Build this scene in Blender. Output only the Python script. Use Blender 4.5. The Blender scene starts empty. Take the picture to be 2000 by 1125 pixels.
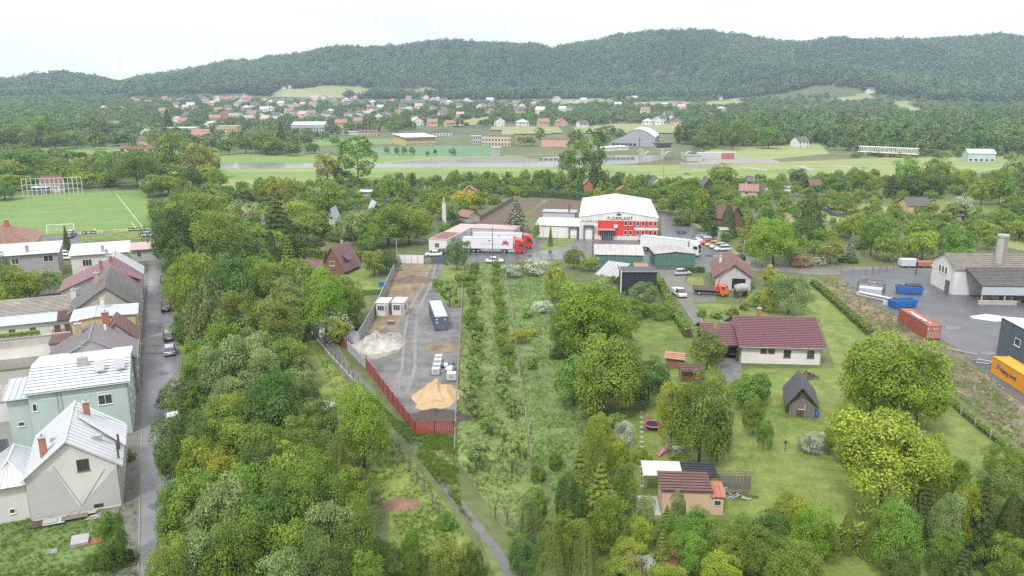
import bpy, math, random
import numpy as np
from mathutils import Vector, Matrix
from mathutils.geometry import tessellate_polygon
random.seed(7); np.random.seed(7)
SC = bpy.context.scene
COL = SC.collection
R = math.radians
# ------------------------------------------------------------------ camera
F = 1555.6; CH = 42.0; TH = math.atan((562.5 - 176) / F); CT, ST = math.cos(TH), math.sin(TH)
cam_d = bpy.data.cameras.new('camera'); cam = bpy.data.objects.new('camera', cam_d); COL.objects.link(cam)
cam_d.sensor_width = 36; cam_d.lens = 36 * F / 2000; cam_d.clip_end = 12000; cam_d.clip_start = 0.5
cam.location = (0, 0, CH); cam.rotation_euler = (math.pi / 2 - TH, 0, 0)
SC.camera = cam
# ------------------------------------------------------------------ world: overcast sky
W = bpy.data.worlds.new('World'); SC.world = W; W.use_nodes = True
nt = W.node_tree; nt.nodes.clear()
def wn(t, **k):
    n = nt.nodes.new(t)
    for a, b in k.items(): setattr(n, a, b)
    return n
SUN_EL, SUN_AZ = R(52), R(205)      # a veiled sun high behind the camera, a little to its side
sky = wn('ShaderNodeTexSky', sky_type='NISHITA', sun_disc=False, sun_elevation=SUN_EL, sun_rotation=SUN_AZ)
tc = wn('ShaderNodeTexCoord'); mp = wn('ShaderNodeMapping'); mp.inputs['Scale'].default_value = (1, 1, 3.2)
nz = wn('ShaderNodeTexNoise'); nz.inputs['Scale'].default_value = 3.2; nz.inputs['Detail'].default_value = 6; nz.inputs['Roughness'].default_value = .55
rp = wn('ShaderNodeValToRGB'); rp.color_ramp.elements[0].position = .32; rp.color_ramp.elements[1].position = .62
rp.color_ramp.elements[0].color = (.79, .80, .81, 1); rp.color_ramp.elements[1].color = (1.0, .995, .985, 1)
mul = wn('ShaderNodeVectorMath', operation='SCALE'); mul.inputs['Scale'].default_value = 10.0
mx = wn('ShaderNodeMix', data_type='RGBA'); mx.inputs[0].default_value = .96
sep = wn('ShaderNodeSeparateXYZ'); mr = wn('ShaderNodeMapRange')      # overcast skies grow brighter with height everywhere
mr.inputs['From Min'].default_value = .05; mr.inputs['From Max'].default_value = 1; mr.inputs['To Min'].default_value = .049; mr.inputs['To Max'].default_value = .112
bg = wn('ShaderNodeBackground'); wo = wn('ShaderNodeOutputWorld')
L = nt.links.new
L(tc.outputs['Generated'], mp.inputs['Vector']); L(mp.outputs[0], nz.inputs['Vector']); L(nz.outputs['Fac'], rp.inputs[0])
L(rp.outputs[0], mul.inputs[0]); L(sky.outputs[0], mx.inputs[6]); L(mul.outputs[0], mx.inputs[7]); L(mx.outputs[2], bg.inputs[0])
L(tc.outputs['Generated'], sep.inputs[0]); L(sep.outputs[2], mr.inputs['Value']); L(mr.outputs[0], bg.inputs[1]); L(bg.outputs[0], wo.inputs[0])
sd = bpy.data.lights.new('sun', 'SUN'); sun = bpy.data.objects.new('sun', sd); COL.objects.link(sun)
sd.energy = 1.5; sd.angle = R(8); sd.color = (1, .97, .92)
sun.rotation_euler = Vector((math.sin(SUN_AZ) * math.cos(SUN_EL), math.cos(SUN_AZ) * math.cos(SUN_EL), math.sin(SUN_EL))).to_track_quat('Z', 'Y').to_euler()
SC.view_settings.view_transform = 'Standard'; SC.view_settings.look = 'None'; SC.view_settings.gamma = 1; SC.view_settings.exposure = 1.38
SC.view_settings.use_curve_mapping = False
SC.render.engine = 'CYCLES'
SC.cycles.max_bounces = 6; SC.cycles.diffuse_bounces = 3; SC.cycles.glossy_bounces = 2; SC.cycles.transmission_bounces = 3; SC.cycles.volume_bounces = 0; SC.cycles.use_adaptive_sampling = False
SC.cycles.transparent_max_bounces = 8; SC.cycles.use_denoising = False
# ------------------------------------------------------------------ terrain and picture-to-ground helpers
def ss(a, b, x):
    t = min(1, max(0, (x - a) / (b - a))); return t * t * (3 - 2 * t)
CREST = [(-20, 205), (215, 200), (238, 176), (262, 161), (330, 143), (420, 128), (500, 115), (560, 106), (640, 98), (700, 92), (800, 84), (880, 80), (1000, 82), (1050, 84), (1068, 92), (1085, 86), (1150, 76), (1190, 66), (1250, 59), (1330, 61), (1400, 64), (1450, 74), (1500, 79), (1560, 74), (1700, 79), (1800, 74), (1850, 67), (1950, 71), (2000, 74), (2200, 80), (2600, 150)]
LEFTC = [(-700, 175), (-300, 150), (0, 146), (100, 149), (180, 155), (225, 171), (262, 190), (400, 200)]
def ang(y): return math.atan((562.5 - y) / F) - TH
def lerp(tab, x):
    if x <= tab[0][0]: return tab[0][1]
    for (a, b), (c, d) in zip(tab, tab[1:]):
        if x <= c: return b + (d - b) * (x - a) / (c - a)
    return tab[-1][1]
Y1, Y2 = 2350.0, 3300.0
CR = [((x - 1000) / F * Y1 / CT, CH + Y1 * math.tan(ang(y)) - 21) for x, y in CREST]
LR = [((x - 1000) / F * Y2 / CT, CH + Y2 * math.tan(ang(y)) - 21) for x, y in LEFTC]
from mathutils import noise as MN
def ground(X, Y):
    if Y < 700: return 0.0
    z = 3 * ss(700, 900, Y) + 25 * ss(850, 1900, Y)
    n = MN.noise((X / 420, Y / 520, 3.1)) + .5 * MN.noise((X / 170, Y / 260, 7.7))
    foot = 1560 + 130 * MN.noise((X / 500, 1.7, 0)) - 260 * ss(350, 1000, X) + 90 * ss(-200, -900, -X) * 0
    t = ss(foot, Y1, Y)
    h = lerp(CR, X * Y1 / max(Y, Y1)) * t
    h += (62 * n - 26 * abs(MN.noise((X / 260 + Y / 900, Y / 1500, 1.3)))) * math.sin(math.pi * min(1, max(0, (Y - foot) / (Y1 - foot)))) if Y < Y1 else 0
    z = max(z, h + z * (1 - t)) if h > 0 else z
    if Y > Y1: z = max(0, lerp(CR, X)) - (Y - Y1) * .12
    if Y > 2450:
        h2 = lerp(LR, X * Y2 / max(Y, Y2)) * ss(2450, Y2, Y)
        if Y > Y2: h2 -= (Y - Y2) * .1
        z = max(z, h2, 20)
    return z
def ray(px, py):
    u = (px - 1000) / F; v = (562.5 - py) / F
    return u, CT + v * ST, -ST + v * CT
def P(px, py, z=0.0):
    a, b, c = ray(px, py); t = (z - CH) / c
    return (a * t, b * t)
def PG(px, py):
    a, b, c = ray(px, py)
    if c < 0:
        t = -CH / c
        if b * t < 700: return (a * t, b * t, 0.0)
    t = 600.0
    while t < 4500:
        if CH + c * t <= ground(a * t, b * t):
            return (a * t, b * t, ground(a * t, b * t))
        t += 4
    return (a * t, b * t, 0)
def HZ(Y, py):
    a, b, c = ray(1000, py); return CH + Y * c / b
def SCL(X, Y, z=0):      # photo pixels per metre at a point
    return F / (Y * CT + (CH - z) * ST)
def TOPX(X, Y, z=0):
    d = Y * CT + (CH - z) * ST; h = (z - CH) * CT + Y * ST
    return 1000 + F * X / d, 562.5 - F * h / d
# the left street has its own frame: a = metres into the block, b = metres along it
SO = (-40.5, 75.1); SD = (-.4, .9165); SN = (-.9165, -.4)
def S(a, b): return (SO[0] + SN[0] * a + SD[0] * b, SO[1] + SN[1] * a + SD[1] * b)
# ------------------------------------------------------------------ materials
MATS = {}
def nodes_of(m):
    m.use_nodes = True; t = m.node_tree; return t, t.nodes['Principled BSDF']
def mat(name, c, rough=.8, var=.18, scale=1.2, fine=14.0, bump=.0, metal=0.0, spec=.3, c2=None, big=.06, rvar=0.0, stretch=None, world=False):
    if name in MATS: return MATS[name]
    kk = (.6 if world else .8) if c2 is None or not world else .6
    c = tuple(q * kk for q in c); c2 = c2 and tuple(q * kk for q in c2)
    m = bpy.data.materials.new(name); t, b = nodes_of(m); N = t.nodes.new; K = t.links.new
    co = N('ShaderNodeTexCoord'); src = co.outputs['Object']
    if world: src = N('ShaderNodeNewGeometry').outputs['Position']
    if stretch:
        q = N('ShaderNodeMapping'); q.inputs['Scale'].default_value = stretch; K(src, q.inputs['Vector']); src = q.outputs[0]
    n1 = N('ShaderNodeTexNoise'); n1.inputs['Scale'].default_value = scale; n1.inputs['Detail'].default_value = 5; K(src, n1.inputs['Vector'])
    n2 = N('ShaderNodeTexNoise'); n2.inputs['Scale'].default_value = fine; n2.inputs['Detail'].default_value = 3; K(src, n2.inputs['Vector'])
    n3 = N('ShaderNodeTexNoise'); n3.inputs['Scale'].default_value = big; n3.inputs['Detail'].default_value = 4; K(src, n3.inputs['Vector'])
    ad = N('ShaderNodeMath'); ad.operation = 'MULTIPLY_ADD'; K(n2.outputs[0], ad.inputs[0]); ad.inputs[1].default_value = .55; K(n1.outputs[0], ad.inputs[2])
    ad2 = N('ShaderNodeMath'); ad2.operation = 'MULTIPLY_ADD'; K(n3.outputs[0], ad2.inputs[0]); ad2.inputs[1].default_value = .8; K(ad.outputs[0], ad2.inputs[2])
    r = N('ShaderNodeMapRange'); r.inputs['From Min'].default_value = .86; r.inputs['From Max'].default_value = 1.5; K(ad2.outputs[0], r.inputs['Value'])
    x = N('ShaderNodeMix'); x.data_type = 'RGBA'; K(r.outputs[0], x.inputs[0])
    c2 = c2 or tuple(min(1, k * (1 + var)) for k in c); c1 = tuple(k * (1 - var) for k in c)
    x.inputs[6].default_value = (*c1, 1); x.inputs[7].default_value = (*c2, 1); K(x.outputs[2], b.inputs['Base Color'])
    b.inputs['Roughness'].default_value = rough; b.inputs['Metallic'].default_value = metal; b.inputs['Specular IOR Level'].default_value = spec
    if rvar:
        rr = N('ShaderNodeMapRange'); rr.inputs['From Min'].default_value = .42; rr.inputs['From Max'].default_value = .6
        rr.inputs['To Min'].default_value = rough - rvar; rr.inputs['To Max'].default_value = rough + rvar * .4
        K(n3.outputs[0], rr.inputs['Value']); K(rr.outputs[0], b.inputs['Roughness'])
    if bump:
        bp = N('ShaderNodeBump'); bp.inputs['Strength'].default_value = bump; bp.inputs['Distance'].default_value = .1
        K(ad.outputs[0], bp.inputs['Height']); K(bp.outputs[0], b.inputs['Normal'])
    MATS[name] = m; return m
def leaf(name, c, c2, trans=.3, rnd=.35):
    if name in MATS: return MATS[name]
    m = bpy.data.materials.new(name); t, b = nodes_of(m); N = t.nodes.new; K = t.links.new
    at = N('ShaderNodeAttribute'); at.attribute_name = 'v'; oi = N('ShaderNodeObjectInfo')
    co = N('ShaderNodeTexCoord'); nn = N('ShaderNodeTexNoise'); nn.inputs['Scale'].default_value = 5.5; nn.inputs['Detail'].default_value = 2; K(co.outputs['Object'], nn.inputs['Vector'])
    a1 = N('ShaderNodeMath'); a1.operation = 'MULTIPLY_ADD'; K(nn.outputs[0], a1.inputs[0]); a1.inputs[1].default_value = .9; K(at.outputs['Fac'], a1.inputs[2])
    r = N('ShaderNodeMapRange'); r.inputs['From Min'].default_value = .35; r.inputs['From Max'].default_value = 1.25; K(a1.outputs[0], r.inputs['Value'])
    x = N('ShaderNodeMix'); x.data_type = 'RGBA'; K(r.outputs[0], x.inputs[0]); x.inputs[6].default_value = (*c, 1); x.inputs[7].default_value = (*c2, 1)
    hs = N('ShaderNodeHueSaturation'); K(x.outputs[2], hs.inputs['Color'])
    v = N('ShaderNodeMapRange'); K(oi.outputs['Random'], v.inputs['Value']); v.inputs['To Min'].default_value = 1 - rnd * .5; v.inputs['To Max'].default_value = 1 + rnd * .6; K(v.outputs[0], hs.inputs['Value'])
    m2 = N('ShaderNodeMath'); m2.operation = 'MULTIPLY'; K(oi.outputs['Random'], m2.inputs[0]); m2.inputs[1].default_value = 7.31
    m3 = N('ShaderNodeMath'); m3.operation = 'FRACT'; K(m2.outputs[0], m3.inputs[0])
    h = N('ShaderNodeMapRange'); K(m3.outputs[0], h.inputs['Value']); h.inputs['To Min'].default_value = .5 - .022 * rnd / .35; h.inputs['To Max'].default_value = .5 + .02 * rnd / .35; K(h.outputs[0], hs.inputs['Hue'])
    K(hs.outputs[0], b.inputs['Base Color']); b.inputs['Roughness'].default_value = .6; b.inputs['Specular IOR Level'].default_value = .25
    tr = N('ShaderNodeBsdfTranslucent'); K(hs.outputs[0], tr.inputs[0]); ms = N('ShaderNodeMixShader'); ms.inputs[0].default_value = trans
    K(b.outputs[0], ms.inputs[1]); K(tr.outputs[0], ms.inputs[2]); K(ms.outputs[0], t.nodes['Material Output'].inputs['Surface'])
    MATS[name] = m; return m
# ------------------------------------------------------------------ mesh building
class MB:
    def __init__(s): s.v = []; s.f = []
    def add(s, vs, fs):
        o = len(s.v); s.v += [tuple(q) for q in vs]; s.f += [tuple(i + o for i in f) for f in fs]; return s
    def box(s, x0, y0, z0, x1, y1, z1):
        return s.add([(x0, y0, z0), (x1, y0, z0), (x1, y1, z0), (x0, y1, z0), (x0, y0, z1), (x1, y0, z1), (x1, y1, z1), (x0, y1, z1)],
                     [(0, 3, 2, 1), (4, 5, 6, 7), (0, 1, 5, 4), (1, 2, 6, 5), (2, 3, 7, 6), (3, 0, 4, 7)])
    def bar(s, p, q, r, r2=None, n=6):
        p = Vector(p); q = Vector(q); d = q - p
        if d.length < 1e-6: return s
        u = d.orthogonal().normalized(); w = d.normalized().cross(u); r2 = r if r2 is None else r2
        vs = [p + (u * math.cos(6.2832 * i / n) + w * math.sin(6.2832 * i / n)) * r for i in range(n)] + [q + (u * math.cos(6.2832 * i / n) + w * math.sin(6.2832 * i / n)) * r2 for i in range(n)]
        return s.add(vs, [(i, (i + 1) % n, n + (i + 1) % n, n + i) for i in range(n)] + [tuple(range(n - 1, -1, -1)), tuple(range(n, 2 * n))])
    def prism(s, poly, z0, z1):      # poly in xy, counter-clockwise
        n = len(poly); z1s = z1 if isinstance(z1, (list, tuple)) else [z1] * n
        vs = [(x, y, z0) for x, y in poly] + [(poly[i][0], poly[i][1], z1s[i]) for i in range(n)]
        return s.add(vs, [tuple(range(n - 1, -1, -1)), tuple(range(n, 2 * n))] + [(i, (i + 1) % n, n + (i + 1) % n, n + i) for i in range(n)])
    def slab(s, q, th):      # thick quad or triangle, q counter-clockwise seen from outside
        q = [Vector(p) for p in q]; n = (q[1] - q[0]).cross(q[-1] - q[0]).normalized() * th; k = len(q)
        return s.add(q + [p + n for p in q], [tuple(range(k - 1, -1, -1)), tuple(range(k, 2 * k))] + [(i, (i + 1) % k, k + (i + 1) % k, k + i) for i in range(k)])
    def lathe(s, prof, n=12, c=(0, 0, 0)):
        m = len(prof); vs = [(c[0] + r * math.cos(6.2832 * i / n), c[1] + r * math.sin(6.2832 * i / n), c[2] + z) for r, z in prof for i in range(n)]
        fs = [(j * n + i, j * n + (i + 1) % n, (j + 1) * n + (i + 1) % n, (j + 1) * n + i) for j in range(m - 1) for i in range(n)]
        fs += [tuple(range(n - 1, -1, -1)), tuple((m - 1) * n + i for i in range(n))]; return s.add(vs, fs)
    def mesh(s, name, m, smooth=False):
        me = bpy.data.meshes.new(name); me.from_pydata(s.v, [], s.f)
        for x in (m if isinstance(m, (list, tuple)) else [m]): me.materials.append(x)
        if smooth: me.polygons.foreach_set('use_smooth', [True] * len(me.polygons))
        me.update(); return me
    def build(s, name, m, parent=None, smooth=False, loc=None):
        o = bpy.data.objects.new(name, s.mesh(name, m, smooth)); COL.objects.link(o)
        if parent: o.parent = parent
        if loc: o.location = loc
        return o
def inst(name, me, parent=None, loc=(0, 0, 0), rz=0, sc=None, m=None):
    o = bpy.data.objects.new(name, me); COL.objects.link(o); o.location = loc; o.rotation_euler = (0, 0, rz)
    if parent: o.parent = parent
    if sc: o.scale = sc
    if m: o.material_slots[0].link = 'OBJECT'; o.material_slots[0].material = m
    return o
TAGGED = []
def tag(o, label, cat, group=None):
    o['label'] = label; o['category'] = cat
    if group: o['group'] = group
    TAGGED.append(o); return o
def thing(name, label, cat, loc=(0, 0, 0), rz=0, group=None):
    o = bpy.data.objects.new(name, None); COL.objects.link(o); o.location = loc; o.rotation_euler = (0, 0, rz); o.empty_display_size = .3
    return tag(o, label, cat, group)
def copy_thing(root, loc, rz, label, group=None, mats=None, sc=None):
    r = root.copy(); COL.objects.link(r); r.location = loc; r.rotation_euler = (0, 0, rz); r['label'] = label
    if sc: r.scale = sc
    if group: r['group'] = group
    TAGGED.append(r)
    def rec(o, p):
        for ch in o.children:
            if ch in done: continue
            c = ch.copy(); done.add(c); COL.objects.link(c); c.parent = p
            st = c.name.split('.')[0]
            if mats and st in mats and c.type == 'MESH': c.material_slots[0].link = 'OBJECT'; c.material_slots[0].material = mats[st]
            rec(ch, c)
    done = set(); rec(root, r); return r
def structure(o): o['kind'] = 'structure'; return o
def stuff(o): o['kind'] = 'stuff'; return o
LM = {}
CLEAR = []      # world polygons that trees keep off
def inside(p, poly):
    x, y = p; c = False; j = len(poly) - 1
    for i in range(len(poly)):
        xi, yi = poly[i]; xj, yj = poly[j]
        if (yi > y) != (yj > y) and x < (xj - xi) * (y - yi) / (yj - yi) + xi: c = not c
        j = i
    return c
def sheet(name, pts, m, z=.02, px=True, clear=False, kind='structure', jag=0.0, th=None):
    """A flat sheet of ground; pts are picture points on the ground unless px is False."""
    w = [P(*p) for p in pts] if px else list(pts)
    if clear: CLEAR.append(w)
    if jag:
        o = []
        for a, b in zip(w, w[1:] + w[:1]):
            n = max(1, int(math.dist(a, b) / (jag * 3)))
            for i in range(n):
                t = i / n; o.append((a[0] + (b[0] - a[0]) * t + random.uniform(-jag, jag) * (i > 0), a[1] + (b[1] - a[1]) * t + random.uniform(-jag, jag) * (i > 0)))
        w = o
    tri = tessellate_polygon([[Vector((x, y, 0)) for x, y in w]])
    fs = []
    for t in tri:
        a, b, c = (w[i] for i in t)
        fs.append(t if (b[0] - a[0]) * (c[1] - a[1]) - (b[1] - a[1]) * (c[0] - a[0]) > 0 else t[::-1])
    mb = MB().add([(x, y, z) for x, y in w], fs)
    o = mb.build(name, m); o['kind'] = kind
    return o
def strip(name, pts, width, m, z=.03, px=True, clear=False, widths=None):
    w = [P(*p) for p in pts] if px else pts; lft = []; rgt = []
    for i, p in enumerate(w):
        a = w[max(0, i - 1)]; b = w[min(len(w) - 1, i + 1)]; d = math.dist(a, b) or 1; n = (-(b[1] - a[1]) / d, (b[0] - a[0]) / d)
        k = (widths[i] if widths else width) / 2; lft.append((p[0] + n[0] * k, p[1] + n[1] * k)); rgt.append((p[0] - n[0] * k, p[1] - n[1] * k))
    return sheet(name, rgt + lft[::-1], m, z, px=False, clear=clear)
def drape(name, pts, m, off=.8, step=12):
    """A field that lies on the hillside."""
    w = [PG(*p)[:2] for p in pts]; CLEAR.append(w)
    xs = [p[0] for p in w]; ys = [p[1] for p in w]; mb = MB(); idx = {}
    x0, y0 = min(xs), min(ys); nx = int((max(xs) - x0) / step) + 2; ny = int((max(ys) - y0) / step) + 2
    def vid(i, j):
        if (i, j) not in idx:
            X, Y = x0 + i * step, y0 + j * step; idx[(i, j)] = len(mb.v); mb.v.append((X, Y, ground(X, Y) + off))
        return idx[(i, j)]
    for i in range(nx):
        for j in range(ny):
            if inside((x0 + (i + .5) * step, y0 + (j + .5) * step), w): mb.f.append((vid(i, j), vid(i + 1, j), vid(i + 1, j + 1), vid(i, j + 1)))
    return structure(mb.build(name, m, smooth=True))
# ------------------------------------------------------------------ ground, fields, roads, water
G_base = mat('rough_grass', (.105, .15, .045), var=.3, scale=.5, fine=3.5, big=.025, c2=(.175, .205, .075), world=True, bump=.4)
G_lawn = mat('mown_lawn', (.115, .19, .03), var=.25, scale=.45, fine=2.2, big=.05, c2=(.27, .33, .075), world=True, bump=.5)
G_lush = mat('lush_meadow', (.12, .2, .05), var=.3, scale=.6, fine=4, big=.05, c2=(.21, .31, .095), world=True, bump=.6)
G_orch = mat('orchard_meadow', (.135, .21, .05), var=.3, scale=.9, fine=5, big=.08, c2=(.27, .34, .11), world=True, bump=.6)
G_pitch = mat('football_turf', (.15, .27, .05), var=.1, scale=.12, fine=2, big=.02, c2=(.19, .31, .075), world=True)
G_bank = mat('bank_grass', (.17, .29, .05), var=.14, scale=.1, fine=1.5, big=.012, c2=(.24, .34, .08), world=True, stretch=(.25, 1, 1))
G_hay = mat('dry_meadow', (.24, .32, .09), var=.15, scale=.08, fine=1, big=.01, c2=(.34, .38, .14), world=True, stretch=(.4, 1, 1))
G_field = mat('hill_meadow', (.27, .31, .12), var=.12, scale=.02, fine=.2, big=.006, c2=(.33, .34, .15), world=True)
G_turq = mat('artificial_turf', (.13, .25, .13), var=.1, scale=.05, fine=1, big=.01, world=True)
G_soil = mat('ploughed_soil', (.145, .098, .07), var=.25, scale=.8, fine=5, big=.05, world=True, bump=.8, stretch=(1, .2, 1))
G_dirt = mat('bare_dirt', (.21, .16, .105), var=.45, scale=.5, fine=4, big=.12, c2=(.38, .29, .18), world=True, bump=.8)
G_gravel = mat('grey_gravel', (.15, .148, .15), var=.35, scale=.4, fine=5, big=.09, c2=(.27, .265, .265), world=True, bump=.7)
G_track = mat('gravel_track', (.2, .19, .175), var=.25, scale=.5, fine=5, big=.07, world=True, bump=.5)
G_asph = mat('wet_asphalt', (.2, .2, .215), rough=.5, var=.2, scale=.3, fine=6, big=.09, spec=.55, rvar=.22, world=True)
G_yard = mat('works_asphalt', (.12, .123, .134), rough=.6, var=.25, scale=.2, fine=4, big=.04, spec=.4, rvar=.25, world=True)
G_conc = mat('concrete_slab', (.3, .29, .27), var=.15, scale=.6, fine=5, world=True)
G_pave = mat('grey_paving', (.2, .19, .175), var=.2, scale=1, fine=8, world=True)
G_river = bpy.data.materials.new('river_water'); t_, b_ = nodes_of(G_river)
b_.inputs['Base Color'].default_value = (.16, .18, .17, 1); b_.inputs['Roughness'].default_value = .16; b_.inputs['Specular IOR Level'].default_value = .9
n_ = t_.nodes.new('ShaderNodeTexNoise'); n_.inputs['Scale'].default_value = .35; p_ = t_.nodes.new('ShaderNodeNewGeometry'); t_.links.new(p_.outputs['Position'], n_.inputs[0])
q_ = t_.nodes.new('ShaderNodeBump'); q_.inputs['Strength'].default_value = .12; t_.links.new(n_.outputs[0], q_.inputs['Height']); t_.links.new(q_.outputs[0], b_.inputs['Normal'])
G_hill = mat('hill_ground', (.085, .12, .045), var=.3, scale=.02, fine=.3, big=.004, c2=(.14, .17, .07), world=True)
rows = [-60, -20] + list(range(0, 700, 70)) + list(range(700, 2460, 16)) + list(range(2460, 3500, 40)) + [3600, 4000]
cols = list(range(-3100, -1500, 80)) + list(range(-1500, 1900, 22)) + list(range(1900, 3100, 80))
hv = [(x * (1 if y < 2600 else 1), y, ground(x, y)) for y in rows for x in cols]; nc = len(cols)
hf = [(j * nc + i, j * nc + i + 1, (j + 1) * nc + i + 1, (j + 1) * nc + i) for j in range(len(rows) - 1) for i in range(nc - 1)]
mb = MB(); mb.v = hv; mb.f = hf; gr = mb.build('ground', [G_base, G_hill], smooth=True); gr['kind'] = 'structure'
pi = np.array([0 if rows[k // (nc - 1)] < 780 else 1 for k in range(len(hf))], dtype=np.int32); gr.data.polygons.foreach_set('material_index', pi)

sheet('football_pitch', [(-260, 398), (255, 371), (284, 374), (313, 446), (160, 456), (-330, 478)], G_pitch, .02, clear=True)
def pix_line(name, a, b, w, m, z=.03): return strip(name, [a, b], w, m, z)
M_line = mat('pitch_paint', (.62, .66, .55), var=.1)
GA, GB = P(92, 455), P(147.5, 452.5); GC = P(106, 382)
ux, uy = (GB[0] - GA[0]) / 7.4, (GB[1] - GA[1]) / 7.4; gm = ((GA[0] + GB[0]) / 2, (GA[1] + GB[1]) / 2)
vx, vy = (GC[0] - gm[0]), (GC[1] - gm[1]); vl = math.hypot(vx, vy); vx, vy = vx / vl, vy / vl
def PT(a, b): return (gm[0] + ux * a + vx * b, gm[1] + uy * a + vy * b)
for i, (p, q) in enumerate([(PT(-32, 0), PT(22, 0)), (PT(22, 0), PT(22, vl)), (PT(-32, vl), PT(22, vl)), (PT(-20, 0), PT(-20, 16)), (PT(20, 0), PT(20, 16)), (PT(-20, 16), PT(20, 16)), (PT(-9, 0), PT(-9, 5.5)), (PT(9, 0), PT(9, 5.5)), (PT(-9, 5.5), PT(9, 5.5)), (PT(-32, vl / 2), PT(22, vl / 2))]):
    o = strip('pitch_marking', [p, q], .14, M_line, .04, px=False); o['kind'] = 'structure'
sheet('clubhouse_yard', [(70, 462), (160, 458), (165, 490), (70, 500)], G_gravel, .02, clear=True)
sheet('club_lawn', [(158, 458), (292, 449), (300, 466), (160, 472)], G_lawn, .03, clear=True)
# street and pavement
road = sheet('street', [(270, 1240), (272, 1125), (276, 900), (282, 720), (287, 600), (291, 520), (292, 500), (290, 445), (310, 445), (318, 503), (328, 560), (340, 640), (351, 700), (351, 760), (347, 850), (345, 960), (338, 1125), (332, 1240)], G_asph, .035, clear=True)
kerb = MB()
for e in ([(272, 1125), (276, 900), (282, 720), (287, 600), (291, 520)],):
    w = [P(*p) for p in e]
    for a, b in zip(w, w[1:]):
        d = math.dist(a, b); n = ((a[1] - b[1]) / d, (b[0] - a[0]) / d)
        q = [a, b, (b[0] + n[0] * .15, b[1] + n[1] * .15), (a[0] + n[0] * .15, a[1] + n[1] * .15)]; kerb.prism(q, 0, .12)
structure(kerb.build('street_kerb', G_conc))
pv = MB(); w = [P(*p) for p in [(272, 1125), (276, 900), (282, 720), (287, 600), (291, 520)]]
for a, b in zip(w, w[1:]):
    d = math.dist(a, b); n = ((a[1] - b[1]) / d, (b[0] - a[0]) / d)
    pv.prism([(a[0] + n[0] * .16, a[1] + n[1] * .16), (b[0] + n[0] * .16, b[1] + n[1] * .16), (b[0] + n[0] * 1.9, b[1] + n[1] * 1.9), (a[0] + n[0] * 1.9, a[1] + n[1] * 1.9)], 0, .1)
structure(pv.build('street_pavement', G_pave))
k2 = MB(); w = [P(*p) for p in [(346, 850), (352, 760), (352, 700), (341, 640), (329, 560), (319, 503)]]
for a, b in zip(w, w[1:]):
    d = math.dist(a, b); n = (-(a[1] - b[1]) / d, -(b[0] - a[0]) / d); k2.prism([a, (a[0] + n[0] * .14, a[1] + n[1] * .14), (b[0] + n[0] * .14, b[1] + n[1] * .14), b], 0, .1)
structure(k2.build('verge_kerb', G_conc))
M_drain = mat('cast_iron', (.05, .05, .052), rough=.5)
structure(sheet('street_joint', [(287, 676), (351, 672), (351, 673), (287, 677.2)], M_drain, .042)); structure(sheet('street_joint', [(285, 691), (352, 688), (352, 689), (285, 692.5)], M_drain, .042))
g = MB(); cx_, cy_ = P(328, 754); g.lathe([(.42, 0), (.42, .015), (.36, .018)], 14); tag(g.build('manhole_cover', M_drain, loc=(cx_, cy_, .036)), 'round iron manhole cover in the wet street beyond the white hatchback', 'manhole cover')
sheet('street_verge', [(352, 700), (351, 760), (356, 760), (400, 735), (400, 640), (341, 580), (341, 640)], G_lawn, .02, clear=False)
sheet('front_garden', [(-80, 1240), (-80, 1010), (240, 985), (262, 900), (274, 905), (272, 1125), (270, 1240)], G_lush, .02, clear=True)
sheet('backyard_paving', [(-60, 735), (100, 715), (150, 855), (60, 1010), (-60, 1010)], G_conc, .015, clear=True)
CLEAR.append([S(-3, -2), S(-3, 142), S(26, 142), S(36, 90), S(30, 60), S(26, -2)])
rs = random.Random(31); M_patch = mat('asphalt_patch', (.13, .13, .14), rough=.45, var=.2, scale=.8, fine=6, rvar=.2, world=True); M_pudd = mat('wet_puddle', (.1, .1, .11), rough=.12, var=.1, spec=.8, world=True)
def blob(name, cx, cy, rx, ry, m, z, seed): q = random.Random(seed); sheet(name, [(cx + rx * q.uniform(.65, 1.1) * math.cos(a * .5236), cy + ry * q.uniform(.65, 1.1) * math.sin(a * .5236)) for a in range(12)], m, z)
for i, (x, y, rx, ry) in enumerate([(318, 730, 14, 4), (300, 820, 9, 8), (325, 905, 14, 6), (298, 990, 10, 7), (312, 640, 9, 2.5), (305, 575, 8, 2)]): blob('asphalt_patch', x, y, rx, ry, M_patch, .044, i)
for i, (x, y, rx, ry) in enumerate([(1070, 492, 22, 3), (1035, 500, 16, 2), (1120, 497, 14, 2), (1330, 455, 12, 5), (1345, 478, 10, 3), (1390, 500, 16, 2), (335, 860, 6, 10), (318, 1060, 9, 10), (1860, 640, 22, 5), (1930, 690, 16, 4), (1800, 570, 24, 3)]): blob('puddle', x, y, rx, ry, M_pudd, .048, i + 20)
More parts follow.
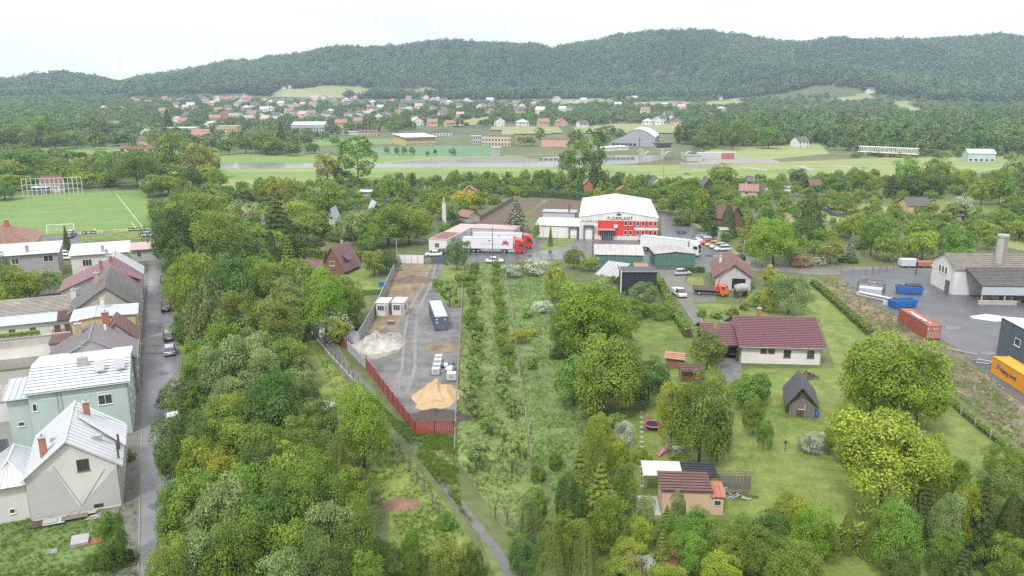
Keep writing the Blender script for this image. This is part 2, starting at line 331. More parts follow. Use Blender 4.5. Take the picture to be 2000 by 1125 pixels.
# footpath
PATH = [(1010, 1160), (994, 1120), (967, 1071), (930, 1025), (890, 976), (860, 933), (817, 881), (774, 829), (713, 756), (675, 721), (636, 664), (610, 622), (590, 580), (560, 545), (528, 512), (505, 470)]
strip('footpath', PATH, 1.6, mat('path_asphalt', (.17, .165, .16), rough=.6, var=.25, scale=.6, fine=6, big=.1, rvar=.15, world=True), .035, clear=True, widths=[1.0, 1.0, 1.0, 1.05, 1.1, 1.1, 1.1, 1.2, 1.7, 1.8, 1.9, 2.0, 2.0, 2.2, 2.4, 2.4])
sheet('long_lawn', [(600, 640), (640, 700), (700, 775), (740, 830), (790, 880), (850, 960), (900, 1020), (960, 1125), (980, 1240), (760, 1240), (760, 1000), (700, 900), (640, 800), (590, 690)], G_lawn, .02, clear=True)
sheet('path_verge', [(650, 655), (700, 745), (775, 822), (888, 856), (900, 1000), (1010, 1110), (1035, 1240), (1005, 1240), (930, 1030), (810, 885), (712, 765), (640, 680)], G_orch, .018)
# building yard
sheet('gravel_yard', [(672, 660), (697, 650), (735, 590), (779, 515), (868, 514), (866, 560), (902, 600), (889, 848), (811, 848), (715, 722)], G_gravel, .04, clear=True)
sheet('bare_earth', [(697, 650), (705, 648), (735, 590), (779, 516), (846, 516), (835, 545), (800, 605), (775, 640), (722, 650)], G_dirt, .05, jag=.25)
sheet('yard_grass', [(846, 560), (870, 520), (905, 518), (903, 600), (868, 596)], G_lawn, .055)
CLEAR.append([P(*p) for p in [(868, 560), (905, 518), (903, 600)]])
for i, w_ in enumerate(((-.9, .9))):
    strip('wheel_track', [(846 + w_ * 6, 518), (832 + w_ * 8, 560), (806 + w_ * 10, 610), (800 + w_ * 12, 660), (798 + w_ * 14, 720), (780 + w_ * 16, 770)], .55, mat('driven_gravel', (.25, .245, .24), var=.3, scale=.7, fine=5, big=.1, world=True, bump=.5), .056)
sheet('pale_dust', [(700, 690), (735, 703), (775, 690), (795, 668), (780, 650), (760, 650), (720, 655)], mat('pale_dust_ground', (.34, .32, .29), var=.3, scale=.6, fine=4, big=.15, world=True), .058, jag=.35)
sheet('orchard_meadow', [(908, 516), (985, 516), (1012, 700), (1035, 900), (1060, 960), (1110, 1010), (1000, 1060), (895, 900), (893, 850)], G_orch, .02)
sheet('tall_grass_meadow', [(988, 540), (1060, 530), (1090, 560), (1110, 700), (1150, 790), (1150, 860), (1080, 960), (1040, 900), (1010, 700)], G_lush, .022)
sheet('soil_field', [(915, 437), (1008, 388), (1062, 388), (1035, 410), (985, 440)], G_soil, .03, clear=True)
sheet('soil_field', [(1028, 422), (1076, 390), (1150, 392), (1140, 424), (1060, 428)], G_soil, .03, clear=True)
sheet('company_yard', [(825, 502), (832, 488), (905, 478), (1000, 470), (1130, 465), (1292, 470), (1290, 412), (1300, 411), (1345, 430), (1398, 462), (1450, 505), (1450, 531), (1365, 532), (1340, 525), (1158, 526), (1158, 508), (1000, 512), (905, 514), (862, 516)], G_yard, .03, clear=True)
sheet('concrete_apron', [(1010, 500), (1110, 478), (1130, 466), (1290, 471), (1290, 480), (1158, 486), (1156, 506), (1040, 508)], G_conc if 0 else mat('worn_concrete', (.17, .165, .17), rough=.5, var=.25, scale=.3, fine=5, rvar=.2, world=True), .04)
sheet('lawn_strip', [(1290, 400), (1300, 402), (1345, 426), (1400, 460), (1470, 515), (1450, 520), (1398, 466), (1343, 432), (1296, 413)], G_hay, .045, clear=True)
sheet('lawn_island', [(1050, 478), (1100, 463), (1128, 466), (1112, 480), (1065, 492)], G_lawn, .045, clear=True)
sheet('works_road', [(1448, 498), (1560, 521), (1700, 521), (1840, 516), (1840, 528), (1700, 534), (1600, 538), (1510, 530), (1448, 530)], G_track, .034, clear=True)
sheet('works_yard', [(1640, 530), (1740, 524), (1830, 530), (2300, 540), (2300, 960), (2000, 792), (1950, 752), (1868, 680), (1780, 632), (1700, 590), (1652, 556)], G_yard, .036, clear=True)
sheet('rough_earth_strip', [(1600, 545), (1648, 545), (1700, 592), (1780, 634), (1868, 684), (1950, 756), (2010, 800), (2120, 870), (2120, 990), (2000, 890), (1900, 790), (1800, 700), (1720, 645), (1655, 600)], G_dirt, .03, clear=True, jag=.3)
sheet('weedy_strip', [(1650, 600), (1740, 655), (1870, 690), (1950, 760), (2050, 850), (1990, 850), (1890, 775), (1800, 700), (1720, 650)], mat('weedy_earth', (.17, .155, .09), var=.35, scale=.8, fine=5, big=.1, c2=(.25, .22, .13), world=True, bump=.8), .045, jag=.4)
sheet('big_lawn', [(1575, 540), (1625, 552), (1720, 650), (1860, 790), (2000, 900), (2120, 1000), (2120, 1240), (1680, 1240), (1640, 1010), (1500, 960), (1420, 900), (1230, 800), (1230, 700), (1400, 720), (1630, 720)], G_lawn, .018)
sheet('garden_lawn', [(1235, 618), (1335, 620), (1378, 680), (1390, 760), (1235, 720)], G_lawn, .026)
sheet('garden_lawn', [(1345, 540), (1372, 541), (1376, 560), (1360, 561), (1340, 552)], G_lawn, .029); sheet('garden_lawn', [(1360, 594), (1400, 592), (1440, 600), (1480, 560), (1590, 560), (1600, 622), (1400, 632), (1378, 630)], G_lawn, .031)
sheet('gravel_drive', [(1282, 528), (1345, 528), (1336, 552), (1356, 562), (1400, 570), (1398, 590), (1356, 592), (1376, 632), (1398, 668), (1378, 668), (1334, 600), (1305, 560)], G_track, .04, clear=True)
sheet('gravel_drive', [(1405, 690), (1447, 708), (1450, 760), (1430, 762), (1402, 720)], G_gravel, .042, clear=True)
CLEAR.append([P(*p) for p in [(1345, 560), (1470, 560), (1480, 600), (1360, 610)]])
sheet('cottage_lawn', [(1215, 990), (1300, 985), (1720, 1010), (1990, 1060), (2050, 1240), (1180, 1240)], G_lawn, .017)
sheet('garden_grass', [(1220, 790), (1300, 790), (1320, 900), (1230, 980)], G_lawn, .028)
sheet('cottage_lawn', [(1215, 870), (1330, 880), (1430, 900), (1520, 960), (1650, 1015), (1215, 1005)], G_lawn, .01)
# meadows and river
sheet('far_meadow', [(560, 372), (660, 352), (1120, 350), (1500, 352), (1900, 340), (2000, 322), (2500, 330), (2500, 300), (1900, 306), (1700, 309), (1400, 322), (420, 326), (420, 372)], G_hay, .02)
sheet('river_bank', [(400, 335), (1260, 335), (1560, 330), (1560, 340), (1100, 346), (700, 350), (400, 351)], G_bank, .04)
sheet('far_bank', [(50, 290), (230, 288), (420, 300), (1020, 305), (1050, 320), (420, 322), (250, 318), (60, 312)], G_bank, .03, clear=True)
sheet('riverside_field', [(1370, 292), (1600, 280), (1620, 300), (1500, 312), (1400, 308)], G_hay, .03, clear=True)
sheet('stone_bank', [(790, 312), (1000, 306), (1060, 312), (1050, 321), (800, 321)], mat('stone_riprap', (.25, .24, .21), var=.35, scale=.5, fine=2, world=True, bump=.8), .045)
sheet('gravel_flat', [(1390, 308), (1500, 309), (1530, 318), (1440, 320), (1360, 318)], mat('pale_gravel', (.33, .31, .28), var=.2, scale=.5, fine=2, world=True), .045, clear=True)
sheet('river', [(-600, 324), (200, 318), (430, 318), (800, 320), (1050, 318), (1060, 307), (1170, 303), (1290, 304), (1290, 312), (1250, 318), (1240, 320), (1110, 326), (420, 329), (100, 331), (-600, 340)], G_river, .06, clear=True)
strip('riverside_path', [(700, 372), (820, 366), (930, 360), (1050, 351), (1200, 346), (1330, 336), (1500, 326), (1660, 322)], 2.2, mat('pale_track', (.42, .4, .36), world=True), .07, clear=True)
strip('riverside_path', [(1450, 326), (1500, 333)], 5, MATS['pale_track'], .075); strip('riverside_path', [(1560, 324), (1590, 333)], 4, MATS['pale_track'], .075); strip('riverside_path', [(1620, 322), (1685, 330)], 4, MATS['pale_track'], .075)
strip('far_path', [(750, 318), (850, 309), (1000, 304), (1150, 300)], 2.5, MATS['pale_track'], .07)
sheet('sports_field', [(690, 292), (800, 284), (960, 285), (960, 305), (700, 304)], G_turq, .05, clear=True)
sheet('training_pitch', [(590, 284), (640, 268), (790, 266), (790, 280), (640, 286)], G_pitch, .05, clear=True)
drape('hill_field', [(1120, 252), (1200, 243), (1400, 243), (1330, 262), (1130, 262)], G_field); drape('hill_field', [(960, 249), (1080, 248), (1090, 262), (980, 265)], G_field)
drape('hill_field', [(525, 190), (540, 176), (640, 167), (700, 171), (760, 180), (740, 190), (640, 193)], G_field); drape('hill_field', [(770, 176), (830, 170), (890, 178), (910, 192), (820, 193)], G_field)
drape('hill_field', [(1060, 197), (1180, 192), (1190, 203), (1090, 206)], G_field); drape('hill_field', [(1230, 201), (1330, 199), (1400, 207), (1260, 210)], G_field); drape('hill_field', [(1370, 200), (1440, 193), (1465, 206), (1390, 212)], G_field)
drape('hill_field', [(1620, 193), (1690, 184), (1710, 192), (1650, 198)], G_field); drape('hill_field', [(1745, 198), (1775, 200), (1820, 222), (1760, 226)], G_field); drape('hill_field', [(1950, 184), (2100, 182), (2100, 200), (1990, 196)], G_field)
drape('hill_field', [(850, 243), (960, 228), (960, 240), (900, 248)], G_field)
sheet('field_soil', [(1650, 402), (1760, 425), (1900, 470), (2050, 500), (2050, 480), (1900, 445), (1780, 412), (1700, 398)], G_hay, .025); sheet('cabin_lawn', [(1590, 412), (1640, 412), (1720, 440), (1700, 450), (1610, 430)], G_hay, .025, clear=True)
sheet('cabin_lawn', [(1830, 385), (1960, 395), (1960, 425), (1850, 425), (1800, 410)], G_lawn, .025, clear=True)
sheet('meadow_patch', [(440, 395), (505, 392), (510, 440), (465, 450)], G_hay, .03, clear=True)
sheet('garden_lawn', [(640, 520), (720, 500), (770, 530), (745, 575), (690, 560)], G_lawn, .03)
# ------------------------------------------------------------------ buildings
M = {}
def mm(k, *a, **b): M[k] = mat(k, *a, **b); return M[k]
mm('cream_render', (.5, .44, .33), var=.08, scale=.5); mm('white_render', (.64, .63, .605), var=.12, scale=.5, big=.2, stretch=(1, 1, .35)); mm('warm_white_render', (.6, .59, .565), var=.12, scale=.5, big=.2, stretch=(1, 1, .35))
mm('grey_render', (.33, .325, .32), var=.1, scale=.5); mm('pale_grey_render', (.46, .46, .46), var=.07, scale=.5); mm('light_grey_band', (.5, .5, .49), var=.06)
mm('mint_render', (.43, .53, .5), var=.1, scale=.5, big=.2, stretch=(1, 1, .35)); mm('yellow_render', (.55, .45, .23), var=.06, scale=.5); mm('peach_render', (.55, .39, .28), var=.07, scale=.5)
mm('stained_render', (.4, .39, .36), var=.22, scale=.3, fine=2, big=.2); mm('pink_render', (.55, .34, .28), var=.07); mm('ochre_render', (.55, .4, .2), var=.1)
mm('white_metal', (.5, .53, .56), rough=.42, var=.05, scale=.4, spec=.5); mm('pale_metal', (.4, .45, .49), rough=.38, var=.07, scale=.4, spec=.5); mm('blue_trim', (.08, .16, .24), var=.05, rough=.5)
mm('grey_metal', (.33, .33, .345), rough=.4, var=.1, scale=.5, spec=.5); mm('grey_tile', (.11, .108, .105), var=.28, scale=1.2, fine=8); mm('fibre_cement', (.3, .28, .245), var=.22, scale=.7, fine=6, big=.3)
mm('purple_grey_metal', (.25, .235, .25), rough=.45, var=.1, scale=.5); mm('maroon_tile', (.155, .068, .082), rough=.5, var=.16, scale=1.5, spec=.4); mm('brown_tile', (.15, .085, .075), var=.2, scale=1.5)
mm('red_tile', (.29, .17, .135), var=.18, scale=1.2); mm('pink_metal', (.46, .3, .3), rough=.45, var=.1); mm('rust_sheet', (.33, .17, .09), var=.4, scale=2, c2=(.42, .36, .3)); mm('dark_slate', (.05, .052, .06), rough=.5, var=.2)
mm('dark_wood', (.085, .06, .045), var=.35, scale=3, stretch=(3, 3, .4)); mm('grey_wood', (.17, .155, .135), var=.3, scale=3, stretch=(4, 4, .4)); mm('brown_wood', (.2, .11, .065), var=.25, scale=3)
mm('brick_red', (.36, .15, .1), var=.25, scale=4); mm('chimney_tan', (.4, .3, .2), var=.2, scale=3); mm('concrete', (.36, .35, .32), var=.16, scale=.7, fine=5, big=.2); mm('frame_white', (.72, .72, .7), var=.03); mm('frame_brown', (.14, .08, .05), var=.1)
mm('green_sheet', (.085, .185, .15), rough=.6, var=.35, scale=.8, fine=3, stretch=(2, 2, .3)); mm('red_cladding', (.62, .045, .04), rough=.4, var=.06, scale=.4, spec=.45); mm('anthracite', (.1, .122, .145), rough=.45, var=.1, scale=.4); mm('dark_cladding', (.035, .037, .045), rough=.5, var=.1)
mm('black_paint', (.02, .02, .022), rough=.4, var=.05); mm('roof_white', (.56, .57, .575), rough=.55, var=.12, scale=.2, fine=1.5, big=.08); mm('silver_gutter', (.4, .41, .42), rough=.35, metal=.4); mm('orange_paint', (.62, .16, .04), rough=.45, var=.1)
mm('weathered_sheet', (.4, .39, .385), rough=.6, var=.25, scale=.8, fine=4, stretch=(1.5, .3, 1), c2=(.5, .46, .44)); mm('works_roof', (.2, .18, .155), var=.28, scale=.8, fine=6, big=.3)
GLASS = mat('window_glass', (.045, .055, .065), rough=.12, var=.3, scale=.8, spec=.8)
def quadlerp(q, u, v):
    q = [Vector(p) for p in q]
    if len(q) == 3: q = [q[0], q[1], q[2], q[2]]
    return (q[0] * (1 - u) + q[1] * u) * (1 - v) + (q[3] * (1 - u) + q[2] * u) * v
def sub(q, u0, u1, v0, v1): return [quadlerp(q, u0, v0), quadlerp(q, u1, v0), quadlerp(q, u1, v1), quadlerp(q, u0, v1)]
def slopes(parent, quads, style, m, th=.12, pitch=.55):
    """quads: eave start, eave end, ridge end, ridge start. panel: upright seams, course: tile rows, both single pieces of the roof; rib/row: the same joined."""
    b = MB()
    for q in quads: b.slab(q, th * .6)
    r = b.build('roof', m, parent); n_ = (Vector(quads[0][1]) - Vector(quads[0][0])).cross(Vector(quads[0][-1]) - Vector(quads[0][0])).normalized()
    for q in quads:
        Lu = (Vector(q[1]) - Vector(q[0])).length; q2 = quadlerp(q, .5, 1); Lv = (q2 - quadlerp(q, .5, 0)).length
        nr = (Vector(q[1]) - Vector(q[0])).cross(quadlerp(q, 0, 1) - Vector(q[0])).normalized() if len(q) == 4 else (Vector(q[1]) - Vector(q[0])).cross(Vector(q[2]) - Vector(q[0])).normalized()
        off = nr * th * .62
        if style in ('panel', 'rib', 'corr'):
            n = max(2, int(Lu / pitch)); bb = MB()
            for i in range(n):
                u0, u1 = i / n, (i + 1) / n; w = .05 / Lu
                if style == 'panel':
                    p_ = MB().slab([p + off for p in sub(q, u0 + w * .3, u1 - w * .3, 0, 1)], .02 + .008 * (i % 2)); s_ = sub(q, u0, u0 + w * 1.5, 0, 1); p_.slab([p + off for p in s_], .1); p_.build('roof_panel', m, r)
                else: bb.slab([p + off for p in sub(q, u0, u0 + (w * 1.3 if style == 'rib' else .5 / n), 0, 1)], .06 if style == 'rib' else .035)
            if style != 'panel': bb.build('roof_seam', m, r)
        if style in ('course', 'row'):
            n = max(3, int(Lv / pitch)); bb = MB()
            for i in range(n):
                s_ = sub(q, 0, 1, i / n, (i + 1.08) / n if i < n - 1 else 1); s_ = [s_[0] + off + nr * .1, s_[1] + off + nr * .1, s_[2] + off, s_[3] + off]
                if style == 'course': MB().slab(s_, .03).build('tile_course', m, r)
                else: bb.slab(s_, .03)
            if style == 'row': bb.build('tile_courses', m, r)
    return r
def window(parent, D, face, u, z, w, h, W_, fm=None, panes=2):
    """A window in the front (f), back, left (l) or right (r) wall; u from the wall's left end as seen from outside-front."""
    fm = fm or M['frame_white']; fr = MB(); pn = MB(); t = .07; e = .05
    def pt(a, o, b):
        return {'f': (a, -o, b), 'l': (-o, D - a, b), 'r': (W_ + o, a, b), 'b': (W_ - a, D + o, b)}[face]
    def bx(mbb, a0, a1, b0, b1, o0, o1):
        p, q = pt(a0, o0, b0), pt(a1, o1, b1); lo = [min(i, j) for i, j in zip(p, q)]; hi = [max(i, j) for i, j in zip(p, q)]; mbb.box(*lo, *hi)
    bx(fr, u, u + t, z, z + h, -.02, e); bx(fr, u + w - t, u + w, z, z + h, -.02, e); bx(fr, u + t, u + w - t, z + h - t, z + h, -.02, e); bx(fr, u + t, u + w - t, z, z + t, -.02, e)
    for i in range(1, panes): x = u + w * i / panes; bx(fr, x - t * .4, x + t * .4, z + t, z + h - t, -.02, e * .8)
    bx(fr, u - .06, u + w + .06, z - .05, z - .002, -.02, .1)
    f = fr.build('window', fm, parent); bx(pn, u + t * .5, u + w - t * .5, z + t * .5, z + h - t * .5, -.015, .012); pn.build('pane', GLASS, f); return f
def chimney(parent, x, y, z0, z1, w=.5, m=None, cap=True):
    c = MB().box(x - w / 2, y - w / 2, z0, x + w / 2, y + w / 2, z1).build('chimney', m or M['brick_red'], parent)
    if cap: MB().box(x - w / 2 - .08, y - w / 2 - .08, z1, x + w / 2 + .08, y + w / 2 + .08, z1 + .1).bar((x, y, z1 + .1), (x, y, z1 + .45), .11, .1, 8).build('chimney_cap', M['concrete'], c)
def house(name, label, cat, A, B, D, he, rise, wall, roofm, ridge='x', rpos=.5, ov=.4, wins=(), chims=(), style='rib', pitch=.6, group=None, he2=None, fm=None, doors=(), gut=True, extra=None, z=0, hip=0):
    """A, B: the front wall's ends on the ground; ridge x runs along the front, y away from it, flat/shed/hip besides."""
    W_ = math.dist(A, B); rz = math.atan2(B[1] - A[1], B[0] - A[0]); t = thing(name, label, cat, (A[0], A[1], z), rz, group); he2 = he if he2 is None else he2
    b = MB(); th = .12; hr = max(he, he2) + rise if ridge in ('x', 'y', 'hip') else 0
    if ridge == 'x':
        ry = D * rpos; hr = he + rise; b.add([(0, 0, 0), (0, D, 0), (0, D, he2), (0, ry, hr), (0, 0, he), (W_, 0, 0), (W_, D, 0), (W_, D, he2), (W_, ry, hr), (W_, 0, he)], [(0, 4, 3, 2, 1), (5, 6, 7, 8, 9), (0, 5, 9, 4), (1, 2, 7, 6), (0, 1, 6, 5), (4, 9, 8, 3), (2, 3, 8, 7)])
        s1 = rise / ry; s2 = (hr - he2) / (D - ry)
        Q = [[(-ov, -ov, he - ov * s1), (W_ + ov, -ov, he - ov * s1), (W_ + ov, ry, hr), (-ov, ry, hr)], [(W_ + ov, D + ov, he2 - ov * s2), (-ov, D + ov, he2 - ov * s2), (-ov, ry, hr), (W_ + ov, ry, hr)]]
        cp = MB().bar((-ov, ry, hr + th), (W_ + ov, ry, hr + th), .11, n=6)
    elif ridge == 'y':
        rx = W_ * rpos; hr = he + rise; b.add([(0, 0, 0), (W_, 0, 0), (W_, 0, he2), (rx, 0, hr), (0, 0, he), (0, D, 0), (W_, D, 0), (W_, D, he2), (rx, D, hr), (0, D, he)], [(0, 1, 2, 3, 4), (5, 9, 8, 7, 6), (0, 4, 9, 5), (1, 6, 7, 2), (0, 5, 6, 1), (4, 3, 8, 9), (2, 7, 8, 3)])
        s1 = rise / rx; s2 = (hr - he2) / (W_ - rx)
        Q = [[(-ov, D + ov, he - ov * s1), (-ov, -ov, he - ov * s1), (rx, -ov, hr), (rx, D + ov, hr)], [(W_ + ov, -ov, he2 - ov * s2), (W_ + ov, D + ov, he2 - ov * s2), (rx, D + ov, hr), (rx, -ov, hr)]]
        cp = MB().bar((rx, -ov, hr + th), (rx, D + ov, hr + th), .11, n=6)
    elif ridge == 'hip':
        b.box(0, 0, 0, W_, D, he); hh = hip or min(W_, D) / 2; hr = he + rise; k = rise / hh; e = he - ov * k; o = ov
        if W_ >= D: r0, r1 = (D / 2 if not hip else hip, D / 2, hr), (W_ - (D / 2 if not hip else hip), D / 2, hr)
        else: r0, r1 = (W_ / 2, W_ / 2 if not hip else hip, hr), (W_ / 2, D - (W_ / 2 if not hip else hip), hr)
        c = [(-o, -o, e), (W_ + o, -o, e), (W_ + o, D + o, e), (-o, D + o, e)]
        Q = [[c[0], c[1], r1, r0], [c[1], c[2], r1], [c[2], c[3], r0, r1], [c[3], c[0], r0]] if W_ >= D else [[c[0], c[1], r0], [c[1], c[2], r1, r0], [c[2], c[3], r1], [c[3], c[0], r0, r1]]
        cp = MB().bar(Vector(r0) + Vector((0, 0, th)), Vector(r1) + Vector((0, 0, th)), .1)
        for i, rr in ((0, r0), (1, r1 if W_ >= D else r0), (2, r1), (3, r0 if W_ >= D else r1)): cp.bar(Vector(c[i]) + Vector((0, 0, th)), Vector(rr) + Vector((0, 0, th)), .09)
    else:      # shed roof: he at the front, he2 at the back
        b.prism([(0, 0), (W_, 0), (W_, D), (0, D)], 0, [he, he, he2, he2]); s1 = (he2 - he) / D
        Q = [[(-ov, -ov, he - ov * s1), (W_ + ov, -ov, he - ov * s1), (W_ + ov, D + ov, he2 + ov * s1), (-ov, D + ov, he2 + ov * s1)]]; cp = None
        if s1 < -.001: Q = [[Q[0][2], Q[0][3], Q[0][0], Q[0][1]]]
    wl = b.build('wall', wall, t); Q = [[Vector(p) + Vector((0, 0, .01)) for p in q] for q in Q]
    r = slopes(t, Q, style, roofm, th, pitch)
    if cp and rise > 0: cp.build('ridge_cap', roofm, r)
    if gut: 
        z_ = Q[0][0].z
        if ridge != 'y': MB().bar((-ov, -ov - .06, z_), (W_ + ov, -ov - .06, z_), .07).bar((W_ - .1, -.06, 0.05), (W_ - .1, -.06, z_), .05).build('gutter', M['silver_gutter'], t)
        else: MB().bar((W_ + ov + .06, -ov, Q[1][0].z), (W_ + ov + .06, D + ov, Q[1][0].z), .07).bar((W_ - .12, -.06, .05), (W_ - .12, -.06, Q[1][0].z), .05).build('gutter', M['silver_gutter'], t)
    for w_ in wins: window(t, D, *w_[:5], W_, fm, *(w_[5:] or ()))
    for x in doors:
        f_, u, w, h = x[:4]; dm = x[4] if len(x) > 4 else M['frame_brown']; d_ = MB()
        if f_ == 'f': d_.box(u, -.05, .02, u + w, .03, h); hn = MB().box(u + w - .2, -.1, h * .45, u + w - .1, -.05, h * .52)
        elif f_ == 'r': d_.box(W_ - .03, u, .02, W_ + .05, u + w, h); hn = MB().box(W_ + .05, u + w - .2, h * .45, W_ + .1, u + w - .1, h * .52)
        else: d_.box(-.05, u, .02, .03, u + w, h); hn = MB().box(-.1, u + w - .2, h * .45, -.05, u + w - .1, h * .52)
        dd = d_.build('door', dm, t); hn.build('handle', M['silver_gutter'], dd)
    for c in chims: chimney(t, *c)
    c_ = [A, B]; dx, dy = math.cos(rz), math.sin(rz); CLEAR.append([(A[0] - dx - dy * -1, A[1] - dy - dx), (B[0] + dx + dy, B[1] + dy - dx), (B[0] + dx - dy * (D + 1), B[1] + dy + dx * (D + 1)), (A[0] - dx - dy * (D + 1), A[1] - dy + dx * (D + 1))])
    if extra: extra(t, W_, D, hr)
    return t
# ---- the street's left side, built in the street's own frame
def row(name, label, a1, a0, b0, b1, *a, **k): return house(name, label, 'house', S(a1, b0), S(a0, b0), b1 - b0, *a, **k)
def front_extra(t, W_, D, hr):
    p = MB().add([(.02, -.02, .3), (W_ - .02, -.02, .3), (W_ - .02, -.02, 4.7), (W_ * .52, -.02, .6), (W_ * .3, -.02, 5.3), (.02, -.02, 4.7)], [(0, 1, 3), (1, 2, 3), (0, 3, 4, 5)]).build('grey_wall_panel', M['pale_grey_render'], t)
    MB().bar((.1, -.06, 5.0), (W_ * .47, -.06, 8.0), .06).bar((W_ - .1, -.06, 5), (W_ * .47, -.06, 8.0), .06).build('verge_trim', M['silver_gutter'], t)
    l = MB().bar((2.55, -.035, 5.6), (4.55, -.035, .8), .025).bar((W_ - 1.3, -.035, 4.4), (4.55, -.035, .8), .025); l.build('wall_joint', M['grey_render'], t)
    MB().box(5.6, -.03, .3, 6.5, .02, .7).build('cellar_window', GLASS, t)
    q = [(W_ * .47, 6, 7.85), (W_ + .4, 4.0, 5.0), (W_ + .4, 11.2, 5.0)]
    r2 = slopes(t, [[(W_ + .6, 3.8, 5.0), (W_ + .6, 9.5, 5.0), (W_ * .55, 8.2, 7.7), (W_ * .55, 6.6, 7.9)]], 'panel', M['white_metal'], .1, .75)
    [MB().box(W_ - .05, y, 5.0, W_ + .15, y + .2, 6.7).build('wall_post', M['dark_wood'], t) for y in (.8, 3.0)]
    for u, y in ((2.1, 3.5), (6.0, 3)):
        MB().box(u, y, 6.6 - .3 * (u > 5), u + .8, y + .6, 7.2 - .3 * (u > 5)).build('skylight', M['grey_metal'], t)
row('gable_house', 'tall grey gable-end house with one small window and a standing seam roof', 8.3, 0, 0, 11, 4.8, 3.2, M['warm_white_render'], M['white_metal'], 'y', .47, .35, [('f', 4.6, 4.6, 1.1, 1.25)], [(1.7, 1.5, 5.5, 8.2, .6), (5.2, 8.6, 6.5, 8.8, .6)], 'panel', .8, fm=M['frame_brown'], extra=front_extra)
house('side_annexe', 'low grey annexe with a hipped seam roof beside the gable-end house', 'annexe', S(11.6, .8), S(8.34, .8), 7.5, 4.3, 1.5, M['warm_white_render'], M['white_metal'], 'hip', wins=[('f', 1.4, .9, .55, .55, 1)], style='panel', pitch=.65)
def mint_extra(t, W_, D, hr):
    for u in (7.1, 9.4):
        pv = MB().slab([(u, 2.4, 7.9), (u + 1.1, 2.4, 7.9), (u + 1.1, 4.3, 8.7), (u, 4.3, 8.7)], .06).build('solar_collector', M['grey_metal'], t); [MB().bar((u + k, 4.1, 7.9), (u + k, 4.2, 8.6), .03).build('collector_leg', M['silver_gutter'], pv) for k in (.2, .9)]
    MB().box(5.0, 5.3, 7.3, 6.2, 6.1, 9.0).build('chimney', M['concrete'], t); MB().bar((5.6, 5.7, 9), (5.6, 5.7, 12.3), .035).bar((5.2, 5.7, 11), (6.0, 5.7, 11), .03).bar((5.3, 5.7, 10.4), (5.9, 5.7, 10.4), .03).build('aerial', M['silver_gutter'], t)
    MB().bar((3.0, -.1, 0), (3.0, -.1, 6.6), .03).bar((3.4, -.1, 0), (3.4, -.1, 6.6), .03).build('ladder', M['silver_gutter'], t)
    MB().box(1.2, -.03, 5.9, W_ - .1, .01, 6.0).build('wall_band', M['frame_white'], t)
row('mint_house', 'pale mint two-storey house with wide white seam roofs and two solar collectors', 10.2, -.6, 19.5, 34, 6.9, 1.1, M['mint_render'], M['white_metal'], 'x', .5, .3, [('f', 7.3, 4.3, 1.6, 1.3), ('f', .3, 4.6, .5, 1.0, 1), ('r', 2, 4.2, 1.1, 1.4), ('r', 6, 4.2, 1.1, 1.4), ('r', 10, 4.2, 1.1, 1.4), ('r', 4, 1.2, 1.1, 1.4), ('r', 9, 1.2, 1.1, 1.4)], [], 'course', .8, extra=mint_extra)
house('mint_wing', 'lower mint wing with a small window beside the mint two-storey house', 'annexe', S(12.6, 20.5), S(10.24, 20.5), 6, 6.2, 0, M['mint_render'], M['pale_metal'], 'shed', he2=6.6, wins=[('f', .8, 2.6, .7, .6, 1)], style='panel', pitch=.6)
def snow(t, W_, D, hr):
    for i in range(12): MB().box(4.6 - .12 * 0 , 1 + i * .7, 8.0 - .1, 4.75, 1.15 + i * .7, 8.25).build('snow_stop', M['dark_wood'], t)
    MB().box(6.8, 7.4, 7.6, 7.1, 7.7, 8.6).bar((2.6, 1.6, 6.6), (3.2, 3.0, 6.9), .14).build('vent_pipe', M['frame_white'], t)
row('grey_roof_house', 'house under a purplish grey metal gable roof right behind the mint house', 9.8, -1, 34.05, 43.4, 5.4, 3.3, M['grey_render'], M['purple_grey_metal'], 'y', .5, .25, [('r', 1.5, 2, 1, 1.3), ('r', 5, 2, 1, 1.3)], [(3.6, 6.5, 7.2, 9.4, .8, M['chimney_tan'])], 'rib', .5, extra=snow)
row('brown_roof_house', 'narrow house with a dark brown tiled roof and a red brick chimney', 3.6, -1, 43.45, 50.2, 5.4, 2.6, M['grey_render'], M['brown_tile'], 'y', .42, .2, [('r', 2, 2, 1, 1.3)], [(.6, 3, 6.2, 9.3, .95, M['brick_red'])], 'row', .35)
row('yellow_house', 'yellow plastered house whose blank gable wall rises over brown roofs', 8.2, -1, 51.6, 58.5, 7.0, .4, M['yellow_render'], M['white_metal'], 'y', .35, .25, [('r', 1.5, 4.4, 1, 1.3), ('r', 4, 4.4, 1, 1.3), ('r', 2.5, 1.3, 1, 1.3)], [(4.2, 5.5, 6.8, 9.0, .6, M['warm_white_render'])], 'rib', .55, he2=7.2)
house('lean_to', 'brown tiled lean-to roof falling away along the yellow house', 'annexe', S(11.6, 51.9), S(8.24, 51.9), 5.4, 3.6, 0, M['stained_render'], M['brown_tile'], 'y', .96, .15, style='row', pitch=.4, he2=4.9)
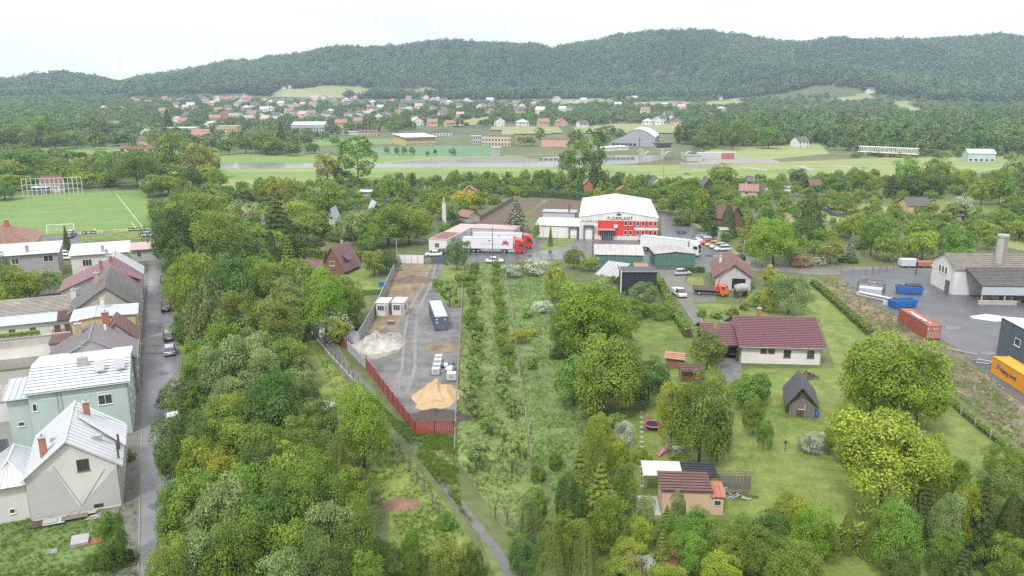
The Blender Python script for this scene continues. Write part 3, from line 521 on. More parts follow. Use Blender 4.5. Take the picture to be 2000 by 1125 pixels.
row('slate_roof_house', 'large old house with a weathered grey diamond slate roof and a brown gable wall', 9.5, -1, 62, 79.6, 5.6, 3.9, M['stained_render'], M['grey_tile'], 'y', .55, .3, [('r', 2, 2, 1, 1.4), ('r', 5.5, 2, 1, 1.4), ('r', 9, 2, 1, 1.4), ('r', 13, 2, 1, 1.4)], [(4.0, 9, 8, 10.4, .7, M['chimney_tan'])], 'row', .4, he2=5.6, extra=lambda t, W_, D, hr: [MB().slab([(8.0, y, 6.9), (8.3, y, 6.65), (8.3, y + 1.1, 6.65), (8.0, y + 1.1, 6.9)], .25).build('skylight', M['frame_white'], t) for y in (2.5, 6.2, 10.5)])
row('maroon_roof_house', 'street house with a deep maroon tiled roof and two brick chimneys', 12.5, -1, 79.7, 91, 5.6, 3.7, M['pale_grey_render'], M['maroon_tile'], 'y', .66, .3, [('r', 2, 2, 1, 1.4), ('r', 5.5, 2, 1, 1.4)], [(7.0, 4, 8, 10.2, .6), (8.6, 7, 8.4, 10.4, .6)], 'row', .45, he2=5.6, extra=lambda t, W_, D, hr: slopes(t, [[(13.7, 1.5, 6.3), (13.7, 5.5, 6.3), (11.4, 5.5, 7.4), (11.4, 1.5, 7.4)]], 'row', M['maroon_tile'], .12, .45))
row('white_roof_house', 'last house of the terrace under a bright white sheet metal roof', 8.6, -1.2, 91.1, 99, 5.6, 3.6, M['stained_render'], M['white_metal'], 'y', .5, .3, [('r', 2, 2, 1, 1.4), ('r', 5, 2, 1, 1.4)], [(3.5, 5, 8, 10, .5, M['grey_metal'])], 'rib', .6)
# sheds and yards behind the terrace
def long_extra(t, W_, D, hr):
    s = slopes(t, [[(-.3, -3.6, 2.9), (W_ * .66, -3.6, 2.9), (W_ * .66, .05, 3.9), (-.3, .05, 3.9)]], 'corr', M['pale_metal'], .08, .3); slopes(t, [[(W_ * .66 + .02, -3.6, 2.9), (W_ + .2, -3.6, 2.9), (W_ + .2, .05, 3.9), (W_ * .66 + .02, .05, 3.9)]], 'row', M['brown_tile'], .08, .4)
    MB().box(0, -3.1, 0, W_, 0, 2.75).build('wing_wall', M['white_render'], t)
    for u in (2.2, 5.3, 9.0, 10.6): MB().box(u, -3.16, .9, u + .9, -3.05, 2.1).build('window', M['frame_brown'], t)
house('long_outbuilding', 'long outbuilding with a beige fibre cement roof above a grey corrugated one', 'outbuilding', S(21.9, 72.5), S(7.4, 72.5), 6.6, 4.0, 1.3, M['white_render'], M['fibre_cement'], 'x', .8, .25, chims=[(12.2, 1.2, 4, 7.2, .8, M['white_render'])], style='row', pitch=.5, extra=long_extra)
pf = thing('picket_fence', 'brown picket fence on the white courtyard wall of the long outbuilding', 'fence', (*S(13, 67), 0), R(23.6))
MB().box(0, -.1, 0, 6, .1, 1.0).build('fence_wall', M['white_render'], pf); MB().box(0, -.06, 1.25, 6, -.02, 1.33).box(0, -.06, 1.75, 6, -.02, 1.83).build('rail', M['brown_wood'], pf)
pk = MB().box(0, -.02, 0, .1, .02, 1.0).mesh('picket', M['brown_wood'])
for i in range(28): inst('picket', pk, pf, (.05 + i * .215, 0, 1.0))
hd = thing('courtyard_wall', 'pale concrete wall with a planted trough running behind the long courtyard', 'wall', (*S(23, 59.8), 0), R(23.6))
MB().box(0, 0, 0, 13.5, .5, 3.0).build('wall_face', M['stained_render'], hd); MB().box(0, -.1, 3.0, 13.5, .6, 3.12).build('coping', M['concrete'], hd)
MB().box(-2, -6.5, 0, 11, -.01, 1.6).build('lower_roof_slab', M['concrete'], hd)
for (a1, a0, b0, b1, h1, h2, rm, wm, lb, nm) in [(18.5, 12.7, 30, 36, 2.8, 3.0, 'fibre_cement', 'white_render', 'flat-roofed white garage with a gravelled roof beside the mint house', 'garage'), (26, 20.5, 24, 34, 3.6, 4.2, 'pale_metal', 'white_render', 'white outbuilding with a pale sheet roof at the edge of the yard', 'outbuilding'),
        (16.5, 12.8, 81, 84, 2.4, 2.7, 'rust_sheet', 'grey_wood', 'garden shed under orange rusted roof sheets', 'garden_shed'), (14.5, 12.7, 85, 88, 2.6, 2.9, 'white_metal', 'grey_wood', 'garden shed under white corrugated sheets beside the maroon roof', 'garden_shed'), (12.6, 9.5, 88.5, 92, 2.8, 3.1, 'white_metal', 'grey_wood', 'shed with a pale tin roof below the grey-white house', 'garden_shed'),
        (20.8, 18, 80.6, 83.3, 2.2, 2.5, 'pink_metal', 'grey_wood', 'small shed with a pinkish sheet roof at the hedge', 'garden_shed'), (17.4, 12.8, 92.2, 94.3, 2.7, 2.9, 'dark_slate', 'grey_wood', 'low lean-to shed with a black felt roof', 'garden_shed'), (14.2, 11.2, 39.5, 41, 1.9, 2.1, 'brown_tile', 'stained_render', 'low store under a rusty brown sheet roof against the grey wall', 'store'),
        (20.5, 13.5, -1.0, 3.5, 2.8, 3.4, 'red_tile', 'stained_render', 'old outhouse with a faded red tiled roof at the picture edge', 'outhouse')]:
    house(nm, lb, 'shed', S(a1, b0), S(a0, b0), b1 - b0, h1, 0, M[wm], M[rm], 'shed', he2=h2, style='rib', pitch=.7, ov=.15, gut=False)
fg = thing('slat_gate', 'dark horizontal slat fence panel closing the yard beside the mint wing', 'fence', (*S(18.6, 19), 0), R(23.6))
for x in (0, 2.9, 5.7): MB().box(x, -.05, 0, x + .1, .05, 1.9).build('post', M['anthracite'], fg)
sm_ = MB().box(0, -.02, 0, 5.6, .02, .14).mesh('slat', M['anthracite'])
for i in range(11): inst('slat', sm_, fg, (.05, 0, .15 + i * .16))
house('grey_house', 'grey rendered house with a white single-pitch roof between the garden and the club yard', 'house', S(30.2, 123), S(17, 123), 9, 5.6, 0, M['grey_render'], M['white_metal'], 'shed', he2=6.6, wins=[('f', 3.8, 3.4, 1.5, 1.4), ('f', 10.2, 3.5, 2, 1.5)], chims=[(7, 1.6, 5.6, 7.2, .7, M['grey_metal'])], style='rib', pitch=.8)
house('pale_house', 'pale render house with a broad white roof at the end of the street', 'house', S(13.7, 115.5), S(2, 115.5), 9, 5.9, 0, M['warm_white_render'], M['white_metal'], 'shed', he2=6.8, wins=[('f', 2.2, 3.2, 1.9, 1.6, 3), ('f', 2.2, .9, .6, .9, 1), ('r', 3, 3.4, 1, 1.3)], chims=[(6.5, 1.4, 6, 7.3, .6, M['grey_metal'])], style='rib', pitch=.8)
house('cream_house', 'cream villa with a hipped reddish tile roof beside the football pitch', 'house', S(38, 141), S(24, 141), 15, 5.6, 3.6, M['cream_render'], M['red_tile'], 'hip', wins=[('f', 8.2, 3, 2.2, 1.5, 3), ('f', 3, 3, 2, 1.5, 3), ('r', 3, 3, 1.3, 1.4)], chims=[(8, 6, 7.8, 10.4, .9)], style='row', pitch=.45, ov=.6)
house('club_annexe', 'low club annexe with a pink sheet roof beside the pale house', 'annexe', S(2.0, 133), S(-5.2, 133), 6, 3.1, 0, M['pale_grey_render'], M['pink_metal'], 'shed', he2=3.7, wins=[('f', 1.2, 1.1, 1, 1.3), ('f', 5, 1.1, 1, 1.3)], style='rib', pitch=.6)
# ---- chalets in the middle distance
def gy(name, label, A, B, D, he, rise, wall, roof, **k): return house(name, label, k.pop('cat', 'cottage'), P(*A), P(*B), D, he, rise, M[wall], M[roof], 'y', **k)
def gx(name, label, A, B, D, he, rise, wall, roof, **k): return house(name, label, k.pop('cat', 'cottage'), P(*A), P(*B), D, he, rise, M[wall], M[roof], 'x', **k)
gy('chalet', 'steep maroon-roofed chalet in front of the long clipped hedge', (628, 534), (672, 537), 8, 1.4, 4.8, 'brown_wood', 'maroon_tile', style='row', pitch=.4, chims=[(2.8, 5.5, 5, 6.9, .5, M['concrete'])], wins=[('f', 2.3, 2, 1.2, 1.1)], extra=lambda t, W_, D, hr: slopes(t, [[(W_ + .05, 2.2, 3.0), (W_ + .05, 4.6, 3.0), (W_ * .6, 4.6, 4.7), (W_ * .6, 2.2, 4.7)]], 'row', M['maroon_tile'], .1, .4))
gx('chalet_annexe', 'maroon ribbed lean-to roof next to the steep chalet', (592, 536), (624, 538), 4.5, 2.0, 1.2, 'brown_wood', 'maroon_tile', style='rib', pitch=.5)
gy('cottage', 'cream garden cottage with a steep blue-grey gable roof among trees', (640, 446), (656, 446), 7, 2.6, 3.4, 'cream_render', 'pale_metal', style='plain', wins=[('f', .8, 2.8, 1, 1, 1)], ov=.5)
gy('cottage', 'black boarded cabin with a pale gable roof beyond the leafy gardens', (728, 424), (744, 423), 6, 2.2, 2.8, 'dark_cladding', 'pale_metal', style='plain', ov=.5, wins=[('f', .9, 2.6, .6, .6, 1)])
gx('cottage', 'small house with a light grey roof half hidden behind the tallest spruce', (500, 452), (520, 455), 6, 2.6, 2.4, 'pale_grey_render', 'pale_metal', style='plain')
gy('cottage', 'brick red cabin with a little gable beyond the golden tree', (905, 386), (928, 386), 5, 2.8, 1.6, 'brick_red', 'red_tile', style='plain'); gx('cottage', 'red-roofed hut at the corner of the ploughed field', (892, 432), (914, 436), 5, 2.2, 1.4, 'stained_render', 'red_tile', style='rib')
gx('cottage', 'low shed with a flat pale roof between garden hedges', (704, 384), (728, 384), 4, 2.0, .5, 'concrete', 'pale_metal', style='plain'); gx('cottage', 'grey-roofed hut beside a bare pole at the meadow edge', (590, 379), (606, 379), 4, 1.8, 1.2, 'white_render', 'grey_tile', style='plain')
gy('cottage', 'black gable cabin in front of the riverside meadow', (1083, 376), (1103, 376), 5, 1.6, 1.4, 'dark_wood', 'dark_slate', style='plain'); gy('cottage', 'brick red cottage beside the tall poplar', (1140, 374), (1158, 374), 6, 3.0, 2.0, 'brick_red', 'red_tile', style='plain')
gy('cottage', 'orange-roofed hut just beyond the white warehouse roof', (1208, 376), (1228, 376), 5, 1.2, 1.2, 'brown_wood', 'red_tile', style='plain')
gy('cottage', 'white cabin with a dark brown roof alone at the meadow edge', (1271, 371), (1292, 371), 6, 3.0, 2.4, 'white_render', 'grey_tile', style='plain'); gy('cottage', 'dark steep-roofed cabin above white garden tarpaulins', (1372, 380), (1395, 380), 7, 3.4, 3.2, 'dark_wood', 'grey_tile', style='plain')
gx('cottage', 'bungalow with a bright reddish roof and a pale chimney in the gardens', (1444, 384), (1480, 385), 7, 2.6, 2.2, 'peach_render', 'red_tile', style='rib', chims=[(2.5, 2, 3.6, 5.6, .5, M['warm_white_render'])], wins=[('f', 2, 1, 1.4, 1, 2)]); gy('cottage', 'white gabled cottage with a brown roof beside the reddish bungalow', (1486, 386), (1504, 386), 7, 2.2, 2.6, 'white_render', 'brown_tile', style='plain')
gx('cottage', 'tiny dark hut between garden trees near the meadow', (1460, 364), (1470, 364), 4, 2.6, 1.6, 'dark_wood', 'grey_tile', style='plain'); gx('cottage', 'low white caravan-like hut under trees', (1526, 374), (1550, 374), 3, 1.8, .3, 'white_render', 'grey_metal', style='plain')
gx('cottage', 'dark brown cottage half hidden by garden conifers', (1582, 370), (1604, 370), 6, 2.2, 2.0, 'dark_wood', 'brown_tile', style='plain')
gy('cottage', 'old brown barn behind a thick conifer near the parked cars', (1366, 454), (1372, 456), 9, 4.5, 3.0, 'brown_wood', 'brown_tile', style='row', rpos=.5) if 0 else gx('cottage', 'old brown barn behind a thick conifer near the parked cars', (1378, 446), (1422, 452), 8, 4.0, 3.0, 'brown_wood', 'brown_tile', style='row', pitch=.5)
gy('cottage', 'white garden house with a pinkish hipped roof beside the big thuja', (1536, 452), (1552, 452), 4.5, 3.4, 1.6, 'white_render', 'red_tile', style='plain', wins=[('f', .7, 1.4, .8, 1, 1)]); gx('garden_shed', 'pale corrugated shed behind the parked car row', (1408, 470), (1420, 470), 4, 3.2, .2, 'white_metal', 'grey_metal', style='plain', cat='shed')
def cabin_extra(t, W_, D, hr):
    MB().box(W_ * .45, -.9, 2.4, W_ + .2, .02, 2.5).box(W_ * .45, -.92, 2.5, W_ + .2, -.86, 3.3).build('balcony', M['dark_wood'], t); MB().box(W_ + .02, 2.5, 0, W_ + 2.4, 5.5, 4.6).build('stair_block', M['white_render'], t); MB().box(W_ - .6, 2.2, 4.6, W_ + 2.8, 5.9, 4.8).build('flat_roof', M['dark_slate'], t)
gx('weekend_house', 'peach weekend house with a dark roof and balcony on an open lawn', (1774, 420), (1816, 420), 8, 3.6, 2.0, 'peach_render', 'grey_tile', style='rib', wins=[('f', 5.5, .4, 1, 2, 1)], extra=cabin_extra, cat='cottage')
gx('garden_shed', 'low timber hut with a pinkish roof inside a dark fence', (1622, 413), (1646, 413), 3, 1.5, .6, 'brown_wood', 'pink_metal', style='plain', cat='shed'); gx('garden_shed', 'grey shed roof at the frame edge beside garden trees', (1930, 447), (1958, 447), 5, 2, 1.2, 'concrete', 'grey_tile', style='plain', cat='shed'); gx('barbecue_hut', 'small brick barbecue hut beside a dark clipped hedge', (1866, 432), (1878, 432), 2, 2.2, .5, 'chimney_tan', 'grey_tile', style='plain', cat='hut')
# ---- company buildings
FA, FB = P(1131, 467), P(1284, 470)
def flor(t, W_, D, hr):
    x0 = W_ * .235
    MB().box(x0, -.06, 1.2, W_ + .06, .02, 5.6).box(W_ - .02, -.06, 1.2, W_ + .06, 1.5, 5.6).build('red_cladding', M['red_cladding'], t)
    for i in range(1, 9): MB().box(x0 + i * (W_ - x0) / 9, -.075, 1.2, x0 + i * (W_ - x0) / 9 + .05, -.06, 5.6).build('cladding_joint', M['brick_red'], t)
    MB().box(x0, -.09, .0, W_ + .09, .02, 1.18).build('plinth', M['white_render'], t)
    for z in (1.5, 4.2):
        for fx in (.59, .655, .745, .81, .905, .965): window(t, D, 'f', W_ * fx - .45, z + .02, .9, 1.35, W_, None, 1)
    for w in list(t.children):
        if w.name.startswith('window'): w.location = (0, -.06, 0)
    MB().box(W_ * .70, -.16, 3.0, W_ + .1, -.06, 3.7).build('sign_band', M['white_render'], t)
    c = MB().box(x0 + .2, -2.0, 3.0, W_ * .46, .0, 3.25).build('canopy', M['grey_metal'], t)
    e = MB().box(W_ * .285, -.7, 0, W_ * .43, -.06, 2.7).build('entrance', GLASS, t)
    for i in range(6): MB().box(W_ * (.285 + .0285 * i) , -.78, 0, W_ * (.285 + .0285 * i) + .12, -.7, 2.7).build('entrance_post', M['silver_gutter'], e)
    MB().box(W_ * .44, -.5, 3.6, W_ * .49, -.06, 4.4).build('lantern', M['frame_white'], t)
    for u, w, h in ((.07, .1, 3.6), (-.125, .1, 3.0)):
        if u > 0:
            s = MB().box(W_ * u - .35, -.7, 0, W_ * u, .0, h + .5).box(W_ * (u + w), -.7, 0, W_ * (u + w) + .35, .0, h + .5).box(W_ * u - .35, -.8, h + .1, W_ * (u + w) + .35, .0, h + .6).build('dock_shelter', M['anthracite'], t); MB().box(W_ * u, -.1, .05, W_ * (u + w), -.02, h).build('dock_door', M['frame_white'], t)
    for i, (tx, x, z, s) in enumerate((('FLORPLANT', W_ * .355, 5.85, .95), ('FLORPLANT', W_ * .03, 5.0, .62))):
        cu = bpy.data.curves.new('lettering', 'FONT'); cu.body = tx; cu.size = s * 1.25; cu.extrude = .02; cu.space_character = 1.15 if i == 0 else 1.5; cu.offset = .015; cu.materials.append(M['black_paint'] if i == 0 else M['anthracite'])
        o = bpy.data.objects.new('lettering', cu); COL.objects.link(o); o.parent = t; o.location = (x, -.05, z); o.rotation_euler = (R(90), 0, 0)
    em = MB(); ex = W_ * .5
    for a in (-50, 0, 50):
        d = Vector((math.sin(R(a)), 0, math.cos(R(a)))); n = Vector((d.z, 0, -d.x)); p = Vector((ex, -.06, 7.0)) + d * .12; h_ = .8 if a else .95
        q = [p, p + d * h_ * .45 + n * .24, p + d * h_, p + d * h_ * .45 - n * .24]; em.add(q + [v + Vector((0, .05, 0)) for v in q], [(0, 3, 2, 1), (4, 5, 6, 7)] + [(i, (i + 1) % 4, 4 + (i + 1) % 4, 4 + i) for i in range(4)])
    em.build('leaf_emblem', M['black_paint'], t)
    MB().box(W_ * .195, -.08, 1.8, W_ * .225, -.02, 4.0).build('poster', M['pink_render'], t)
    for y in range(4, 38, 5): MB().box(W_ + .06, y, 1, W_ + .12, y + 1.4, 2.6).box(W_ + .06, y, 4, W_ + .12, y + 1.4, 5.4).build('side_window', GLASS, t)
house('company_hall', 'large white company hall with a red cladded front and black lettering under the gable', 'warehouse', FA, FB, 41, 6.5, 1.7, M['white_render'], M['roof_white'], 'y', .5, .15, style='rib', pitch=1.6, extra=flor)
LM['white hall with the red front'] = None
def dockx(t, W_, D, hr): MB().box(W_ - 2.9, -.6, 0, W_ - 2.6, 0, 3.4).box(W_ - .5, -.6, 0, W_ - .2, 0, 3.4).box(W_ - 2.9, -.7, 3.2, W_ - .2, 0, 3.6).build('dock_shelter', M['anthracite'], t); MB().box(W_ - 2.6, -.08, .8, W_ - .5, -.02, 3.2).build('dock_door', M['frame_white'], t); [MB().box(x, -.05, .3, x + .06, 0, 3.4).build('panel_joint', M['grey_metal'], t) for x in (2.2, 4.4, 6.6)]
house('loading_annexe', 'low white loading annexe with a dock door joined to the hall', 'annexe', P(1046, 463), P(1130, 466), 15, 3.6, .9, M['white_render'], M['roof_white'], 'x', .5, .2, style='rib', pitch=1.2, extra=dockx)
house('boiler_house', 'grey flat-roofed boiler house with a brown flue behind the loading annexe', 'annexe', P(1060, 444), P(1122, 446), 5, 5, 0, M['pale_grey_render'], M['grey_metal'], 'shed', he2=5, style='plain', chims=[(8.2, 1, 5, 7.2, .5, M['brown_tile'], False)], gut=False)
def depot(t, W_, D, hr):
    for i in range(7): MB().box(.3, 1.2 + i * 1.5, hr + 3.15, W_ - .3, 1.5 + i * 1.5, 3.32).build('roof_beam', M['brown_tile'], t)
    MB().box(W_ - .2, 20, 0, W_ + 13, 27, 3).build('rear_wing', M['pale_grey_render'], t); MB().box(W_ - .3, 19.9, 3, W_ + 13.1, 27.1, 3.2).build('wing_roof', M['pink_metal'], t)
    for y in (3, 8, 13): MB().box(W_ + .0, y, 0.4, W_ + .06, y + 3.6, 2.8).build('loading_door', M['pale_metal'], t)
house('depot', 'low white depot with a pinkish flat roof behind the lorries', 'depot', P(838, 489), P(873, 491), 26, 3.1, 0, M['white_render'], M['pink_metal'], 'shed', he2=3.1, wins=[('f', 1.7, .8, 1.3, 1.4, 3)], style='plain', ov=.12, extra=depot, gut=False)
ct = thing('chimney_tower', 'slim pale square chimney stack beside the white depot', 'chimney', (*P(868, 446), 0)); 
for i in range(5): MB().box(-.6 + .02 * i, -.6 + .02 * i, i * 1.6, .6 - .02 * i, .6 - .02 * i, i * 1.6 + 1.56).build('stack_segment', M['warm_white_render'], ct)
MB().box(-.35, -.35, 8, .35, .35, 9.6).build('stack_top', M['concrete'], ct)
def gsheet(t, W_, D, hr):
    n = int(W_ / .9); me = MB().box(.03, -.035, .15, .84, 0, 0.0 + (hr if 0 else 2.9)).mesh('wall_sheet', M['green_sheet'])
    for i in range(n): inst('wall_sheet', me, t, (i * W_ / n, 0, 0), 0, (W_ / n / .9, 1 + .5 * (i % 2), 1))
house('green_shed', 'longer green sheet-metal shed with a rusty white roof in front of the hall', 'shed', P(1162, 522), P(1255, 524), 9, 3.2, 0, M['green_sheet'], M['weathered_sheet'], 'shed', he2=3.9, style='rib', pitch=1, extra=gsheet, ov=.3, gut=False)
house('green_shed', 'shorter green sheet-metal shed with a shallow gable roof and maroon edges', 'shed', P(1279, 519), P(1357, 519), 8, 3.0, .5, M['green_sheet'], M['weathered_sheet'], 'y', style='rib', pitch=1, extra=gsheet, ov=.3, gut=False)
house('tin_roof_shed', 'leaning shed with a plain blue-grey tin roof below the green sheds', 'shed', P(1164, 556), P(1204, 562), 6, 2.4, 0, M['stained_render'], M['grey_metal'], 'shed', he2=4.2, style='rib', pitch=.8, ov=.2)
def blk(t, W_, D, hr):
    for i in range(11): MB().box(-.1, -.1 - .02 * (i % 2), .25 + i * .43, W_ + .1, -.02, .25 + i * .43 + .4).build('facade_board', M['dark_cladding'], t)
    MB().box(-.25, -.25, 5.1, W_ + .25, -.12, 5.25).box(-.25, -.12, 5.1, -.12, D, 5.25).build('roof_edge', M['silver_gutter'], t); MB().box(-.3, -.5, .0, -.16, .3, 5.2).build('side_post', M['frame_white'], t)
house('black_house', 'garden house covered in black boards with a white edge', 'cottage', P(1214, 577), P(1280, 577), 5, 5.0, 0, M['dark_cladding'], M['dark_slate'], 'shed', he2=5.0, style='plain', gut=False, extra=blk)
house('orange_roof_hut', 'little hut with an orange-red roof right behind the black garden house', 'hut', P(1241, 536), P(1262, 536), 3, 2.1, .3, M['stained_render'], M['red_tile'], 'x', style='plain')
HA, HB = P(1397, 565), P(1466, 568)
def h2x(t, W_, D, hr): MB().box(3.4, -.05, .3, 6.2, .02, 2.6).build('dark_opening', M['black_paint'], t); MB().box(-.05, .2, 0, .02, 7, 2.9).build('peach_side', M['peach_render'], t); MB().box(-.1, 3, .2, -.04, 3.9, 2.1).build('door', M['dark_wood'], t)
house('maroon_house', 'grey-gabled house with a wide maroon roof where the gravel lane bends', 'house', HA, HB, 15, 3.0, 2.6, M['pale_grey_render'], M['brown_tile'], 'y', .5, .6, style='row', pitch=.45, chims=[(1.4, 9, 4, 5.6, .5, M['warm_white_render'])], extra=h2x)
BA, BB = P(1447, 709), P(1602, 713)
house('bungalow', 'long white bungalow with a ribbed maroon tile roof and five small windows', 'house', BA, BB, 13, 3.1, 2.7, M['white_render'], M['maroon_tile'], 'x', .5, .6, [('f', 2.9, 1.75, 1.0, .7, 1), ('f', 4.1, 1.75, 1.0, .7, 1), ('f', 6.5, 1.1, 1.1, 1.25, 1), ('f', 10.1, 1.1, 1.1, 1.25, 1)], [(4, 7.5, 5.2, 7.0, .6)], 'course', .42, fm=M['frame_brown'])
dv = (BB[0] - BA[0]) / 12.3, (BB[1] - BA[1]) / 12.3
cp = thing('carport', 'open carport with a lower maroon tiled roof joined to the bungalow', 'carport', (BA[0] - dv[0] * 5.6, BA[1] - dv[1] * 5.6, 0), math.atan2(dv[1], dv[0]))
slopes(cp, [[(-.4, .2, 2.7), (5.0, .2, 2.7), (5.0, 5.6, 4.9), (-.4, 5.6, 4.9)], [(5.0, 11, 2.7), (-.4, 11, 2.7), (-.4, 5.6, 4.9), (5.0, 5.6, 4.9)]], 'course', M['maroon_tile'], .12, .42)
for x in (0.2, 2.6, 4.9):
    for y in (.5, 10.6): MB().box(x, y, 0, x + .16, y + .16, 2.8).build('post', M['dark_wood'], cp)
MB().box(.1, 10.2, 0, 4.9, 10.4, 2.6).box(.2, .5, 2.55, 5.0, .66, 2.75).build('back_wall', M['brown_wood'], cp); MB().box(.3, 7, 0, 1.8, 9.5, 1.4).box(3.6, 8, 0, 4.6, 9.5, 1.9).build('stored_crate', M['grey_wood'], cp)
CLEAR.append([(BA[0] - 7, BA[1] - 1), (BA[0], BA[1] - 1), (BA[0], BA[1] + 13), (BA[0] - 7, BA[1] + 13)])
def oldshed(t, W_, D, hr):
    for i in range(10): 
        x = i * W_ / 10; MB().box(x + .02, -.05 - .01 * (i % 2), .05, x + W_ / 10 - .02, -.01, 1.8 + .9 * (1 - abs(x + .15 - W_ / 2) / (W_ / 2))).build('plank', M['grey_wood'], t)
    window(t, D, 'f', W_ * .36, 1.1, .8, .7, W_, None, 1); MB().box(W_ * .3, -.1, 0, W_ * .58, -.05, 1.0).build('door', M['dark_wood'], t)
house('wooden_shed', 'old weathered timber shed with a mossy dark roof standing on the lawn', 'shed', P(1540, 812), P(1590, 817), 6.5, 1.9, 2.1, M['dark_wood'], M['dark_slate'], 'y', .45, .4, style='row', pitch=.35, extra=oldshed, gut=False)
def cot(t, W_, D, hr):
    a = slopes(t, [[(-1.6, 3.6, 2.35), (2.6, 3.6, 2.35), (2.6, 6.6, 2.6), (-1.6, 6.6, 2.6)]], 'plain', M['pale_grey_render'], .08); b = slopes(t, [[(2.64, 3.6, 2.3), (6.3, 3.6, 2.3), (6.3, 6.6, 2.55), (2.64, 6.6, 2.55)]], 'row', M['dark_slate'], .08, .5)
    for x, y in ((-1.5, 6.4), (2.4, 6.4), (6, 6.4), (-1.5, 3.8)): MB().box(x, y, 0, x + .1, y + .1, 2.35).build('post', M['grey_wood'], t)
    slopes(t, [[(W_ + .02, -.3, 2.15), (W_ + 1.5, -.3, 2.15), (W_ + 1.5, 2.4, 2.55), (W_ + .02, 2.4, 2.55)]], 'rib', M['brick_red'], .08, .4); MB().box(W_ + .0, -.0, 0, W_ + 1.3, 2.2, 2.1).build('annexe_wall', M['peach_render'], t)
    fr = MB().box(W_ + .3, -.06, 1.1, W_ + 1.1, .0, 1.75).build('window', M['frame_white'], t); MB().box(W_ + .38, -.075, 1.18, W_ + 1.02, -.055, 1.67).build('pane', GLASS, fr)
    MB().box(-2.4, -.5, 0, -.1, 3.4, .12).build('terrace', M['concrete'], t)
house('summer_cottage', 'peach summer cottage with a brown roof, red side roof and pale porch canopy', 'cottage', P(1292, 1003), P(1386, 1006), 3.4, 2.6, 0, M['peach_render'], M['brown_tile'], 'shed', he2=2.85, style='row', pitch=.5, ov=.2, extra=cot, gut=False)
# ---- works on the right
def works(t, W_, D, hr):
    for i, y in enumerate((2.0, 3.4, 4.8)): window(t, D, 'l', D - y - 1 - 1.2, 3.6, 1.0, 1.6, W_, None, 1)
    MB().box(-.05, D - 8.6, .1, .02, D - 6.6, 2.6).build('door', M['anthracite'], t)
    r = slopes(t, [[(2.0, -7.4, 3.7), (16, -7.4, 3.7), (16, .1, 5.9), (2.0, .1, 5.9)]], 'row', M['grey_tile'], .12, .6)
    MB().box(2.2, -7.3, 1.9, 15.8, -7.15, 3.6).build('fascia', M['pale_metal'], t)
    for x in (2.3, 6.8, 11.3, 15.6): MB().box(x, -7.1, 0, x + .25, -6.85, 3.6).build('post', M['concrete'], t)
    rs = random.Random(4)
    for i in range(12): x = 2.8 + i * 1.02; y = rs.uniform(-6.3, -2.5); MB().box(x, y, 0, x + rs.uniform(.6, 1.0), y + rs.uniform(.8, 2.2), rs.uniform(.4, 1.4)).build('stored_pallet', rs.choice([M['brown_wood'], M['grey_wood'], M['concrete'], M['dark_wood']]), t)
    MB().box(1.5, -7.9, 0, 9, -7.6, .9).build('low_wall', M['concrete'], t)
WA = P(1859, 576); ang_w = R(-3)
house('works_building', 'white works building with a long brown roof and an open timber store', 'works', WA, (WA[0] + 34 * math.cos(ang_w), WA[1] + 34 * math.sin(ang_w)), 10, 5.7, 2.2, M['white_render'], M['works_roof'], 'x', .5, .3, [('f', 19, 3.2, 1.3, 1.2), ('f', 24, 3.2, 1.3, 1.2)], style='row', pitch=.7, extra=works)
sx, sy = WA[0] + 10.2, WA[1] + .2
sl = thing('silo_chimney', 'thick pale concrete chimney with a rusty ladder over the works roof', 'chimney', (sx, sy + 1.6, 0))
MB().lathe([(1.15, 0), (1.05, 12.0), (1.18, 12.05), (1.18, 12.6), (.8, 12.6)], 20).build('shaft', M['concrete'], sl, smooth=False)
ld = MB().bar((-.2, -1.2, 5), (-.2, -1.2, 12.2), .04).bar((.25, -1.2, 5), (.25, -1.2, 12.2), .04)
for i in range(18): ld.bar((-.2, -1.2, 5.2 + i * .38), (.25, -1.2, 5.2 + i * .38), .03)
ld.build('ladder', M['rust_sheet'], sl)
house('white_annexe', 'small white block leaning against the works building', 'annexe', P(1819, 547), P(1833, 556), 4, 3.4, 0, M['white_render'], M['roof_white'], 'shed', he2=3.6, style='plain', gut=False)
DA = P(1946, 690); DB = P(2075, 770)
house('anthracite_hall', 'dark anthracite hall with a white roof cut by the frame', 'hall', DA, DB, 12, 6.2, 0, M['anthracite'], M['roof_white'], 'shed', he2=5.4, wins=[('f', 4.6, 3.0, 1.6, 1.2, 1)], style='plain', ov=.15, gut=False)
# ------------------------------------------------------------------ vegetation

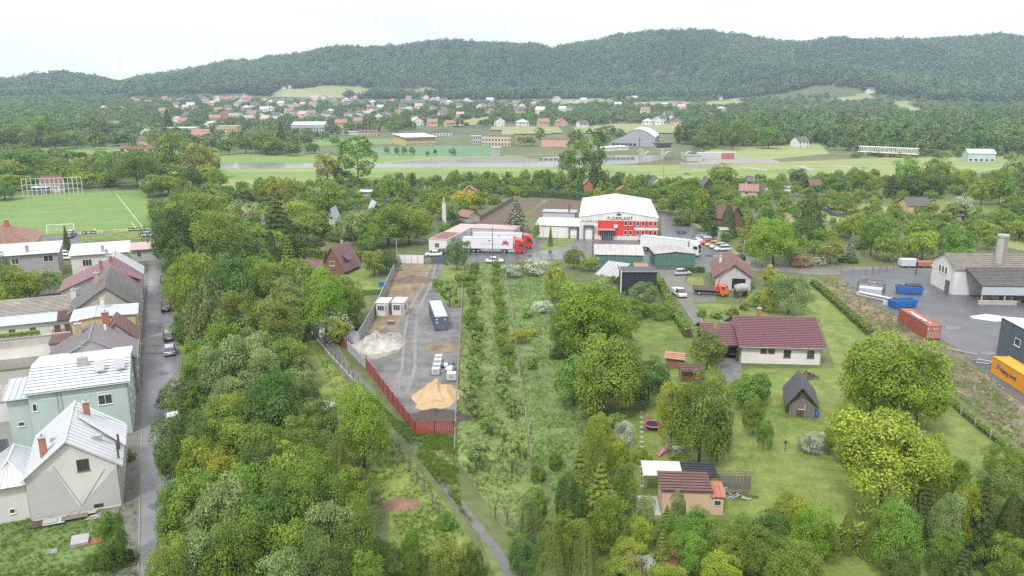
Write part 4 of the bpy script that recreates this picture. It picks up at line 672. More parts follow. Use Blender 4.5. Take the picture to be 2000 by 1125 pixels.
def leafmesh(name, pts, nrm, size, m, v=None, elong=1.5, jit=.5, seed=0):
    """Many small pointed leaves: pts (n,3), each leaf a folded four-point blade facing roughly along nrm."""
    rs = np.random.RandomState(seed); n = len(pts)
    nr = nrm + rs.normal(0, jit, (n, 3)); nr /= np.linalg.norm(nr, axis=1)[:, None] + 1e-9
    a = np.cross(nr, rs.normal(0, 1, (n, 3))); a /= np.linalg.norm(a, axis=1)[:, None] + 1e-9
    b = np.cross(nr, a); s = (size * rs.uniform(.6, 1.35, n))[:, None]
    V = np.empty((n, 4, 3)); V[:, 0] = pts - a * s * elong * .5; V[:, 1] = pts + b * s * .42 + nr * s * .12; V[:, 2] = pts + a * s * elong * .5; V[:, 3] = pts - b * s * .42 + nr * s * .12
    me = bpy.data.meshes.new(name); me.vertices.add(4 * n); me.vertices.foreach_set('co', V.reshape(-1))
    me.loops.add(4 * n); me.loops.foreach_set('vertex_index', np.arange(4 * n, dtype=np.int32))
    me.polygons.add(n); me.polygons.foreach_set('loop_start', np.arange(0, 4 * n, 4, dtype=np.int32))
    me.materials.append(m); at = me.attributes.new('v', 'FLOAT', 'FACE')
    vv = rs.uniform(0, .55, n) if v is None else v + rs.uniform(0, .3, n)
    at.data.foreach_set('value', vv.astype(np.float32)); me.update(calc_edges=True); me.validate(); return me
def unit(v): return v / (np.linalg.norm(v, axis=-1, keepdims=True) + 1e-9)
def crown(kind, n, seed, m):
    rs = np.random.RandomState(seed + 1); k = {'round': 75, 'wild': 60, 'tall': 80, 'shrub': 40, 'open': 34, 'bloom': 45}.get(kind, 0)
    size = math.sqrt(6.4 / n) / 1.15
    if kind in ('round', 'wild', 'tall', 'shrub', 'open', 'bloom'):
        dz = 1 - 1.78 * (np.arange(k) + .5) / k; da = 2.39996 * np.arange(k) + rs.normal(0, .5, k); dr = np.sqrt(1 - dz ** 2); d = np.stack([dr * np.cos(da), dr * np.sin(da), dz], 1)
        ph = rs.uniform(0, 6.28, 6); az = np.arctan2(d[:, 1], d[:, 0])
        lump = 1 + .13 * np.sin(2 * az + ph[0]) + .1 * np.sin(3 * az + ph[1] + 3 * d[:, 2]) + .08 * np.sin(5 * az + ph[2])
        rad = rs.uniform(.66, 1.0, k) * lump
        if kind in ('wild', 'open'): rad *= rs.uniform(.72, 1.1, k)
        inn = rs.uniform(0, 1, k) < .22; rad[inn] *= .55
        C = d * rad[:, None] * np.array([.40, .40, .41]); C[:, 2] += .5
        cr = rs.uniform(.10, .19, k)
        if kind == 'tall':
            C[:, 2] = .12 + rs.uniform(0, 1, k) ** .9 * .8; w = np.sin(np.clip((C[:, 2] - .02) * 3.3, 0, 3.14)) * .3 + .1; t = rs.uniform(0, 6.28, k)
            q = w * np.sqrt(rs.uniform(.3, 1, k)) * 1.25; C[:, 0] = q * np.cos(t); C[:, 1] = q * np.sin(t); cr = rs.uniform(.07, .14, k)
        if kind in ('shrub', 'bloom'): C[:, 2] = np.abs(C[:, 2] - .3) * 1.1 + .05; cr = rs.uniform(.12, .2, k)
        if kind == 'open': cr = rs.uniform(.07, .14, k)
        w = cr ** 2; ci = rs.choice(k, n, p=w / w.sum())
        u = unit(rs.normal(0, 1, (n, 3))); out = unit(C[ci] - np.array([0, 0, .4])); u = unit(u + out * .75 + np.array([0, 0, .3]))
        r = cr[ci] * (1 - np.abs(rs.normal(0, .16, n))) * (1 + .22 * np.sin(9 * u[:, 0] + ci) * np.sin(8 * u[:, 1] + 2 * ci))
        p = C[ci] + u * r[:, None] * np.array([1, 1, .8 if kind != 'tall' else .75]); nm = u * .7 + np.array([0, 0, .45])
        cv = rs.uniform(0, .45, k)[ci]
        return leafmesh('crown', p, nm, size * np.ones(n), m, v=cv, seed=seed, elong=1.5)
    if kind in ('spruce', 'larch'):
        lv = 15; L_ = []; N_ = []
        n = n * 2; per = n // (lv * 11)
        for i in range(lv):
            t = (i + .5) / lv; R_ = (.5 * (1 - t) ** .85 + .02) * rs.uniform(.88, 1.08); nb = int(13 - 6 * t); a0 = rs.uniform(0, 6.28)
            for j in range(nb):
                a = a0 + j * 6.28 / nb + rs.normal(0, .12); rr = R_ * rs.uniform(.78, 1.12); q = np.sqrt(rs.uniform(.02, 1, per)); side = rs.normal(0, 1, per) * .055 * (1.25 - q) * (1.3 - t)
                x = np.cos(a) * rr * q - np.sin(a) * side * 1.4; y = np.sin(a) * rr * q + np.cos(a) * side * 1.4
                z = .04 + t * .94 - rr * (q ** 1.3) * (.42 if kind == 'spruce' else .3) * .55 + rs.normal(0, .006, per) + .02 * q
                L_.append(np.stack([x, y, z], 1)); N_.append(np.tile([np.cos(a) * .5, np.sin(a) * .5, .8], (per, 1)))
        p = np.concatenate(L_); nm = np.concatenate(N_)
        return leafmesh('crown', p, nm, np.ones(len(p)) * size * (.8 if kind == 'spruce' else .7), m, seed=seed, elong=2.3, jit=.4)
    if kind == 'thuja':
        z = rs.uniform(0, 1, n) ** .9; a = rs.uniform(0, 6.28, n); R_ = .46 * np.clip((1 - z) ** .55, 0, 1) * np.clip(z * 8 + .5, 0, 1)
        R_ *= 1 + .1 * np.sin(7 * a + 9 * z) * np.sin(23 * z + 2 * a) - np.abs(rs.normal(0, .06, n))
        p = np.stack([R_ * np.cos(a), R_ * np.sin(a), z], 1); nm = np.stack([np.cos(a), np.sin(a), .35 + 0 * a], 1)
        return leafmesh('crown', p, nm, np.ones(n) * size * .8, m, seed=seed, elong=1.9, jit=.45)
    if kind == 'weep':
        ns = 260; a = rs.uniform(0, 6.28, ns); r0 = rs.uniform(.02, .36, ns); z0 = .97 - r0 * 1.1 + rs.normal(0, .05, ns); ln = rs.uniform(.18, .5, ns)
        si = rs.randint(0, ns, n); t = rs.uniform(0, 1, n); rr = r0[si] + .13 * np.sqrt(t); x = rr * np.cos(a[si]) + rs.normal(0, .014, n); y = rr * np.sin(a[si]) + rs.normal(0, .014, n); z = np.maximum(.05, z0[si] - ln[si] * t)
        return leafmesh('crown', np.stack([x, y, z], 1), np.stack([np.cos(a[si]), np.sin(a[si]), .5 + 0 * t], 1), np.ones(n) * size * .6, m, seed=seed, elong=1.8)
LEAVES = {
 'walnut': leaf('leaf_walnut', (0.090, 0.181, 0.013), (0.256, 0.380, 0.037), rnd=.2), 'green': leaf('leaf_green', (0.064, 0.129, 0.015), (0.199, 0.293, 0.043)),
 'dark': leaf('leaf_dark', (0.040, 0.086, 0.017), (0.124, 0.202, 0.040)), 'yellow': leaf('leaf_yellow', (0.119, 0.181, 0.015), (0.298, 0.354, 0.040)),
 'olive': leaf('leaf_olive', (0.090, 0.129, 0.020), (0.239, 0.277, 0.056)), 'silver': leaf('leaf_silver', (0.084, 0.142, 0.040), (0.269, 0.336, 0.120)),
 'spruce': leaf('needle_dark', (0.040, 0.069, 0.017), (0.119, 0.159, 0.037), .15), 'blue': leaf('needle_blue', (0.084, 0.111, 0.076), (0.239, 0.267, 0.186), .1),
 'light': leaf('needle_light', (0.099, 0.151, 0.020), (0.249, 0.293, 0.050), .2), 'gold': leaf('leaf_gold', (0.259, 0.259, 0.017), (0.655, 0.519, 0.055), rnd=.15),
 'purple': leaf('leaf_purple', (0.078, 0.041, 0.037), (0.171, 0.083, 0.069)), 'bloom': leaf('leaf_blossom', (.09, .14, .045), (.55, .58, .48)),
 'brown': leaf('leaf_dry', (0.197, 0.135, 0.064), (0.393, 0.281, 0.147)), 'tuft': leaf('grass_blade', (0.150, 0.215, 0.033), (0.358, 0.406, 0.106), .5, .3), 'fruit': leaf('leaf_fruit', (0.099, 0.163, 0.040), (0.280, 0.363, 0.106)),
 'hill': leaf('leaf_hill', (.03, .07, .022), (.105, .175, .05), .2, .5), 'hill2': leaf('leaf_hill_dark', (.02, .05, .022), (.065, .12, .045), .15, .4), 'belt': leaf('leaf_belt', (0.043, 0.094, 0.020), (0.154, 0.244, 0.054), .25, .6)}
BARK = mat('bark', (.09, .07, .055), rough=.9, var=.3, scale=3); BARKB = mat('birch_bark', (.4, .38, .34), var=.3, scale=4)
def trunk_mesh(seed, h0=.75, lim=7, r=.03):
    rs = random.Random(seed); b = MB(); x = y = 0; p = (0, 0, -.02)
    for i in range(3):
        q = (p[0] + rs.uniform(-.02, .02), p[1] + rs.uniform(-.02, .02), (i + 1) * h0 / 3); b.bar(p, q, r * (1 - i * .28), r * (1 - (i + 1) * .28), 7)
        p = q
    for i in range(lim):
        z = .2 + .45 * i / lim; a = i * 2.4 + rs.uniform(-.4, .4); e = (.3 * math.cos(a), .3 * math.sin(a), z + rs.uniform(.15, .3)); m_ = (e[0] * .45, e[1] * .45, z + .06)
        b.bar((0, 0, z), m_, r * .5, r * .33, 5); b.bar(m_, e, r * .33, r * .1, 5)
    return b.mesh('trunk', BARK, True)
TR = [trunk_mesh(i) for i in range(3)]; TRC = MB().bar((0, 0, -.02), (0, 0, .96), .022, .004, 7).mesh('trunk', BARK); TRS = trunk_mesh(9, .35, 6, .014)
CK = {}
def crowns(kind, lod):
    key = (kind, lod)
    if key not in CK:
        n = {'A': 15000, 'B': 5200, 'C': 1500}[lod]; k = {'round': {'A': 4, 'B': 3, 'C': 3}, 'wild': {'A': 4, 'B': 3, 'C': 3}}.get(kind, {'A': 2, 'B': 2, 'C': 2})[lod]
        if kind in ('shrub', 'open', 'bloom'): n = int(n * .6)
        CK[key] = [crown(kind, n, 11 * i + len(kind) + ord(lod), LEAVES['green']) for i in range(k)]
    return CK[key]
SPEC = {  # code: crown, leaf material, thing name, category, words, trunk
 'w': ('round', 'walnut', 'walnut_tree', 'tree', 'bright yellow-green walnut tree'), 'g': ('round', 'green', 'leafy_tree', 'tree', 'mid-green round leafy tree'),
 'd': ('round', 'dark', 'leafy_tree', 'tree', 'dark green broad leafy tree'), 'y': ('wild', 'yellow', 'leafy_tree', 'tree', 'yellowish green leafy tree'),
 'o': ('wild', 'olive', 'leafy_tree', 'tree', 'olive green loose leafy tree'), 's': ('wild', 'silver', 'willow_tree', 'tree', 'silvery grey-green leafy tree'),
 'u': ('wild', 'green', 'leafy_tree', 'tree', 'uneven mid-green leafy tree'), 'p': ('tall', 'green', 'poplar_tree', 'tree', 'tall oval green poplar'),
 'P': ('tall', 'olive', 'poplar_tree', 'tree', 'tall thin olive poplar'), 'c': ('spruce', 'spruce', 'spruce_tree', 'tree', 'dark pointed spruce'),
 'b': ('spruce', 'blue', 'blue_spruce', 'tree', 'blue-grey spruce'), 'l': ('larch', 'light', 'larch_tree', 'tree', 'light green pointed conifer'),
 't': ('thuja', 'spruce', 'thuja_tree', 'tree', 'narrow dark thuja column'), 'T': ('thuja', 'light', 'thuja_tree', 'tree', 'light green thuja cone'),
 'f': ('bloom', 'bloom', 'flowering_shrub', 'shrub', 'white flowering shrub'), 'h': ('shrub', 'green', 'garden_shrub', 'shrub', 'low round green shrub'),
 'H': ('shrub', 'dark', 'garden_shrub', 'shrub', 'low dark green shrub'), 'Y': ('shrub', 'yellow', 'garden_shrub', 'shrub', 'yellow-green garden shrub'),
 'q': ('open', 'fruit', 'fruit_tree', 'tree', 'small pale fruit tree'), 'Q': ('open', 'silver', 'fruit_tree', 'tree', 'small silvery fruit tree'), 'k': ('wild', 'gold', 'golden_tree', 'tree', 'golden yellow ornamental tree'),
 'K': ('shrub', 'gold', 'golden_shrub', 'shrub', 'golden yellow shrub'), 'r': ('shrub', 'purple', 'purple_shrub', 'shrub', 'dark purple shrub'),
 'n': ('weep', 'olive', 'birch_tree', 'tree', 'drooping olive birch'), 'x': ('shrub', 'brown', 'dry_shrub', 'shrub', 'dry brownish shrub')}
# ------------------------------------------------------------------ vehicles
def paint(n, c, r=.28): return mat(n, c, rough=r, var=.03, spec=.6)
P_white = paint('paint_white', (.68, .69, .7)); P_silver = paint('paint_silver', (.42, .44, .46)); P_black = paint('paint_black', (.025, .027, .03)); P_red = paint('paint_red', (.5, .03, .025)); P_blue = paint('paint_blue', (.09, .16, .27)); P_grey = paint('paint_grey', (.2, .21, .22)); P_yellow = paint('paint_yellow', (.6, .38, .05)); P_dkred = paint('paint_dark_red', (.3, .03, .035)); P_orange = paint('paint_orange', (.65, .12, .025))
RUB = mat('tyre_rubber', (.025, .025, .027), rough=.85, var=.1); RIM = mat('wheel_rim', (.45, .46, .47), rough=.35, metal=.5, var=.05); LAMP = mat('lamp_lens', (.7, .7, .68), rough=.15, var=.05, spec=.8); TAIL = mat('tail_lens', (.4, .02, .02), rough=.2, var=.05, spec=.8); CARGL = mat('car_glass', (.03, .036, .042), rough=.08, var=.1, spec=.9); PLATE = mat('number_plate', (.65, .65, .62), var=.05)
def wheel(t, x, y, r, w=.22):
    s = 1 if y > 0 else -1
    b = MB(); n = 16; pr = [(r * .6, -w / 2), (r, -w / 2 + .04), (r, w / 2 - .04), (r * .6, w / 2)]
    vs = [(x + q * math.cos(6.2832 * i / n), y + z, r + q * math.sin(6.2832 * i / n)) for q, z in pr for i in range(n)]
    b.add(vs, [(j * n + i, j * n + (i + 1) % n, (j + 1) * n + (i + 1) % n, (j + 1) * n + i) for j in range(3) for i in range(n)]); o = b.build('wheel', RUB, t, True)
    c = MB(); c.bar((x, y - w * .4, r), (x, y + w * .42 * 1, r), r * .6, n=14); c.build('rim', RIM, o); return o
def loft(st, cap=True):
    """st: cross sections along x, each (x, [(y, z) ...] from the sill on one side over the top to the other)."""
    b = MB(); n = len(st[0][1]); vs = [(x, y, z) for x, pr in st for y, z in pr]; fs = [(j * n + i, (j + 1) * n + i, (j + 1) * n + i + 1, j * n + i + 1) for j in range(len(st) - 1) for i in range(n - 1)]
    fs += [(j * n, j * n + n - 1, (j + 1) * n + n - 1, (j + 1) * n) for j in range(len(st) - 1)]
    if cap: fs += [tuple(range(n)), tuple((len(st) - 1) * n + i for i in range(n - 1, -1, -1))]
    return b.add(vs, fs)
def car_proto(name, label, L_, W_, H_, kind, paintm, bonnet=.26, tail=.14):
    """The car stands with its nose towards +x, its centre on the origin."""
    t = thing(name, label, 'car'); h = L_ / 2; w = W_ / 2; zb = H_ * .6
    def sec(x, zt, k, z0=.2): return (x, [(-w * k * .94, z0), (-w * k, z0 + .18), (-w * k, zt - .12), (-w * k * .9, zt), (0, zt + .02), (w * k * .9, zt), (w * k, zt - .12), (w * k, z0 + .18), (w * k * .94, z0)])
    xb = h - L_ * bonnet; xt = -h + L_ * tail
    st = [sec(-h, zb * .78, .82, .35), sec(-h + .12, zb * .98, .93, .25), sec(xt, zb * 1.02, 1), sec(0, zb, 1), sec(xb, zb * .97, 1), sec(h - .5, zb * .86, .97), sec(h - .12, zb * .72, .9, .22), sec(h, zb * .6, .78, .3)]
    body = loft(st).build('body', paintm, t, True)
    g0, g1, g2, g3 = (-h + .1, -h + .55, xb - .75, xb + .1) if kind != 'sedan' else (xt - .1, xt + .55, xb - .8, xb + .1)
    gk = lambda x, zt, k, kt: (x, [(-w * k * .95, zb - .04), (-w * kt, zt), (w * kt, zt), (w * k * .95, zb - .04)])
    loft([gk(g0, zb + .03, .95, .85), gk(g1, H_ - .05, .98, .74), gk(g2, H_ - .04, .98, .74), gk(g3, zb + .02, .96, .84)]).build('windows', CARGL, t)
    MB().add([(g1 - .02, -w * .76, H_ - .055), (g1 - .02, w * .76, H_ - .055), (g2 + .05, w * .76, H_ - .045), (g2 + .05, -w * .76, H_ - .045), (g1 + .1, -w * .66, H_), (g1 + .1, w * .66, H_), (g2 - .12, w * .66, H_), (g2 - .12, -w * .66, H_)], [(0, 1, 2, 3), (4, 7, 6, 5), (0, 4, 5, 1), (1, 5, 6, 2), (2, 6, 7, 3), (3, 7, 4, 0)]).build('roof', paintm, t)
    for s in (-1, 1):
        for px in (g1 + .15, (g1 + g2) / 2 - .05, g2 - .05): MB().bar((px, s * w * .955, zb - .03), (px - .05, s * w * .765, H_ - .05), .035, n=5).build('pillar', paintm, t)
        for x in (h - L_ * .19, -h + L_ * .19): wheel(t, x, s * (w - .1), .33)
        MB().box(h - .28, s * w * .58 - .16, zb * .55, h - .03, s * w * .58 + .16, zb * .72).build('headlight', LAMP, t); MB().box(-h - .01, s * w * .62 - .14, zb * .62, -h + .12, s * w * .62 + .14, zb * .85).build('tail_light', TAIL, t)
        MB().box(xb - .15, s * (w + .02) - .1 * (s < 0), zb, xb + .05, s * (w + .02) + .1 * (s > 0), zb + .16).build('mirror', paintm, t)
    MB().box(h - .02, -.26, .38, h + .02, .26, .5).box(-h - .02, -.26, .5, -h + .01, .26, .62).build('number_plate', PLATE, t)
    return t
hatch = car_proto('parked_car', 'white hatchback parked at the kerb just above the overhanging dark trees', 3.95, 1.72, 1.5, 'hatch', P_white)
estate = car_proto('parked_car', 'black car parked with its nose under the hedge', 4.55, 1.8, 1.5, 'estate', P_black, .25, .06)
sedan = car_proto('parked_car', 'white saloon car parked on the verge in front of the company yard gate', 4.5, 1.78, 1.45, 'sedan', P_white, .26, .16)
SR = math.atan2(SD[1], SD[0])
used_ = {}
def car(proto, px, rz, label, group, p, sc=None):
    x, y = P(*px); key = proto.name
    if key not in used_ and proto['label'] == label: used_[key] = 1; proto.location = (x, y, .04); proto.rotation_euler = (0, 0, rz); proto['group'] = group; return proto
    return copy_thing(proto, (x, y, .04), rz, label, group, {'body': p, 'roof': p, 'pillar': p, 'mirror': p}, sc)
STG = 'cars parked along the street'
car(hatch, (339, 826), SR, 'white hatchback parked at the kerb just above the overhanging dark trees', STG, P_white); hatch['group'] = STG
car(estate, (332, 690), SR, 'light silver car parked by the kerb beside the little lawn', STG, P_silver, (.95, 1, 1)); car(estate, (330, 661), SR, 'grey estate parked close behind the silver car', STG, P_grey)
car(estate, (325, 605), SR, 'black car parked with its nose under the hedge', STG, P_black); car(estate, (326, 590), SR, 'black car with a red tailgate in the middle of the street row', STG, P_dkred); car(estate, (322, 550), SR, 'black car parked at the top of the street under the dark tree', STG, P_black)
car(hatch, (341, 846), SR, 'dark red car almost hidden by the leaves behind the white hatchback', STG, P_dkred)
CY = 'cars in the company yard'; sedan['group'] = CY
x_, y_ = P(966, 513); sedan.location = (x_, y_, .04); sedan.rotation_euler = (0, 0, R(3)); used_[sedan.name] = 1
car(sedan, (847, 500), R(182), 'white saloon parked against the white depot beside the gate', CY, P_white); car(estate, (862, 497), R(178), 'dark car parked behind the white saloon at the depot', CY, P_black)
for i, (px, lb, p, pr) in enumerate([((1373, 464), 'blue-grey car at the far end of the parked row', P_blue, estate), ((1371, 469), 'pale blue car second from the far end of the parked row', P_silver, hatch), ((1377, 473), 'white car in the middle of the parked row', P_white, estate), ((1382, 477), 'red car in the parked row', P_red, hatch), ((1391, 481), 'yellow car in the parked row', P_yellow, hatch), ((1402, 485), 'silver car near the near end of the parked row', P_silver, estate), ((1411, 489.5), 'white estate at the near end of the parked row', P_white, estate)]):
    car(pr, px, R(188), lb + ' beside the hall', 'row of cars beside the company hall', p)
car(estate, (1438, 508), R(170), 'black car parked alone at the yard corner under trees', CY, P_black); car(hatch, (1254, 471), R(95), 'white car parked before the entrance of the red-fronted hall', CY, P_white)
car(hatch, (1333, 537), R(12), 'silver hatchback standing on the lawn edge by the gravel lane', 'cars at the garden houses', P_silver); car(estate, (1421, 690), R(95), 'dark car standing inside the open carport', 'cars at the garden houses', P_black)
car(hatch, (138, 464), R(105), 'blue car beside the football goal', 'cars at the football club', P_blue); car(hatch, (140, 459), R(105), 'pale car behind the blue car beside the football goal', 'cars at the football club', P_silver); car(hatch, (290, 462), R(20), 'white car at the club lawn corner', 'cars at the football club', P_white); car(sedan, (128, 500), R(25), 'white car between the grey house and the pale house', 'cars at the football club', P_white); car(sedan, (131, 507), R(15), 'white van-like car in front of the pale house wall', 'cars at the football club', P_white)
def lorry(x, y, rz, label, art=True, cabm=P_red):
    """Tractor and semi-trailer, nose towards +x; the origin is under the trailer's rear corner on the camera side."""
    t = thing('lorry', label, 'lorry', (x, y, .03), rz, 'lorries of the company')
    tr = MB().box(0, 0, 1.15, 13.4, 2.5, 3.95).build('trailer_box', P_white, t)
    MB().box(-.03, -.02, 1.1, 13.43, 2.52, 1.22).box(-.03, -.02, 3.9, 13.43, 2.52, 3.98).build('trailer_rail', M['pale_metal'], tr)
    MB().box(.5, .7, .8, 13, 1.8, 1.14).build('chassis', M['anthracite'], t); MB().box(4.8, .05, .45, 10.2, .12, 1.05).box(4.8, 2.38, .45, 10.2, 2.45, 1.05).build('side_guard', M['grey_metal'], t)
    for wx in (1.6, 2.9, 4.2, 11.2, 15.3):
        for wy in (.2, 2.3): wheel(t, wx, wy, .5, .34)
    if art:
        for cx_, k in ((1.4, 1), (11.4, 1.25)):
            fl = MB()
            for a in range(7):
                A_ = R(-20 + a * 35); d = Vector((math.cos(A_), 0, math.sin(A_))); n = Vector((-d.z, 0, d.x)); c = Vector((cx_, -.012, 2.5)); q = [c, c + d * .45 * k + n * .17 * k, c + d * .95 * k, c + d * .45 * k - n * .17 * k]; fl.add(q, [(0, 3, 2, 1)])
            fl.build('flower_print', mat('magenta_print', (.45, .05, .12), var=.3, scale=3), tr)
        cu = bpy.data.curves.new('lettering', 'FONT'); cu.body = 'FLORPLANT'; cu.size = .55; cu.space_character = 1.5; cu.materials.append(M['pale_metal']); o = bpy.data.objects.new('lettering', cu); COL.objects.link(o); o.parent = tr; o.location = (5, -.02, 2.3); o.rotation_euler = (R(90), 0, 0)
        em = MB()
        for a in (-50, 0, 50):
            d = Vector((math.sin(R(a)), 0, math.cos(R(a)))); n = Vector((d.z, 0, -d.x)); p = Vector((7.2, -.015, 3.15)); em.add([p, p + d * .22 + n * .1, p + d * .45, p + d * .22 - n * .1], [(0, 1, 2, 3)])
        em.build('leaf_emblem', M['black_paint'], tr)
    cb = loft([(13.85, [(.02, .45), (.02, 3.7), (.2, 3.95), (2.3, 3.95), (2.48, 3.7), (2.48, .45)]), (15.2, [(.02, .45), (.02, 3.55), (.2, 3.8), (2.3, 3.8), (2.48, 3.55), (2.48, .45)]), (16.0, [(.04, .4), (.04, 2.9), (.25, 3.2), (2.25, 3.2), (2.46, 2.9), (2.46, .4)]), (16.3, [(.12, .4), (.12, 1.9), (.3, 2.0), (2.2, 2.0), (2.38, 1.9), (2.38, .4)])]).build('cab', cabm, t)
    MB().slab([(16.32, .3, 1.95), (16.32, 2.2, 1.95), (16.04, 2.15, 3.0), (16.04, .35, 3.0)], .02).build('windscreen', CARGL, cb); MB().box(14.9, -.01, 1.9, 15.8, .05, 2.7).build('side_window', CARGL, cb); MB().box(15.9, -.25, 2.0, 16.05, -.02, 2.7).build('mirror', M['black_paint'], cb)
    MB().box(16.22, .2, .5, 16.36, .6, .8).build('headlight', LAMP, cb); MB().box(16.22, 1.9, .5, 16.36, 2.3, .8).build('headlight', LAMP, cb); MB().box(16.2, .6, .9, 16.34, 1.9, 1.7).build('grille', M['black_paint'], cb)
    MB().box(12.4, .6, .8, 14, 1.9, 1.1).box(12.2, .05, .4, 14.6, .5, .95).build('tank', M['pale_metal'], t)
    return t
a = P(904, 493); b = P(1012, 495.5); lorry(*a, math.atan2(b[1] - a[1], b[0] - a[0]), 'white semi-trailer lorry with flower prints and a red cab standing nearer the fence', True)
a = P(924, 483.5); b = P(1038, 486); lorry(*a, math.atan2(b[1] - a[1], b[0] - a[0]), 'second white semi-trailer lorry with a red cab parked just behind the other')
a = P(1250, 489); b = P(1361, 502); l3 = lorry(*a, math.atan2(b[1] - a[1], b[0] - a[0]), 'plain white lorry parked across behind the two green sheds', False, P_white)
# tipper truck
tp = thing('tipper_lorry', 'orange tipper lorry with a crane arm beside the maroon-roofed house', 'lorry', (*P(1352, 577), .04), R(-14)); b = MB().box(0, .1, 1.15, 4.6, 2.3, 1.25)
for q in ((0, .05, 1.2, 4.6, .12, 1.75), (0, 2.28, 1.2, 4.6, 2.35, 1.75), (-.05, .1, 1.2, 0, 2.3, 1.75)): b.box(*q)
b.build('tipper_bed', M['grey_wood'], tp); MB().box(4.7, .1, 1.0, 5.5, 2.3, 2.2).build('tool_box', P_red, tp)
cb = loft([(5.6, [(.1, .6), (.1, 2.3), (.3, 2.5), (2.1, 2.5), (2.3, 2.3), (2.3, .6)]), (6.7, [(.1, .6), (.1, 2.2), (.3, 2.4), (2.1, 2.4), (2.3, 2.2), (2.3, .6)]), (7.3, [(.15, .6), (.15, 1.5), (.3, 1.6), (2.1, 1.6), (2.25, 1.5), (2.25, .6)])]).build('cab', P_orange, tp)
MB().slab([(7.3, .3, 1.6), (7.3, 2.1, 1.6), (6.76, 2.0, 2.3), (6.76, .4, 2.3)], .02).box(5.9, .06, 1.6, 6.6, .11, 2.15).build('windscreen', CARGL, cb); MB().box(.3, .7, .6, 6.9, 1.7, 1.0).build('chassis', M['black_paint'], tp)
for x in (1.4, 6.2):
    for y in (.3, 2.1): wheel(tp, x, y, .48, .3)
MB().bar((5.1, 1.2, 2.2), (5.4, 1.2, 3.6), .14).bar((5.4, 1.2, 3.6), (8.6, 1.3, 7.6), .12, .08).build('crane_arm', M['brick_red'], tp); MB().bar((8.6, 1.3, 7.6), (8.7, 1.3, 4.0), .02).build('cable', M['black_paint'], tp)
pk_ = thing('pickup_truck', 'white pick-up standing on the gravel lane beside the clipped hedge', 'pick-up', (*P(1326, 578), .04), R(-80)); w = .9
loft([(-2.4, [(-w, .4), (-w, .95), (w, .95), (w, .4)]), (.3, [(-w, .4), (-w, .95), (w, .95), (w, .4)]), (1.3, [(-w, .4), (-w, 1.0), (w, 1.0), (w, .4)]), (2.3, [(-w * .95, .4), (-w * .95, .85), (w * .95, .85), (w * .95, .4)])]).build('body', P_white, pk_)
for q in ((-2.4, -.9, .95, .1, -.82, 1.35), (-2.4, .82, .95, .1, .9, 1.35), (-2.42, -.9, .95, -2.34, .9, 1.35)): MB().box(*q).build('bed_side', P_white, pk_)
loft([(.1, [(-.86, .9), (-.7, 1.75), (.7, 1.75), (.86, .9)]), (1.0, [(-.86, .9), (-.7, 1.75), (.7, 1.75), (.86, .9)]), (1.6, [(-.86, .9), (-.8, 1.0), (.8, 1.0), (.86, .9)])]).build('cab_windows', CARGL, pk_); MB().box(.15, -.7, 1.74, 1.0, .7, 1.8).build('cab_roof', P_white, pk_)
for x in (-1.5, 1.5):
    for y in (-.8, .8): wheel(pk_, x, y, .36)
tk = thing('barrel', 'large wooden barrel lying on a stand before the grey gable', 'barrel', (*P(1446, 580), .6), R(20)); pr = MB()
for i, (x, r) in enumerate([(-1.3, .8), (-.65, .95), (0, 1.0), (.65, .95), (1.3, .8)]):
    if i: pr.bar((x0, 0, 1.3), (x, 0, 1.3), r0 * 1.0, r, 18)
    x0, r0 = x, r
pr.build('staves', M['grey_metal'], tk, True)
for x in (-1.2, -.5, .5, 1.2): MB().bar((x - .05, 0, 1.3), (x + .05, 0, 1.3), 1.0 if abs(x) < 1 else .86, n=18).build('hoop', M['silver_gutter'], tk)
MB().bar((1.3, 0, 1.3), (1.34, 0, 1.3), .74, n=16).build('barrel_head', M['brown_wood'], tk); MB().box(-1.2, -.8, -.6, -1, .8, .6).box(1, -.8, -.6, 1.2, .8, .6).build('cradle', M['dark_wood'], tk)
# ------------------------------------------------------------------ containers and skips
def container(name, label, x, y, rz, L_, m, ends=True, W_=2.44, H_=2.6, group=None):
    """Origin at a bottom corner; length along +x, doors on the x=0 end."""
    t = thing(name, label, 'container', (x, y, .06), rz, group); n = int(L_ / .55); bd = MB().box(.06, .06, .12, L_ - .06, W_ - .06, H_ - .06).build('body', m, t); rb = MB().box(.03, 0, .15, .3, .07, H_ - .1).mesh('side_rib', m)
    for i in range(n): inst('side_rib', rb, t, (i * (L_ - .3) / n + .12, 0, 0)); inst('side_rib', rb, t, (i * (L_ - .3) / n + .12, W_ - .07, 0))
    fr = MB()
    for xx in (0, L_ - .12):
        for yy in (0, W_ - .12): fr.box(xx, yy, 0, xx + .12, yy + .12, H_)
    for yy in (-.01, W_ - .11): fr.box(0, yy, 0, L_, yy + .12, .16).box(0, yy, H_ - .1, L_, yy + .12, H_ + .01)
    fr.build('frame', m, t)
    for k in (0, 1):
        d = MB().box(-.02, .12 + k * 1.11, .16, .05, 1.21 + k * 1.11, H_ - .12).build('door', m, t)
        for j in (.3, .8): MB().bar((-.05, .12 + k * 1.11 + j, .2), (-.05, .12 + k * 1.11 + j, H_ - .15), .025, n=5).build('lock_bar', M['silver_gutter'], d)
        for zz in (.5, 1.0, 1.5, 2.0): MB().box(-.035, .16 + k * 1.11, zz, -.018, 1.17 + k * 1.11, zz + .06).build('door_rib', m, d)
    return t
